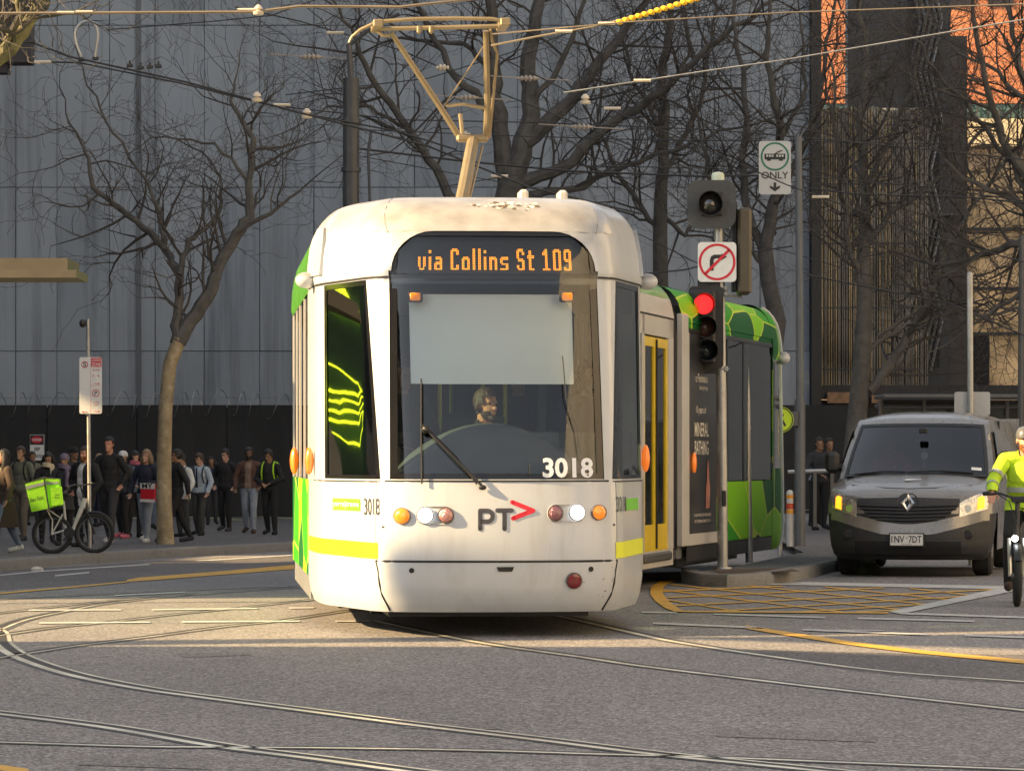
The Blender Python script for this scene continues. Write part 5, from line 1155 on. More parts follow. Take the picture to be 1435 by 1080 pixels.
for (px,py,l) in((436,80,'small rust coloured insulator floating on the wires left of the pantograph'),(655,137,'ring shaped insulator hanging inside the pantograph frame'),(740,110,'hanging insulator right of the pantograph frame'),(815,178,'large pale egg insulator on the wires right of the pantograph')):
    m=MB(); o=W(px,py,50); s=.01; m.lathe([(s,-s*16),(s*2,-s*12),(s*4,-s*9),(s*2,-s*6),(s*5,-s*3),(s*2,0),(s*5,s*3),(s*2,s*6),(s*4,s*9),(s*2,s*12),(s,s*16)],(0,0,0),10,axis='X'); m.tube([(-.6,0,.04),(0,0,0),(.6,0,-.03)],.008,5)
    q=m.build('insulator',mat('aged_insulator',(.32,.28,.24),.4),label=l,cat='insulator'); q.location=o
# ---------------- people ----------------
def cap_mesh(parts):
    """closed tapered capsules and ellipsoids -> one mesh"""
    m=MB()
    for p in parts:
        if p[0]=='c':
            _,a,b,ra,rb=p[:5]; a=Vector(a);b=Vector(b); d=(b-a); L=max(d.length,1e-5); d/=L
            pts=[];rs=[]
            for t in(-1,-.75,-.4,0): pts.append(a+d*t*ra); rs.append(max(.0008,ra*math.sqrt(max(0,1-t*t))))
            for t in(0,.4,.75,1): pts.append(b+d*t*rb); rs.append(max(.0008,rb*math.sqrt(max(0,1-t*t))))
            m.tube(pts,rs,10)
        else: m.ell(p[1],p[2],12,8,M=p[3] if len(p)>3 else None)
    return m
def remesh(m,vox,it=3):
    me=bpy.data.meshes.new('t'); me.from_pydata(m.v,[],m.f); ob=bpy.data.objects.new('t',me); C.objects.link(ob)
    r=ob.modifiers.new('r','REMESH'); r.mode='VOXEL'; r.voxel_size=vox; s=ob.modifiers.new('s','SMOOTH'); s.factor=.5; s.iterations=it
    dg=bpy.context.evaluated_depsgraph_get(); out=bpy.data.meshes.new_from_object(ob.evaluated_get(dg)); bpy.data.objects.remove(ob); bpy.data.meshes.remove(me)
    nv=len(out.vertices); v=np.empty(nv*3); out.vertices.foreach_get('co',v); v=v.reshape(-1,3); nn=np.empty(nv*3); out.vertices.foreach_get('normal',nn); nn=nn.reshape(-1,3)
    f=np.array([list(p.vertices)+([p.vertices[2]] if len(p.vertices)==3 else []) for p in out.polygons]); bpy.data.meshes.remove(out)
    return v,nn,f
def segd(P,a,b,ra,rb):
    a=np.array(a);b=np.array(b); d=b-a; L2=max((d@d),1e-9); t=np.clip(((P-a)@d)/L2,0,1); q=a+t[:,None]*d; return np.linalg.norm(P-q,axis=1)-(ra+(rb-ra)*t)
def submesh(name,v,nn,f,mask,off,mt,parent,**k):
    F=f[mask]
    if len(F)==0: return None
    ids,inv=np.unique(F,return_inverse=True); inv=inv.reshape(F.shape); V=v[ids]+nn[ids]*off
    me=bpy.data.meshes.new(name); me.from_pydata(V.tolist(),[],[tuple(dict.fromkeys(r)) for r in inv.tolist()]); me.materials.append(mt); me.shade_smooth()
    o=bpy.data.objects.new(name,me); link(o,parent); return tag(o,**k)
def cloth(n,c,v=.18): return mat('cloth_'+n,c,.85,var=v,scale=9,bump=.35,bscale=14)
SK={'pale':(.55,.33,.24),'mid':(.42,.25,.16),'tan':(.30,.17,.10),'dark':(.16,.09,.055),'red':(.55,.27,.18)}
M_hair={'black':mat('hair_black',(.012,.010,.009),.5,bump=.6,bscale=60),'brown':mat('hair_brown',(.05,.028,.015),.5,bump=.6,bscale=60),'blond':mat('hair_blond',(.25,.17,.09),.5,bump=.6,bscale=60),'ginger':mat('hair_ginger',(.22,.07,.02),.5,bump=.6,bscale=60),'grey':mat('hair_grey',(.12,.12,.12),.5)}
CL={'black':(.014,.014,.016),'navy':(.02,.025,.045),'char':(.035,.036,.04),'brown':(.055,.035,.026),'leather':(.10,.05,.035),'jeans':(.14,.18,.25),'ljeans':(.30,.34,.40),'khaki':(.14,.12,.09),'grn':(.14,.15,.11),'lblue':(.36,.43,.50),'white':(.6,.6,.58),'cream':(.55,.48,.32),'purple':(.16,.13,.19),'greyt':(.05,.053,.052),'hivis':(.50,.72,.03),'pink':(.45,.12,.16),'orange':(.7,.12,.03),'tan':(.26,.18,.13),'lime':(.35,.62,.02)}
ARM={ # elbow, wrist for the right side (x>0 = the person's left as seen from the front), local: x side, y front negative, z up
 'down':((.27,.03,1.14),(.29,-.06,.90)),'relax':((.28,.0,1.14),(.26,-.14,.92)),'phone':((.25,-.02,1.13),(.09,-.28,1.20)),'belly':((.28,-.02,1.14),(.08,-.22,1.05)),
 'pocket':((.30,.07,1.15),(.23,-.05,.97)),'hold':((.26,.0,1.13),(.16,-.26,1.12)),'back':((.26,.12,1.15),(.25,.16,.92)),'fwd':((.27,-.16,1.17),(.24,-.38,1.12)),'up':((.26,-.1,1.2),(.14,-.24,1.38))}
def fingers(parts,wr,d,side,curl,r):
    """palm and five fingers from wrist wr along d"""
    d=Vector(d).normalized(); ax=Vector((side,0,0)); ax=(ax-d*ax.dot(d)); ax=ax.normalized() if ax.length>.1 else Vector((0,1,0)); nrm=d.cross(ax).normalized()
    if nrm.y>0: nrm=-nrm
    fw=nrm if abs(d.z)>.6 else Vector((0,0,-1))
    lat=d.cross(fw).normalized(); W_=Vector(wr); k0=len(parts)
    for i,o in enumerate((-.028,-.009,.010,.028)):
        parts.append(('c',W_+d*.01+lat*o*.7,W_+d*.085+lat*o,.016,.013,'hand'))
        L=(.060,.072,.068,.052)[i]; p=W_+d*.085+lat*o; q=p+(d*(1-curl*.5)+fw*curl*.6).normalized()*L*.55; e=q+(d*(1-curl)+fw*curl*1.3).normalized()*L*.5
        parts.append(('c',p,q,r,r*.95,'hand')); parts.append(('c',q,e,r*.95,r*.8,'hand'))
    t0=W_+d*.03+lat*-.03*(1 if side>0 else -1); t1=t0+(d*.6+lat*-(1 if side>0 else -1)*.8+fw*.4).normalized()*.045
    parts.append(('c',t0,t1,r*1.25,r*1.05,'hand')); parts.append(('c',t1,t1+(d*.9+fw*.35).normalized()*.035,r*1.05,r*.85,'hand'))
def person(label,loc,H=1.74,face=0.,arms=('down','relax'),top='black',under=None,legs='black',shoes='black',skin='mid',hair='black',hairlen=0,stride=.0,head=0.,tilt=0.,shirtlen=0.,build_=1.,vox=.0115,sitting=None,sleeve=True,group=None,coat=0.,joints=None,hatc=None,beard=False,backpack=None,scarf=None,glasses=False,extra=None,short=False):
    k=H/1.75; root=empty('person',loc,face,label=label,cat='person',group=group); rj=random.Random(label)
    if sitting is None: root.rotation_euler=(rj.uniform(-.03,.05),rj.uniform(-.035,.035),face); head+=rj.uniform(-.35,.35); stride+=rj.uniform(-.05,.05)
    V3=lambda x,y,z:Vector((x,y,z)); B=build_
    J={'pel':V3(0,.0,.95),'wa':V3(0,.0,1.08),'ch':V3(0,.0,1.28),'nk':V3(0,.02,1.47),'hd':V3(0,-.01,1.625)}
    for s,n in((-1,'R'),(1,'L')):
        st=stride*(1 if n=='L' else -1)
        J['hip'+n]=V3(.09*s,0,.92); J['kn'+n]=V3(.10*s,-.03-st*.42+(.0 if st>=0 else .0),.50); J['an'+n]=V3(.10*s,.03-st*.85,.085+(.05 if st<0 else 0)); J['to'+n]=J['an'+n]+V3(.02*s,-.17,-.05 if st>=0 else -.085)
        J['sh'+n]=V3(.175*s*B,.01,1.385); a=ARM[arms[0 if n=='R' else 1]]
        J['el'+n]=V3(a[0][0]*s*B,a[0][1],a[0][2]); J['wr'+n]=V3(a[1][0]*s,a[1][1],a[1][2])
    if joints: J.update({a:Vector(b) for a,b in joints.items()})
    hd=J['hd']; RH=Matrix.Rotation(head,3,'Z')@Matrix.Rotation(tilt,3,'X'); hp=lambda x,y,z:hd+RH@Vector((x,y,z))
    P=[]
    up=(J['nk']-J['ch']).normalized() if sitting is None else (J['nk']-J['pel']).normalized()
    P+= [('e',J['ch'],(.155*B,.108*B,.175)),('e',(J['ch']+J['wa'])/2+V3(0,0,-.02),(.15*B,.105*B,.17)),('e',J['wa'],(.145*B,.10*B,.15)),('e',J['pel'],(.165*B,.115*B,.14))]
    TORSO=[(J['pel'],J['nk'],.16*B,.10)]
    P+= [('c',J['nk']+V3(0,.0,-.07),hp(0,.02,-.06),.058,.055,'neck')]
    P+= [('e',hp(0,.012,.03),(.078,.097,.098),RH),('e',hp(0,-.025,-.035),(.058,.068,.085),RH),('c',hp(0,-.085,.0),hp(0,-.108,-.028),.010,.015,'head'),('e',hp(0,-.075,-.10),(.03,.03,.022),RH)]
    for s in(-1,1): P+= [('e',hp(.080*s,.01,-.01),(.010,.018,.03),RH),('e',hp(.03*s,-.078,.022),(.024,.012,.008),RH)]
    P+= [('e',hp(0,-.092,-.062),(.024,.010,.009),RH)]
    for n,s in(('R',-1),('L',1)):
        P+= [('c',J['sh'+n],J['el'+n],.052*B,.040*B,'arm'),('c',J['el'+n],J['wr'+n],.042*B,.027,'fore'),('c',J['nk']+V3(0,0,-.03),J['sh'+n],.05,.052*B,'sh')]
        P+= [('c',J['hip'+n],J['kn'+n],.088*B,.058,'thigh'),('c',J['kn'+n],J['kn'+n].lerp(J['an'+n],.35),.055,.056,'shin'),('c',J['kn'+n].lerp(J['an'+n],.35),J['an'+n],.056,.038,'shin')]
        P+= [('c',J['an'+n]+V3(0,.035,-.045),J['to'+n],.038,.034,'foot'),('c',J['an'+n],J['an'+n]+V3(0,.03,-.04),.04,.04,'foot')]
        fingers(P,J['wr'+n],(J['wr'+n]-J['el'+n]).normalized()+V3(0,0,-.1),s,.55,.0098)
    v,nn,f=remesh(cap_mesh(P),vox)
    v*=k; Q=v[f].mean(1)/k
    # label every face with its nearest body part
    regs={}
    def put(n,d): regs[n]=np.minimum(regs[n],d) if n in regs else d
    put('head',segd(Q,hp(0,.0,.03),hp(0,-.02,-.05),.09,.06)); put('neck',segd(Q,J['nk']+V3(0,0,.015),hp(0,.02,-.07),.058,.055)); put('torso',segd(Q,J['pel']+V3(0,0,.08),J['nk']+V3(0,0,-.06),.15*B,.12))
    for n in 'LR':
        put('torso',segd(Q,J['sh'+n],J['nk']+V3(0,0,-.06),.06,.06)); put('arm',segd(Q,J['sh'+n],J['el'+n],.055*B,.042)); put('fore',segd(Q,J['el'+n],J['wr'+n],.042,.027)); h=(J['wr'+n]-J['el'+n]).normalized()
        put('hand',segd(Q,J['wr'+n]+h*.035,J['wr'+n]+h*.16,.035,.03)); put('pel',segd(Q,J['pel'],J['hip'+n],.13*B,.10)); put('pel',segd(Q,J['hip'+n],J['kn'+n],.088,.058))
        put('shin',segd(Q,J['kn'+n],J['an'+n],.058,.038)); put('foot',segd(Q,J['an'+n]+V3(0,.03,-.03),J['to'+n],.045,.035))
    names=list(regs); idx=np.argmin(np.stack([regs[n] for n in names]),0); nm=np.array(names)[idx]
    b=submesh('body',v,nn,f,np.ones(len(f),bool),0,mat('skin_'+skin,SK[skin],.55,var=.08,scale=12),root)
    hem=(J['pel'].z-.03-shirtlen)
    isT=(nm=='torso')|(nm=='arm')|((nm=='fore')&sleeve)|((nm=='pel')&(Q[:,2]>hem)&(Q[:,2]<J['pel'].z+.25))
    isT&=~((Q[:,2]>J['nk'].z-.01)&(np.abs(Q[:,0]-J['nk'].x)<.05))
    isP=((nm=='pel')|(((nm=='shin')&(not short)))|((nm=='torso')&(Q[:,2]<J['pel'].z+.16)))
    submesh('trousers',v,nn,f,isP,.012*k,cloth(legs,CL[legs]),b)
    if under:
        fr=isT&(np.abs(Q[:,0])<.062)&(Q[:,1]<J['ch'].y)&(nm!='arm')&(nm!='fore')
        submesh('shirt',v,nn,f,fr,.014*k,cloth(under,CL[under]),b); submesh('jacket',v,nn,f,isT&~fr,.024*k,cloth(top,CL[top]),b)
    else: submesh('jacket' if top in('black','navy','char','leather','hivis','brown') else 'shirt',v,nn,f,isT,.02*k,cloth(top,CL[top]),b)
    submesh('shoe',v,nn,f,(nm=='foot')&(Q[:,0]<0),.009*k,cloth('shoe_'+shoes,CL[shoes]),b); submesh('shoe',v,nn,f,(nm=='foot')&(Q[:,0]>=0),.009*k,cloth('shoe_'+shoes,CL[shoes]),b)
    Ri=RH.inverted(); HQ=(Q-np.array(hd))@np.array(Ri).T
    hm=(nm=='head')|(nm=='neck')
    hmask=hm&((HQ[:,2]>.062-.0*HQ[:,1])|((HQ[:,1]>.0)&(HQ[:,2]>-.06-(0.05 if hairlen else 0)))|((np.abs(HQ[:,0])>.062)&(HQ[:,2]>.01)&(HQ[:,1]>-.045)))
    if hatc is None: submesh('hair',v,nn,f,hmask,.013*k,M_hair[hair],b)
    if beard: submesh('beard',v,nn,f,(nm=='head')&(HQ[:,2]<-.045)&(HQ[:,1]<.0)&~((np.abs(HQ[:,0])<.022)&(HQ[:,2]>-.072)),.008*k,M_hair[beard],b)
    m=MB()
    for s in(-1,1): m.ell(hp(.031*s,-.083,.006)*k,(.012*k,.006*k,.006*k),8,6)
    m.each('eye',mat('eye_dark',(.02,.015,.012),.2),b)
    if hairlen:
        hm_=MB()
        for s in(-1,0,1):
            P0=[hp(.055*s,.05-.03*abs(s),.05),hp(.085*s,.055-.03*abs(s),-.05),hp(.10*s,.05-.04*abs(s),-.05-hairlen*.6),hp(.09*s,.02,-.05-hairlen)]
            hm_.tube([p*k for p in P0],[.05*k,.055*k,.05*k,.02*k],8)
        hm_.build('long_hair',M_hair[hair],b,smooth=80)
    if hatc:
        m=MB(); rows=[]
        for z,r in((.015,1.12),(.05,1.13),(.085,1.02),(.115,.75),(.13,.3),(.133,.02)): rows.append([hp(.082*r*math.cos(2*math.pi*i/16),.012+.102*r*math.sin(2*math.pi*i/16),z)*k for i in range(16)])
        m.grid(rows,closed=True); m.build(hatc[0],hatc[1],b,smooth=60)
        if hatc[0]=='cap': m=MB(); m.ell(hp(0,-.13,.03)*k,(.07*k,.06*k,.008*k),12,6,M=RH); m.build('cap_peak',hatc[1],b)
    if coat:
        m=MB(); n=20; rows=[]
        for t in lin(0,1,5):
            z=J['pel'].z+.04-coat*t; rows.append([Vector(((.175*B+.04*t)*math.cos(2*math.pi*i/n)+.008*math.sin(5*i),(.135+.055*t+abs(stride)*.18*t)*math.sin(2*math.pi*i/n),z))*k for i in range(n)])
        m.grid(rows,closed=True); m.build('coat_skirt',cloth(top,CL[top]),b,smooth=60)
    if scarf:
        m=MB(); 
        for r_,z in((.095,1.475),(.088,1.51)): m.tube([Vector(((r_)*math.cos(2*math.pi*i/14),-.01+r_*.9*math.sin(2*math.pi*i/14),z-.02*math.sin(2*math.pi*i/14+1)))*k for i in range(15)],.034*k,8)
        m.tube([Vector((.06,-.11,1.46))*k,Vector((.07,-.15,1.34))*k,Vector((.06,-.15,1.12))*k],[.035*k,.045*k,.035*k],8,sq=.5); m.build('scarf',cloth('scarf_'+scarf,CL[scarf]),b,smooth=80)
    if glasses:
        m=MB(); fn_=lambda a,c_:hp(a,-.097,c_)*k
        for s in(-1,1): m.tube([hp(.032*s+.022*math.cos(R(30*i)),-.1,.006+.017*math.sin(R(30*i)))*k for i in range(13)],.0025*k,4)
        m.build('glasses',M_black,b)
    if backpack:
        m=MB()
        for s in(-1,1): m.tube([Vector(p)*k for p in((.11*s,.12,1.42),(.115*s,.02,1.50),(.12*s,-.09,1.42),(.125*s,-.135,1.28),(.14*s,-.08,1.12),(.14*s,.1,1.08))],.017*k,6,sq=.5)
        m.each('backpack_strap',cloth(backpack,CL[backpack]),b)
        m=MB(); m.box(Vector((0,.20,1.28))*k,(.30*k,.17*k,.42*k),bev=.05*k); m.build('backpack',cloth(backpack,CL[backpack]),b)
    if extra: extra(b,k,hp,J)
    return root
def pp(px,Y): # a point on the left footpath
    X=(px-CX)/FP*Y; return Vector((X,Y,gz(X,Y)+.15))
def Yfoot(py): return 1.54*FP/(py-HY)
def P_(px,py,label,**k): 
    o=pp(px,Yfoot(py)); return person(label,o,**k)
M_phone=mat('phone_black',(.01,.01,.012),.15)
def phone(b,k,hp,J):
    m=MB(); m.box((J['wrR']+Vector((.07,-.09,.05)))*k,(.075*k,.012*k,.15*k),bev=.004,rx=.6); m.build('phone',M_phone,b)
MB_=M_hair
P_(8,775,'person with long dark hair in an open brown coat at the far left edge',H=1.70,face=R(-65),arms=('relax','down'),top='brown',under='khaki',legs='jeans',shoes='white',skin='red',hairlen=.26,stride=.30,coat=.55,head=R(-10))
P_(32,757,'person in a grey green short sleeved shirt with black backpack straps at the left',H=1.78,face=R(-25),arms=('belly','relax'),top='grn',legs='khaki',shoes='char',skin='mid',hair='brown',sleeve=False,backpack='black',stride=.15)
P_(66,762,'person in glasses and chunky cream scarf behind the green delivery box',H=1.66,face=R(12),arms=('phone','phone'),top='black',legs='black',skin='mid',hairlen=.12,scarf='cream',tilt=R(18),glasses=True,extra=phone)
P_(90,764,'person in a purple grey headscarf standing behind the delivery bicycle',H=1.64,face=0,arms=('belly','belly'),top='char',legs='black',skin='tan',scarf='purple',hatc=('headscarf',cloth('headscarf',CL['purple'])),coat=.3)
P_(118,766,'person with a ginger beard in a heavy dark coat beside the parking sign pole',H=1.76,face=R(-35),arms=('pocket','relax'),top='black',under='white',legs='black',skin='red',hair='brown',beard='ginger',build_=1.2,shirtlen=.2)
P_(105,752,'person in a dark hooded top mostly hidden behind the bearded person',H=1.78,face=R(20),arms=('down','down'),top='char',legs='black',skin='tan',hatc=('hood',cloth('black',CL['black'])))
P_(153,762,'tall person with short dark hair in a black jacket and white trainers walking',H=1.94,face=R(-15),arms=('relax','pocket'),top='black',legs='char',shoes='white',skin='red',hair='black',stride=.28,head=R(-20))
P_(172,754,'person in a white cap mostly hidden behind the tall person in black',H=1.70,face=R(-40),arms=('down','down'),top='char',legs='black',shoes='pink',skin='mid',hatc=('cap',cloth('white_cap',(.6,.6,.6))))
P_(188,753,'person with curly dark hair and a pink and white scarf looking down',H=1.70,face=R(25),arms=('belly','phone'),top='jeans',legs='black',skin='pale',hairlen=.10,scarf='pink',tilt=R(22))
def tote(b,k,hp,J):
    m=MB(); c=(J['wrL']+Vector((.05,-.08,-.16)))*k; m.box(c,(.30*k,.07*k,.34*k),bev=.01); t_=m.build('shopping_bag',M_sred,b)
    m=MB(); m.b2(c+Vector((-.152,-.04,.07)),c+Vector((.152,-.037,.175))); m.b2(c+Vector((-.152,-.04,-.175)),c+Vector((.152,-.037,-.12))); m.build('bag_label',M_signw,b)
    m=MB(); text_on(m,'MY',.22,.09,lambda u,v:c+Vector((-.11+u,-.045,.08+v)),.03); m.build('lettering',M_sblk,b,smooth=0)
P_(204,759,'person with fair hair and pale jeans carrying a red and white shopping bag',H=1.72,face=R(-20),arms=('relax','hold'),top='navy',legs='ljeans',shoes='white',skin='pale',hair='blond',hairlen=.12,stride=.22,extra=tote)
P_(247,760,'person in dark clothes and white trainers walking half hidden behind the lit tree trunk',H=1.72,face=R(-70),arms=('relax','back'),top='black',legs='black',shoes='char',skin='tan',hair='black',stride=.34)
P_(257,752,'person in an untucked white shirt with dark backpack straps right of the tree trunk',H=1.64,face=R(-35),arms=('phone','relax'),top='white',legs='char',skin='mid',hair='black',backpack='navy',tilt=R(20),shirtlen=.12)
def tie(b,k,hp,J):
    m=MB(); m.grid([[Vector((x*(.4+.6*t),-.137-.01*math.sin(t*3),1.44-.42*t))*k for x in(-.035,0,.035)] for t in lin(0,1,6)]); m.build('tie',cloth('navy',CL['navy']),b)
P_(279,750,'schoolchild in a light blue shirt and dark tie with a backpack, looking down',H=1.66,face=R(-22),arms=('phone','relax'),top='lblue',legs='greyt',skin='pale',hair='brown',backpack='char',tilt=R(22),stride=.12,extra=tie)
P_(316,744,'person with glasses in black jacket and trousers standing apart against the hoarding',H=1.76,face=R(-20),arms=('pocket','pocket'),top='black',legs='black',shoes='char',skin='pale',hair='black',glasses=True,stride=.08,tilt=R(12))
P_(350,747,'person in a brown leather jacket over a tan top with light blue jeans',H=1.78,face=R(-8),arms=('relax','pocket'),top='leather',under='tan',legs='ljeans',shoes='brown',skin='dark',hair='black',beard='black',stride=.12)
P_(380,749,'person in a black top with lime green backpack straps checking a wristwatch',H=1.74,face=R(-15),arms=('belly','belly'),top='black',legs='black',skin='tan',hair='black',backpack='lime',tilt=R(24),stride=.1)
P_(46,736,'person in a dark green anorak at the back of the crowd under the danger sign',H=1.72,face=R(30),arms=('down','pocket'),top='grn',legs='char',skin='tan',hair='brown',stride=.1)
P_(137,738,'person in a rust coloured top glimpsed behind the parking sign pole',H=1.66,face=R(-50),arms=('phone','down'),top='leather',legs='navy',skin='pale',hair='blond',hairlen=.1)
P_(222,742,'person in a grey coat glimpsed just left of the lit tree trunk',H=1.74,face=R(40),arms=('pocket','relax'),top='char',under='white',legs='jeans',skin='mid',hair='grey',stride=.1)
P_(297,735,'small figure in navy standing deep in the shade behind the schoolchild',H=1.60,face=R(10),arms=('belly','down'),top='navy',legs='char',skin='tan',hair='black',hairlen=.1)
# distant people behind the van
for px,Y,t_,lab in((1149,66,'char','person in dark clothes standing far behind the guard rail'),(1163,68,'black','person in black standing just left of the van in the shadow'),(1143,70,'ljeans','person in a pale top half hidden by the grey pole behind the rail')):
    X=(px-CX)/FP*Y; person(lab,(X,Y,gz(X,Y)+.13),H=1.72,face=R(20),arms=('belly','down'),top=t_ if t_!='ljeans' else 'lblue',legs='black',skin='tan',vox=.016)
# tram driver and passengers
def world(v): 
    v=Vector(v); c,s=math.cos(TR),math.sin(TR); return Vector((TB.x+v.x*c-v.y*s,TB.y+v.x*s+v.y*c,v.z+TB.z))
SIT={'pel':(0,.0,.95),'hipR':(-.09,0,.93),'hipL':(.09,0,.93),'knR':(-.13,-.42,.92),'knL':(.13,-.42,.92),'anR':(-.13,-.45,.50),'anL':(.13,-.45,.50),'toR':(-.13,-.6,.44),'toL':(.13,-.6,.44)}
def vest(b,k,hp,J):
    m=MB()
    for s in(-1,1): m.grid([[Vector((s*(.10+x),-.135+.02*abs(t-.4),1.46-.32*t))*k for x in(0,.06)] for t in lin(0,1,5)])
    m.each('hi_vis_panel',cloth('orange',CL['orange']),b)
person('tram driver with short dark hair and beard seen through the windscreen',world((.0,1.32,.03)),H=1.80,face=TR+R(35),arms=('fwd','fwd'),top='black',legs='black',skin='red',hair='brown',beard='brown',joints=SIT,sitting=1,extra=vest,vox=.009)
for (x,y,f_,t_,lab) in((-.55,2.75,20,'char','passenger in dark grey standing just inside the cab partition at the left of the windscreen'),(.42,3.3,-30,'black','passenger in black standing behind the driver on the right side of the tram'),(.95,3.0,10,'navy','passenger in navy standing at the right hand side window of the tram')):
    person(lab,world((x,y,.37)),H=1.72,face=TR+R(f_),arms=('belly','relax'),top=t_,legs='black',skin='mid',vox=.014)
# ---------------- van ----------------
vb=W(1271,700,41.6); vb.z=gz(vb.x,vb.y); VR=-R(12)
van=empty('van',vb,VR,label='grey panel van with lit orange indicators waiting at the line',cat='van')
M_van=mat('van_grey_paint',(.24,.225,.205),.28,metal=.3,coat=.5,var=.05,dirt=((.09,.08,.07),2,.4)); M_vb=mat('van_bumper_plastic',(.030,.030,.031),.6,bump=.2,dirt=((.07,.065,.06),4,.4))
# profile stations: (y, z, half width, setback at edge, droop at edge)
ST=[(.16,.20,.84,.30,.0),(.05,.26,.90,.34,.0),(.0,.36,.93,.36,.0),(.0,.50,.95,.38,.0),(.03,.62,.965,.38,.0),(.05,.74,.97,.38,.0),(.07,.86,.97,.38,.0),(.13,.95,.965,.36,.01),(.26,1.02,.955,.30,.03),(.50,1.09,.945,.22,.05),(.80,1.16,.93,.15,.06),(.98,1.20,.92,.13,.06),
    (1.15,1.32,.905,.14,.03),(1.38,1.50,.87,.15,.02),(1.62,1.68,.83,.15,.02),(1.80,1.81,.80,.14,.02),(1.95,1.88,.79,.10,.04),(2.2,1.93,.79,.04,.07),(2.8,1.965,.79,.0,.09),(4.0,1.975,.79,.0,.09),(5.1,1.95,.78,.0,.09)]
def VS(t,i,off=0.):  # t lateral -1..1 ; i fractional station
    i0=min(int(i),len(ST)-2); f=i-i0; a=ST[i0];b=ST[i0+1]; y,z,w_,sb_,dr=[a[k]+(b[k]-a[k])*f for k in range(5)]
    u=abs(t); return Vector((t*w_*(1-.0*u),y+sb_*u**3.2-off,z-dr*u**3))
ts=[-1,-.97,-.93,-.86,-.78,-.68,-.55,-.4,-.25,-.1]; ts=ts+[0]+[-t for t in ts[::-1]]
m=MB(); N=len(ST)
fine=lambda a,b,n:[a+(b-a)*i/n for i in range(n+1)]
m.grid([[VS(t,i) for t in ts] for i in fine(5,11,18)])
m.grid([[VS(t,i) for t in ts] for i in fine(15,20,15)])
for s in(-1,1): m.grid([[VS(s*t,i) for t in(.925,.96,1)] for i in fine(11,15,12)])
# sides
def vside(zlo,zhi): pass
SXV=[(.2,.95),(1.1,.975),(1.4,.95),(1.9,.80),(1.95,.785)]
for s in(-1,1):
    edge=[VS(s,i) for i in fine(5,11,18)]+[VS(s,i) for i in fine(11,17,22)[1:]]
    m.grid([[Vector((p.x+(s*lerp(SXV,p.z)-p.x)*q,p.y+(max(2.25,p.y+.02)-p.y)*q,p.z)) for p in edge] for q in(0,.12,.35,.7,1.)])
    top=max(p.z for p in edge)
    m.grid([[Vector((s*lerp(SXV,z),y,z)) for y in(2.25,3,4,5.1)] for z in fine(.3,top,14)])
    roof=[VS(s,i) for i in fine(16,20,12)]
    m.grid([roof,[Vector((s*lerp(SXV,min(p.z,top)-.03),max(p.y,2.25),min(p.z,top)-.03)) for p in roof]])
    m.grid([[Vector((s*lerp(SXV,z),y,z)) for y in(1.2,2.3)] for z in(.3,.5,.75)])
m.grid([[Vector((x,5.1,z)) for x in(-.95,.95)] for z in(.3,1.9)])
vbody=m.build('body',M_van,van,smooth=50)
def vsub(mb,n,mt,par=vbody,**k): return mb.build(n,mt,par,**k)
m=MB(); m.grid([[VS(t,i) for t in ts] for i in fine(0,5,15)]); 
for s in(-1,1): m.grid([[VS(s,i)+Vector((0,q,0)) for q in(0,.35,.5)] for i in fine(0,5,8)])
m.build('bumper',M_vb,van,smooth=50)
def vz(z):      # station index for a height on the nose
    for i in range(len(ST)-1):
        if ST[i][1]<=z<=ST[i+1][1]: return i+(z-ST[i][1])/(ST[i+1][1]-ST[i][1])
    return 0
def VZ(x,z,off=.012):
    i=vz(z); p=VS(0,i); wv=ST[int(i)][2]+(ST[min(int(i)+1,N-1)][2]-ST[int(i)][2])*(i-int(i)); return VS(x/wv,i,off)
def vpx(px,py):
    x,z=0.,.8
    for _ in range(30):
        p=VZ(x,z,0); c,s=math.cos(VR),math.sin(VR); Yw=vb.y+p.x*s+p.y*c; Xw=vb.x+p.x*c-p.y*s
        x+=((px-CX)/FP*Yw-Xw)*.8; z=CZ-(py-HY)/FP*Yw-vb.z
    return x,z
def vpatch(name,mt,xs,zlo,zhi,off,nv=4,par=vbody):
    m=MB(); m.grid([[VZ(x,zlo(x)+(zhi(x)-zlo(x))*k/nv,off) for x in xs] for k in range(nv+1)]); return vsub(m,name,mt,par)
# windscreen and its frame
g=MB(); g.grid([[VS(t,i,-.004) for t in fine(-.925,.925,18)] for i in fine(11.1,14.9,10)]); vsub(g,'windscreen',glass('van_windscreen',(.42,.45,.46),1.3),van)
f_=MB(); f_.grid([[VS(t,i,.006) for t in fine(-.94,.94,16)] for i in(10.85,11.0,11.25)]); f_.grid([[VS(t,i,.004) for t in fine(-.93,.93,16)] for i in(14.75,15.05)])
for s in(-1,1): f_.grid([[VS(s*t,i,.005) for t in(.89,.935)] for i in fine(11.2,14.8,8)])
vsub(f_,'windscreen_trim',M_black)
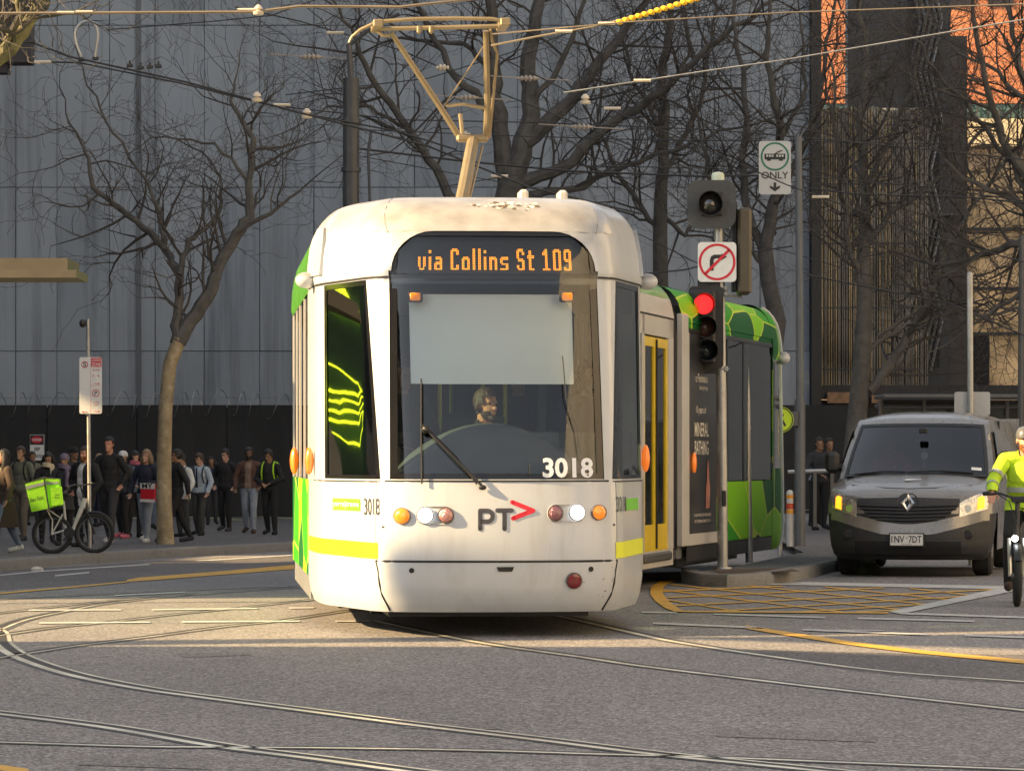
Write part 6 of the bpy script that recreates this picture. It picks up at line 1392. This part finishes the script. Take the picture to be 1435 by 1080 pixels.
# grille bands, headlamps, lower intake
zt=lambda x:.935-.16*(abs(x)/.6)**2*.55 ; zb_=lambda x:.60+.17*(abs(x)/.62)**2.2
vpatch('upper_grille_panel',M_vb,fine(-.60,.60,24),lambda x:.62+.21*clamp(abs(x)/.60)**2.2,lambda x:.935-.03*abs(x),.010)
for z0 in(.66,.70,.74,.78,.82): 
    m=MB(); hw=min(.57,.60*((z0-.60)/.21)**.42); m.tube([VZ(x,z0+.03*abs(x),.022) for x in fine(-hw,hw,16)],.010,5); vsub(m,'grille_bar',mat('grille_bar_black',(.012,.012,.013),.3))
vpatch('lower_intake',mat('intake_black',(.010,.010,.011),.8),fine(-.62,.62,16),lambda x:.26,lambda x:.42,.008)
vpatch('bumper_lip',M_vb,fine(-.80,.80,16),lambda x:.212,lambda x:.25,.035)
M_van2=M_van
vpatch('bumper_band',M_van,fine(-.93,.93,30),lambda x:.50+.16*clamp((abs(x)-.28)/.6)**1.1,lambda x:.625+.19*clamp((abs(x)-.1)/.8)**1.4,.007)
M_hlg=mat('headlamp_reflector',(.62,.60,.55),.12,metal=.8,coat=1,bump=.6,bscale=30); M_ind=mat('lit_indicator',(1,.45,.05),.3,emis=(1,.26,.01),estr=.8)
for s in(-1,1):
    xs=fine(.60,.915,10); lo_=lambda x:.70+.10*((x-.60)/.32); hi_=lambda x:.86+.17*((x-.60)/.32)**.8-.10*clamp((x-.85)/.07)
    m=MB(); m.grid([[VZ(s*x,lo_(x)+(hi_(x)-lo_(x))*k/4,.013) for x in xs] for k in range(5)]); hl=vsub(m,'headlight',M_hlg)
    m=MB(); xs=fine(.80,.875,4); m.grid([[VZ(s*x,lo_(x)+.02+(hi_(x)-lo_(x)-.06)*k/4,.020) for x in xs] for k in range(5)]); m.build('indicator',M_ind,hl)
    m=MB(); m.lathe([(.045,0),(.04,.02),(.02,.03)],VZ(s*.69,.80,.03),14,axis='Y'); m.build('lamp_bowl',M_chrome,hl)
    m=MB(); m.lathe([(.055,0),(.045,-.012)],VZ(s*.70,.50,.012),14,axis='Y'); vsub(m,'fog_recess',M_black)
    # mirror
    m=MB(); p=VS(s,12)+Vector((s*.13,.06,.05)); m.box(p,(.17,.12,.27),bev=.05); m.box(p-Vector((s*.10,-.02,.05)),(.12,.06,.06),bev=.01); vsub(m,'wing_mirror',M_vb)
    # side window
    m=MB(); m.add([Vector((s*(lerp([(1.1,.975),(1.4,.95),(1.9,.80)],z)+.006),y,z)) for y,z in((1.45,1.22),(2.35,1.20),(2.35,1.72),(1.98,1.72))],[(0,1,2,3)]); vsub(m,'side_window',mat('van_side_glass',(.015,.017,.018),.08,coat=1))
    for yw in(1.02,4.1):
        m=MB(); m.lathe([(.20,-.11),(.30,-.11),(.33,-.08),(.33,.08),(.30,.11),(.20,.11)],(s*.80,yw,.33),24,axis='X'); wh=m.build('wheel',M_rubber,van)
        m=MB(); m.lathe([(.20,0),(.20,.10),(.05,.12)],(s*.80,yw,.33),18,axis='X'); m.build('rim',M_steel,wh)
# badge, plate, hood crease, wipers, stickers
def dia(c,a,b,o): return [VZ(c[0]+x,c[1]+z,o) for x,z in((0,b),(a,0),(0,-b),(-a,0))]
bc=(0.,.865)
m=MB(); P=[VZ(bc[0]+x,bc[1]+z,.02) for x,z in((-.13,.0),(-.10,.08),(-.05,.115),(.05,.115),(.10,.08),(.13,0),(.10,-.08),(.04,-.13),(-.04,-.13),(-.10,-.08))]; m.poly(P); vsub(m,'badge_surround',M_vb,smooth=0)
m=MB(); o_=dia(bc,.085,.11,.035); i_=dia(bc,.03,.05,.035); o2=dia(bc,.085,.11,.015); h_=dia(bc,.055,.08,.055)
for k in range(4): j=(k+1)%4; m.add([o_[k],o_[j],h_[j],h_[k]],[(0,1,2,3)]); m.add([h_[k],h_[j],i_[j],i_[k]],[(0,1,2,3)]); m.add([o_[k],o_[j],o2[j],o2[k]],[(0,1,2,3)])
vsub(m,'badge',M_chrome,smooth=0)
m=MB(); zc=.44; m.b2((-.19,-.05,zc-.065),(.19,-.035,zc+.065)); pl=vsub(m,'number_plate',M_signw,van)
m=MB(); m.b2((-.205,-.044,zc-.082),(.205,-.03,zc+.078)); vsub(m,'plate_holder',M_black,van)
m=MB(); text_on(m,'1NV',.15,.082,lambda u,v:(-.175+u,-.055,zc-.036+v),.008); text_on(m,'7DT',.15,.082,lambda u,v:(.025+u,-.055,zc-.036+v),.008); text_on(m,'v',.018,.02,lambda u,v:(-.009+u,-.055,zc+.01+v),.01); text_on(m,'VICTORIA',.12,.012,lambda u,v:(-.06+u,-.055,zc-.058+v),.0); m.build('lettering',M_sblk,pl,smooth=0)
m=MB(); m.tube([VS(-.75,9.0,.003),VS(-.3,8.3,.006),VS(0,8.15,.006),VS(.3,8.3,.006),VS(.75,9.0,.003)],.006,5); vsub(m,'bonnet_seam',M_black)
m=MB(); P=[VS(.02,9.5,.01),VS(.05,9.35,.012),VS(.16,9.45,.012),VS(.26,9.55,.01),VS(.16,9.6,.012),VS(.05,9.6,.012)]; P=[p+Vector((-.12,0,.012)) for p in P]; m.poly(P); vsub(m,'bonnet_sticker',M_signw,smooth=0)
m=MB(); m.tube([VS(-.1,11.2,.03),VS(.3,11.35,.04),VS(.75,11.3,.03)],.009,5); vsub(m,'wiper',M_black)
m=MB(); m.tube([VS(-.8,11.2,.03),VS(-.4,11.3,.04),VS(-.12,11.22,.03)],.009,5); vsub(m,'wiper',M_black)
m=MB(); m.grid([[VS(t,i,.006) for t in(.72,.85)] for i in(11.55,11.8)]); vsub(m,'windscreen_sticker',M_signw)
m=MB(); m.box((0.05,1.62,1.60),(.26,.05,.07),bev=.02); m.box((0.05,1.5,1.72),(.10,.08,.06),bev=.01); vsub(m,'interior_mirror',M_black)
m=MB(); m.tube([(.06,1.5,1.56),(.06,1.5,1.48)],.002,4); m.lathe([(.045,-.003),(.045,.003)],(.06,1.5,1.42),14,axis='Y'); m.tube([(.06,1.5,1.38),(.06,1.5,1.27)],.005,5); vsub(m,'hanging_charm',mat('charm_white',(.6,.6,.58),.5))
m=MB(); m.grid([[Vector((x,y,z)) for x in fine(-.84,.84,6)] for y,z in((.98,1.17),(1.25,1.22),(1.5,1.2),(1.6,1.0))]); m.b2((-.85,3.0,.5),(.85,3.05,1.85)); vsub(m,'dashboard',mat('van_interior',(.03,.031,.033),.7))
for x in(-.45,.45):
    m=MB(); m.box((x,2.5,1.15),(.48,.12,.75),bev=.05); m.box((x,2.48,1.60),(.26,.1,.2),bev=.04); m.box((x,2.25,.85),(.48,.5,.12),bev=.04); vsub(m,'seat',mat('van_seat',(.04,.04,.042),.8))
m=MB(); m.tube([Vector((-.42+.19*math.cos(R(20*i)),1.55+.07*math.sin(R(20*i)),1.25+.17*math.sin(R(20*i)))) for i in range(19)],.014,6); vsub(m,'steering_wheel',M_black)
def vworld(v):
    v=Vector(v); c,s=math.cos(VR),math.sin(VR); return Vector((vb.x+v.x*c-v.y*s,vb.y+v.x*s+v.y*c,vb.z+v.z))
person('van driver dimly seen through the grey windscreen with a hand on the wheel',vworld((-.42,2.3,.0)),H=1.72,face=VR,arms=('fwd','fwd'),top='pink',legs='black',skin='mid',hair='brown',joints=dict(SIT,elR=(-.26,-.25,1.12),elL=(.26,-.25,1.12),wrR=(-.15,-.55,1.22),wrL=(.15,-.55,1.28)),sitting=1,vox=.012)
# ---------------- bicycles ----------------
def wheel(par,c,r,axis_M,tyre=.025,rimc=M_dsteel,spokes=14):
    m=MB(); n=32; m.tube([Vector(c)+axis_M@Vector((r*math.cos(2*math.pi*i/n),0,r*math.sin(2*math.pi*i/n))) for i in range(n+1)],tyre,8,cap=False); w_=m.build('wheel',M_rubber,par,smooth=60)
    m=MB(); m.tube([Vector(c)+axis_M@Vector(((r-tyre)*math.cos(2*math.pi*i/n),0,(r-tyre)*math.sin(2*math.pi*i/n))) for i in range(n+1)],tyre*.5,6,cap=False)
    for i in range(spokes):
        a=2*math.pi*i/spokes; m.tube([Vector(c)+axis_M@Vector((0,.02*(1 if i%2 else -1),0)),Vector(c)+axis_M@Vector(((r-tyre)*math.cos(a),0,(r-tyre)*math.sin(a)))],.003,3)
    m.tube([Vector(c)+axis_M@Vector((0,-.05,0)),Vector(c)+axis_M@Vector((0,.05,0))],.03,10); m.build('rim',rimc,w_)
    return w_
I3=Matrix.Identity(3)
Yb=Yfoot(776); b0_=pp(102,Yb); bk=empty('delivery_bicycle',b0_,R(4),label='parked white step through electric bicycle with fat black tyres carrying the green box',cat='bicycle')
sx=1/(FP/Yb)
def Bp(px,py,y=0.): return Vector(((px-102)*sx,y,(776-py)*sx))
M_bw=mat('bicycle_white',(.62,.60,.54),.3,coat=.4,var=.04)
c1=Bp(73,748);c2=Bp(132,747)
wheel(bk,c1,.295,I3,.034); wheel(bk,c2,.295,I3,.034)
m=MB(); m.tube([Bp(89,702),Bp(93,742)],[.02,.022],8); m.tube([Bp(92,742),Bp(103,742)],.03,8); m.tube([Bp(103,742),Bp(118,702)],[.034,.042],8); m.tube([Bp(85,724),Bp(93,742)],.014,6); m.tube([c1+Vector((0,.05,0)),Bp(93,742,.03)],.014,6); m.tube([c1+Vector((0,-.05,0)),Bp(93,742,-.03)],.014,6); m.tube([Bp(88,720,.03),c1+Vector((0,.05,0))],.012,6); m.tube([Bp(88,720,-.03),c1+Vector((0,-.05,0))],.012,6); m.tube([Bp(116,712),Bp(119,698)],.045,8)
m.build('frame',M_bw,bk)
m=MB(); m.tube([Bp(119,698),Bp(121,716)],.026,8)
for s in(-1,1): m.tube([Bp(121,716,0),Bp(123,718,.06*s),c2+Vector((0,.06*s,0))],.017,6)
m.build('fork',M_black,bk)
m=MB(); m.tube([Bp(118,698),Bp(113,682),Bp(112,679)],.014,6); m.tube([Bp(99,681,-.30),Bp(106,679,-.2),Bp(113,680,0),Bp(120,679,.2),Bp(129,678,.28)],.014,6); m.tube([Bp(100,681,-.31),Bp(97,682,-.36)],.02,6); m.tube([Bp(126,677,.28),Bp(130,678,.33)],.02,6); m.build('handlebar',M_black,bk)
m=MB(); m.tube([Bp(89,702),Bp(86,694)],.016,6); m.box(Bp(85,692),(.26,.15,.07),bev=.03); m.build('saddle',M_black,bk)
m=MB(); 
for y in(-.06,.06): m.tube([Bp(52,712,y),Bp(64,711,y),Bp(74,728,y),c1+Vector((0,y,0))],.009,5); m.tube([Bp(64,711,y),Bp(87,727,y)],.009,5)
m.build('rack',M_bw,bk)
m=MB(); m.lathe([(.09,-.05),(.09,.05)],Bp(97,746),16,axis='Y'); m.tube([Bp(97,746,-.06),Bp(91,755,-.09),Bp(90,757,-.13)],.013,6); m.tube([Bp(97,746,.06),Bp(104,738,.09)],.013,6); m.build('motor_and_crank',M_black,bk)
m=MB(); m.tube([Bp(112+22*math.cos(R(a))*1.25+20,747-30*math.sin(R(a))) for a in range(20,170,12)],.02,5,sq=1.6); m.build('mudguard',M_black,bk)
gbx=empty('delivery_box',b0_+Vector((0,0,0)),R(4),label='bright lime green insulated food delivery box strapped on the bicycle rack',cat='delivery box')
M_lime=mat('lime_box_fabric',(.30,.72,.015),.6,bump=.3,var=.06); M_bt=mat('box_dark_trim',(.03,.03,.032),.7)
m=MB(); 
def q4(a,b,c,d,dy0,dy1,mb): 
    A=[Bp(*p,dy0) for p in(a,b,c,d)]; mb.prism(A,(0,dy1-dy0,0))
q4((37,678),(63,671),(69,712),(46,717),-.26,.22,m); b_o=m.build('box_body',M_lime,gbx,smooth=0)
m=MB(); q4((63.3,671),(84,671),(87,708),(69.3,712),-.24,.20,m); m.build('box_end',M_lime,gbx,smooth=0)
m=MB(); q4((72,683),(88,681.5),(90.5,706),(74,709),-.29,-.245,m); m.build('front_pocket',M_lime,gbx,smooth=0)
m=MB(); q4((38,681),(63,675),(63.6,679),(39,685.5),-.266,-.262,m); q4((64,675),(84,675),(84.5,678),(64.5,679),-.246,-.242,m); m.each('reflective_tape',mat('grey_tape',(.30,.32,.28),.4),gbx,smooth=0)
m=MB(); q4((62.5,671),(64.2,671),(71,712),(69,712.5),-.268,.22,m); q4((36.5,677.5),(63,670.4),(84,670.4),(60,668),-.2,.2,m); m.each('edge_trim',M_bt,gbx,smooth=0)
o2=Bp(42.5,704,-.264); e2=Bp(62.5,698.5,-.264); up=Vector((-.01,0,.062)); m=MB(); text_on(m,'Uber Eats',1,1,lambda u,v:o2+(e2-o2)*u+up*v,.008); m.build('lettering',M_bt,gbx,smooth=0)
o3=Bp(78.5,697,-.292); m=MB(); text_on(m,'Uber',.08,.03,lambda u,v:o3+Vector((u,0,.035+v)),0); text_on(m,'Eats',.08,.03,lambda u,v:o3+Vector((u,0,v-.01)),0); m.build('lettering',M_bt,gbx,smooth=0)
# cyclist at the right edge
Yc=32.4; cb0=W(1436,700,Yc); cb0.z=gz(cb0.x,Yc); cy=empty('bicycle',cb0,R(-6),label='small wheeled black bicycle with a bright front lamp ridden in from the right edge',cat='bicycle')
Mx=Matrix.Rotation(R(90),3,'Z')
def Cp(px,py,y=0.): return Vector(((px-1436)/FP*Yc,y,(HY+1.32/Yc*FP-py)/FP*Yc))
wheel(cy,(-.07,.0,.275),.245,Mx,.034); wheel(cy,(-.02,1.15,.275),.245,Mx,.034)
m=MB()
for s in(-1,1): m.tube([(-.07+.06*s,0,.275),(-.07+.07*s,.03,.62)],.018,8)
m.build('fork',mat('silver_fork',(.5,.5,.5),.3,metal=.7),cy)
m=MB(); m.tube([(-.07,.04,.62),(-.06,.10,.98)],.022,8); m.tube([(-.07,.06,.72),(-.04,.55,.40)],.03,8); m.tube([(-.04,.55,.40),(-.02,1.15,.275)],.02,8); m.tube([(-.04,.55,.40),(-.03,.75,.86)],.018,8); m.build('frame',M_black,cy)
m=MB(); m.tube([Cp(1385,690,.16),Cp(1400,688,.12),Cp(1420,694,.1),Cp(1436,694,.1),Cp(1452,694,.1),Cp(1472,690,.15)],.013,6); m.tube([Cp(1400,690,.1),Cp(1415,700,.02),Cp(1422,724,.0)],.006,5); m.tube([Cp(1412,690,.1),Cp(1425,704,.0),Cp(1428,735,.0)],.006,5); m.tube([Cp(1388,688,.14),Cp(1380,689,.2)],.02,8); m.build('handlebar',M_black,cy)
m=MB(); m.box(Cp(1430,697,.05),(.16,.03,.05),bev=.01); m.build('handlebar_display',M_black,cy)
m=MB(); m.tube([Vector((-.07+.0,.29*math.cos(R(a))*-1+.0,.275+.29*math.sin(R(a)))) for a in range(30,151,12)],.035,6,sq=.4); m.build('mudguard',M_black,cy)
m=MB(); m.lathe([(.03,0),(.028,-.05),(.02,-.06)],(-.09,-.06,.62),12,axis='Y'); m.build('front_lamp',mat('lit_white_lamp',(1,1,.95),.3,emis=(.95,1,1),estr=4.),cy)
m=MB(); m.box((-.03,.78,.88),(.15,.26,.06),bev=.03); m.build('saddle',M_black,cy)
M_hel=mat('helmet_grey',(.10,.105,.11),.35,coat=.4)
def refl(b,k,hp,J):
    m=MB()
    for n in 'LR':
        p=J['sh'+n].lerp(J['el'+n],.72); d=(J['el'+n]-J['sh'+n]).normalized(); m.tube([(p-d*.02)*k,(p+d*.02)*k],.073*k,12,cap=False)
        p=J['el'+n].lerp(J['wr'+n],.45); d=(J['wr'+n]-J['el'+n]).normalized(); m.tube([(p-d*.02)*k,(p+d*.02)*k],.062*k,12,cap=False)
    m.each('reflective_band',mat('silver_reflective_tape',(.32,.34,.33),.35),b,smooth=60)
    m=MB(); rows=[[Vector((.178*math.cos(2*math.pi*i/20),J['ch'].y-.03+.135*math.sin(2*math.pi*i/20),z))*k for i in range(20)] for z in(1.06,1.11)]; m.grid(rows,closed=True); m.build('reflective_band',mat('silver_reflective_tape',(.32,.34,.33),.35),b,smooth=60)
    m=MB(); m.tube([hp(.0+.09*math.cos(R(a)),.02,-.02+.11*math.sin(R(a))-.0)*k for a in range(200,345,12)],.006,5); m.build('helmet_strap',M_black,b)
CYJ={'pel':(0,.12,.93),'wa':(0,.08,1.06),'ch':(0,.03,1.24),'nk':(0,.0,1.42),'hd':(0,-.05,1.56),'shR':(-.19,.0,1.37),'shL':(.19,.0,1.37),'elR':(-.31,-.18,1.17),'wrR':(-.33,-.47,1.06),'elL':(.31,-.18,1.17),'wrL':(.33,-.47,1.06),
 'hipR':(-.09,.10,.88),'knR':(-.15,-.24,.66),'anR':(-.16,-.12,.22),'toR':(-.17,-.29,.17),'hipL':(.09,.10,.88),'knL':(.14,-.28,.80),'anL':(.14,-.20,.40),'toL':(.14,-.36,.35)}
person('person in a neon yellow jacket and grey helmet riding in at the right edge',cb0+Vector((.10,.66,.0)),H=1.70,face=R(-6),top='hivis',legs='black',shoes='brown',skin='red',hair='brown',beard='ginger',joints=CYJ,sitting=1,vox=.0065,hatc=('helmet',M_hel),build_=1.05,extra=refl,shirtlen=.02)

# ---------------- lit burger shop sign beyond the left edge (seen mirrored in the tram's corner window) ----------------
def refl_hit(px,py,D):
    x,z=-1.1,1.8
    for _ in range(40):
        p=world(Sx(x,z)); x+=((px-CX)/FP*p.y-p.x)*.5; x=max(-1.24,min(-.9,x)); z=CZ-(py-HY)/FP*p.y
    e=.03; a=world(Sx(x+e,z))-world(Sx(x-e,z)); b=world(Sx(x,z+e))-world(Sx(x,z-e)); n=a.cross(b).normalized()
    p=world(Sx(x,z)); v=(p-Vector((0,0,CZ))).normalized()
    if n.dot(v)>0: n=-n
    r=v-2*v.dot(n)*n; return p+r*D,r
q1,r1=refl_hit(482,572,14); 
ang=math.atan2(-r1.y,-r1.x)+R(90)     # the sign faces back along the ray
M_neon=mat('yellow_neon',(.9,.9,.1),.4,emis=(.80,.95,.02),estr=2.2)
sg_=empty('burger_sign',q1,ang,label='yellow neon burger shop sign beyond the left edge of the picture',cat='sign')
SR=R(-27); U_=lambda a,b:Vector((a*math.cos(SR)-b*math.sin(SR),-.02,a*math.sin(SR)+b*math.cos(SR)))
m=MB(); m.b2((-1.6,.05,-2.0),(3.4,.09,1.9)); m.build('sign_board',mat('sign_board_dark',(.035,.09,.06),.5,var=.5,scale=1.5),sg_)
m=MB()
bun=[(-.42,.10)]+[(-.42+.0+.84*t,.10+.32*math.sin(math.pi*t)**.6) for t in lin(0,1,14)]+[(.42,.10),(-.42,.10)]
m.tube([U_(*p) for p in bun],.014,6); m.tube([U_(-.44+.88*t,.02+.012*math.sin(t*18)) for t in lin(0,1,24)],.014,6)
m.tube([U_(-.44+.88*t,-.07+.010*math.sin(t*14+1)) for t in lin(0,1,24)],.014,6)
m.tube([U_(*p) for p in((-.42,-.16),(.42,-.16),(.42,-.26),(.34,-.34),(-.34,-.34),(-.42,-.26),(-.42,-.16))],.014,6)
m.build('neon_burger',M_neon,sg_)
m=MB(); text_on(m,'BURGERS',3.2,.32,lambda u,v:U_(-1.15+u,.78+v),.03); m.each('neon_letter',M_neon,sg_,smooth=0)
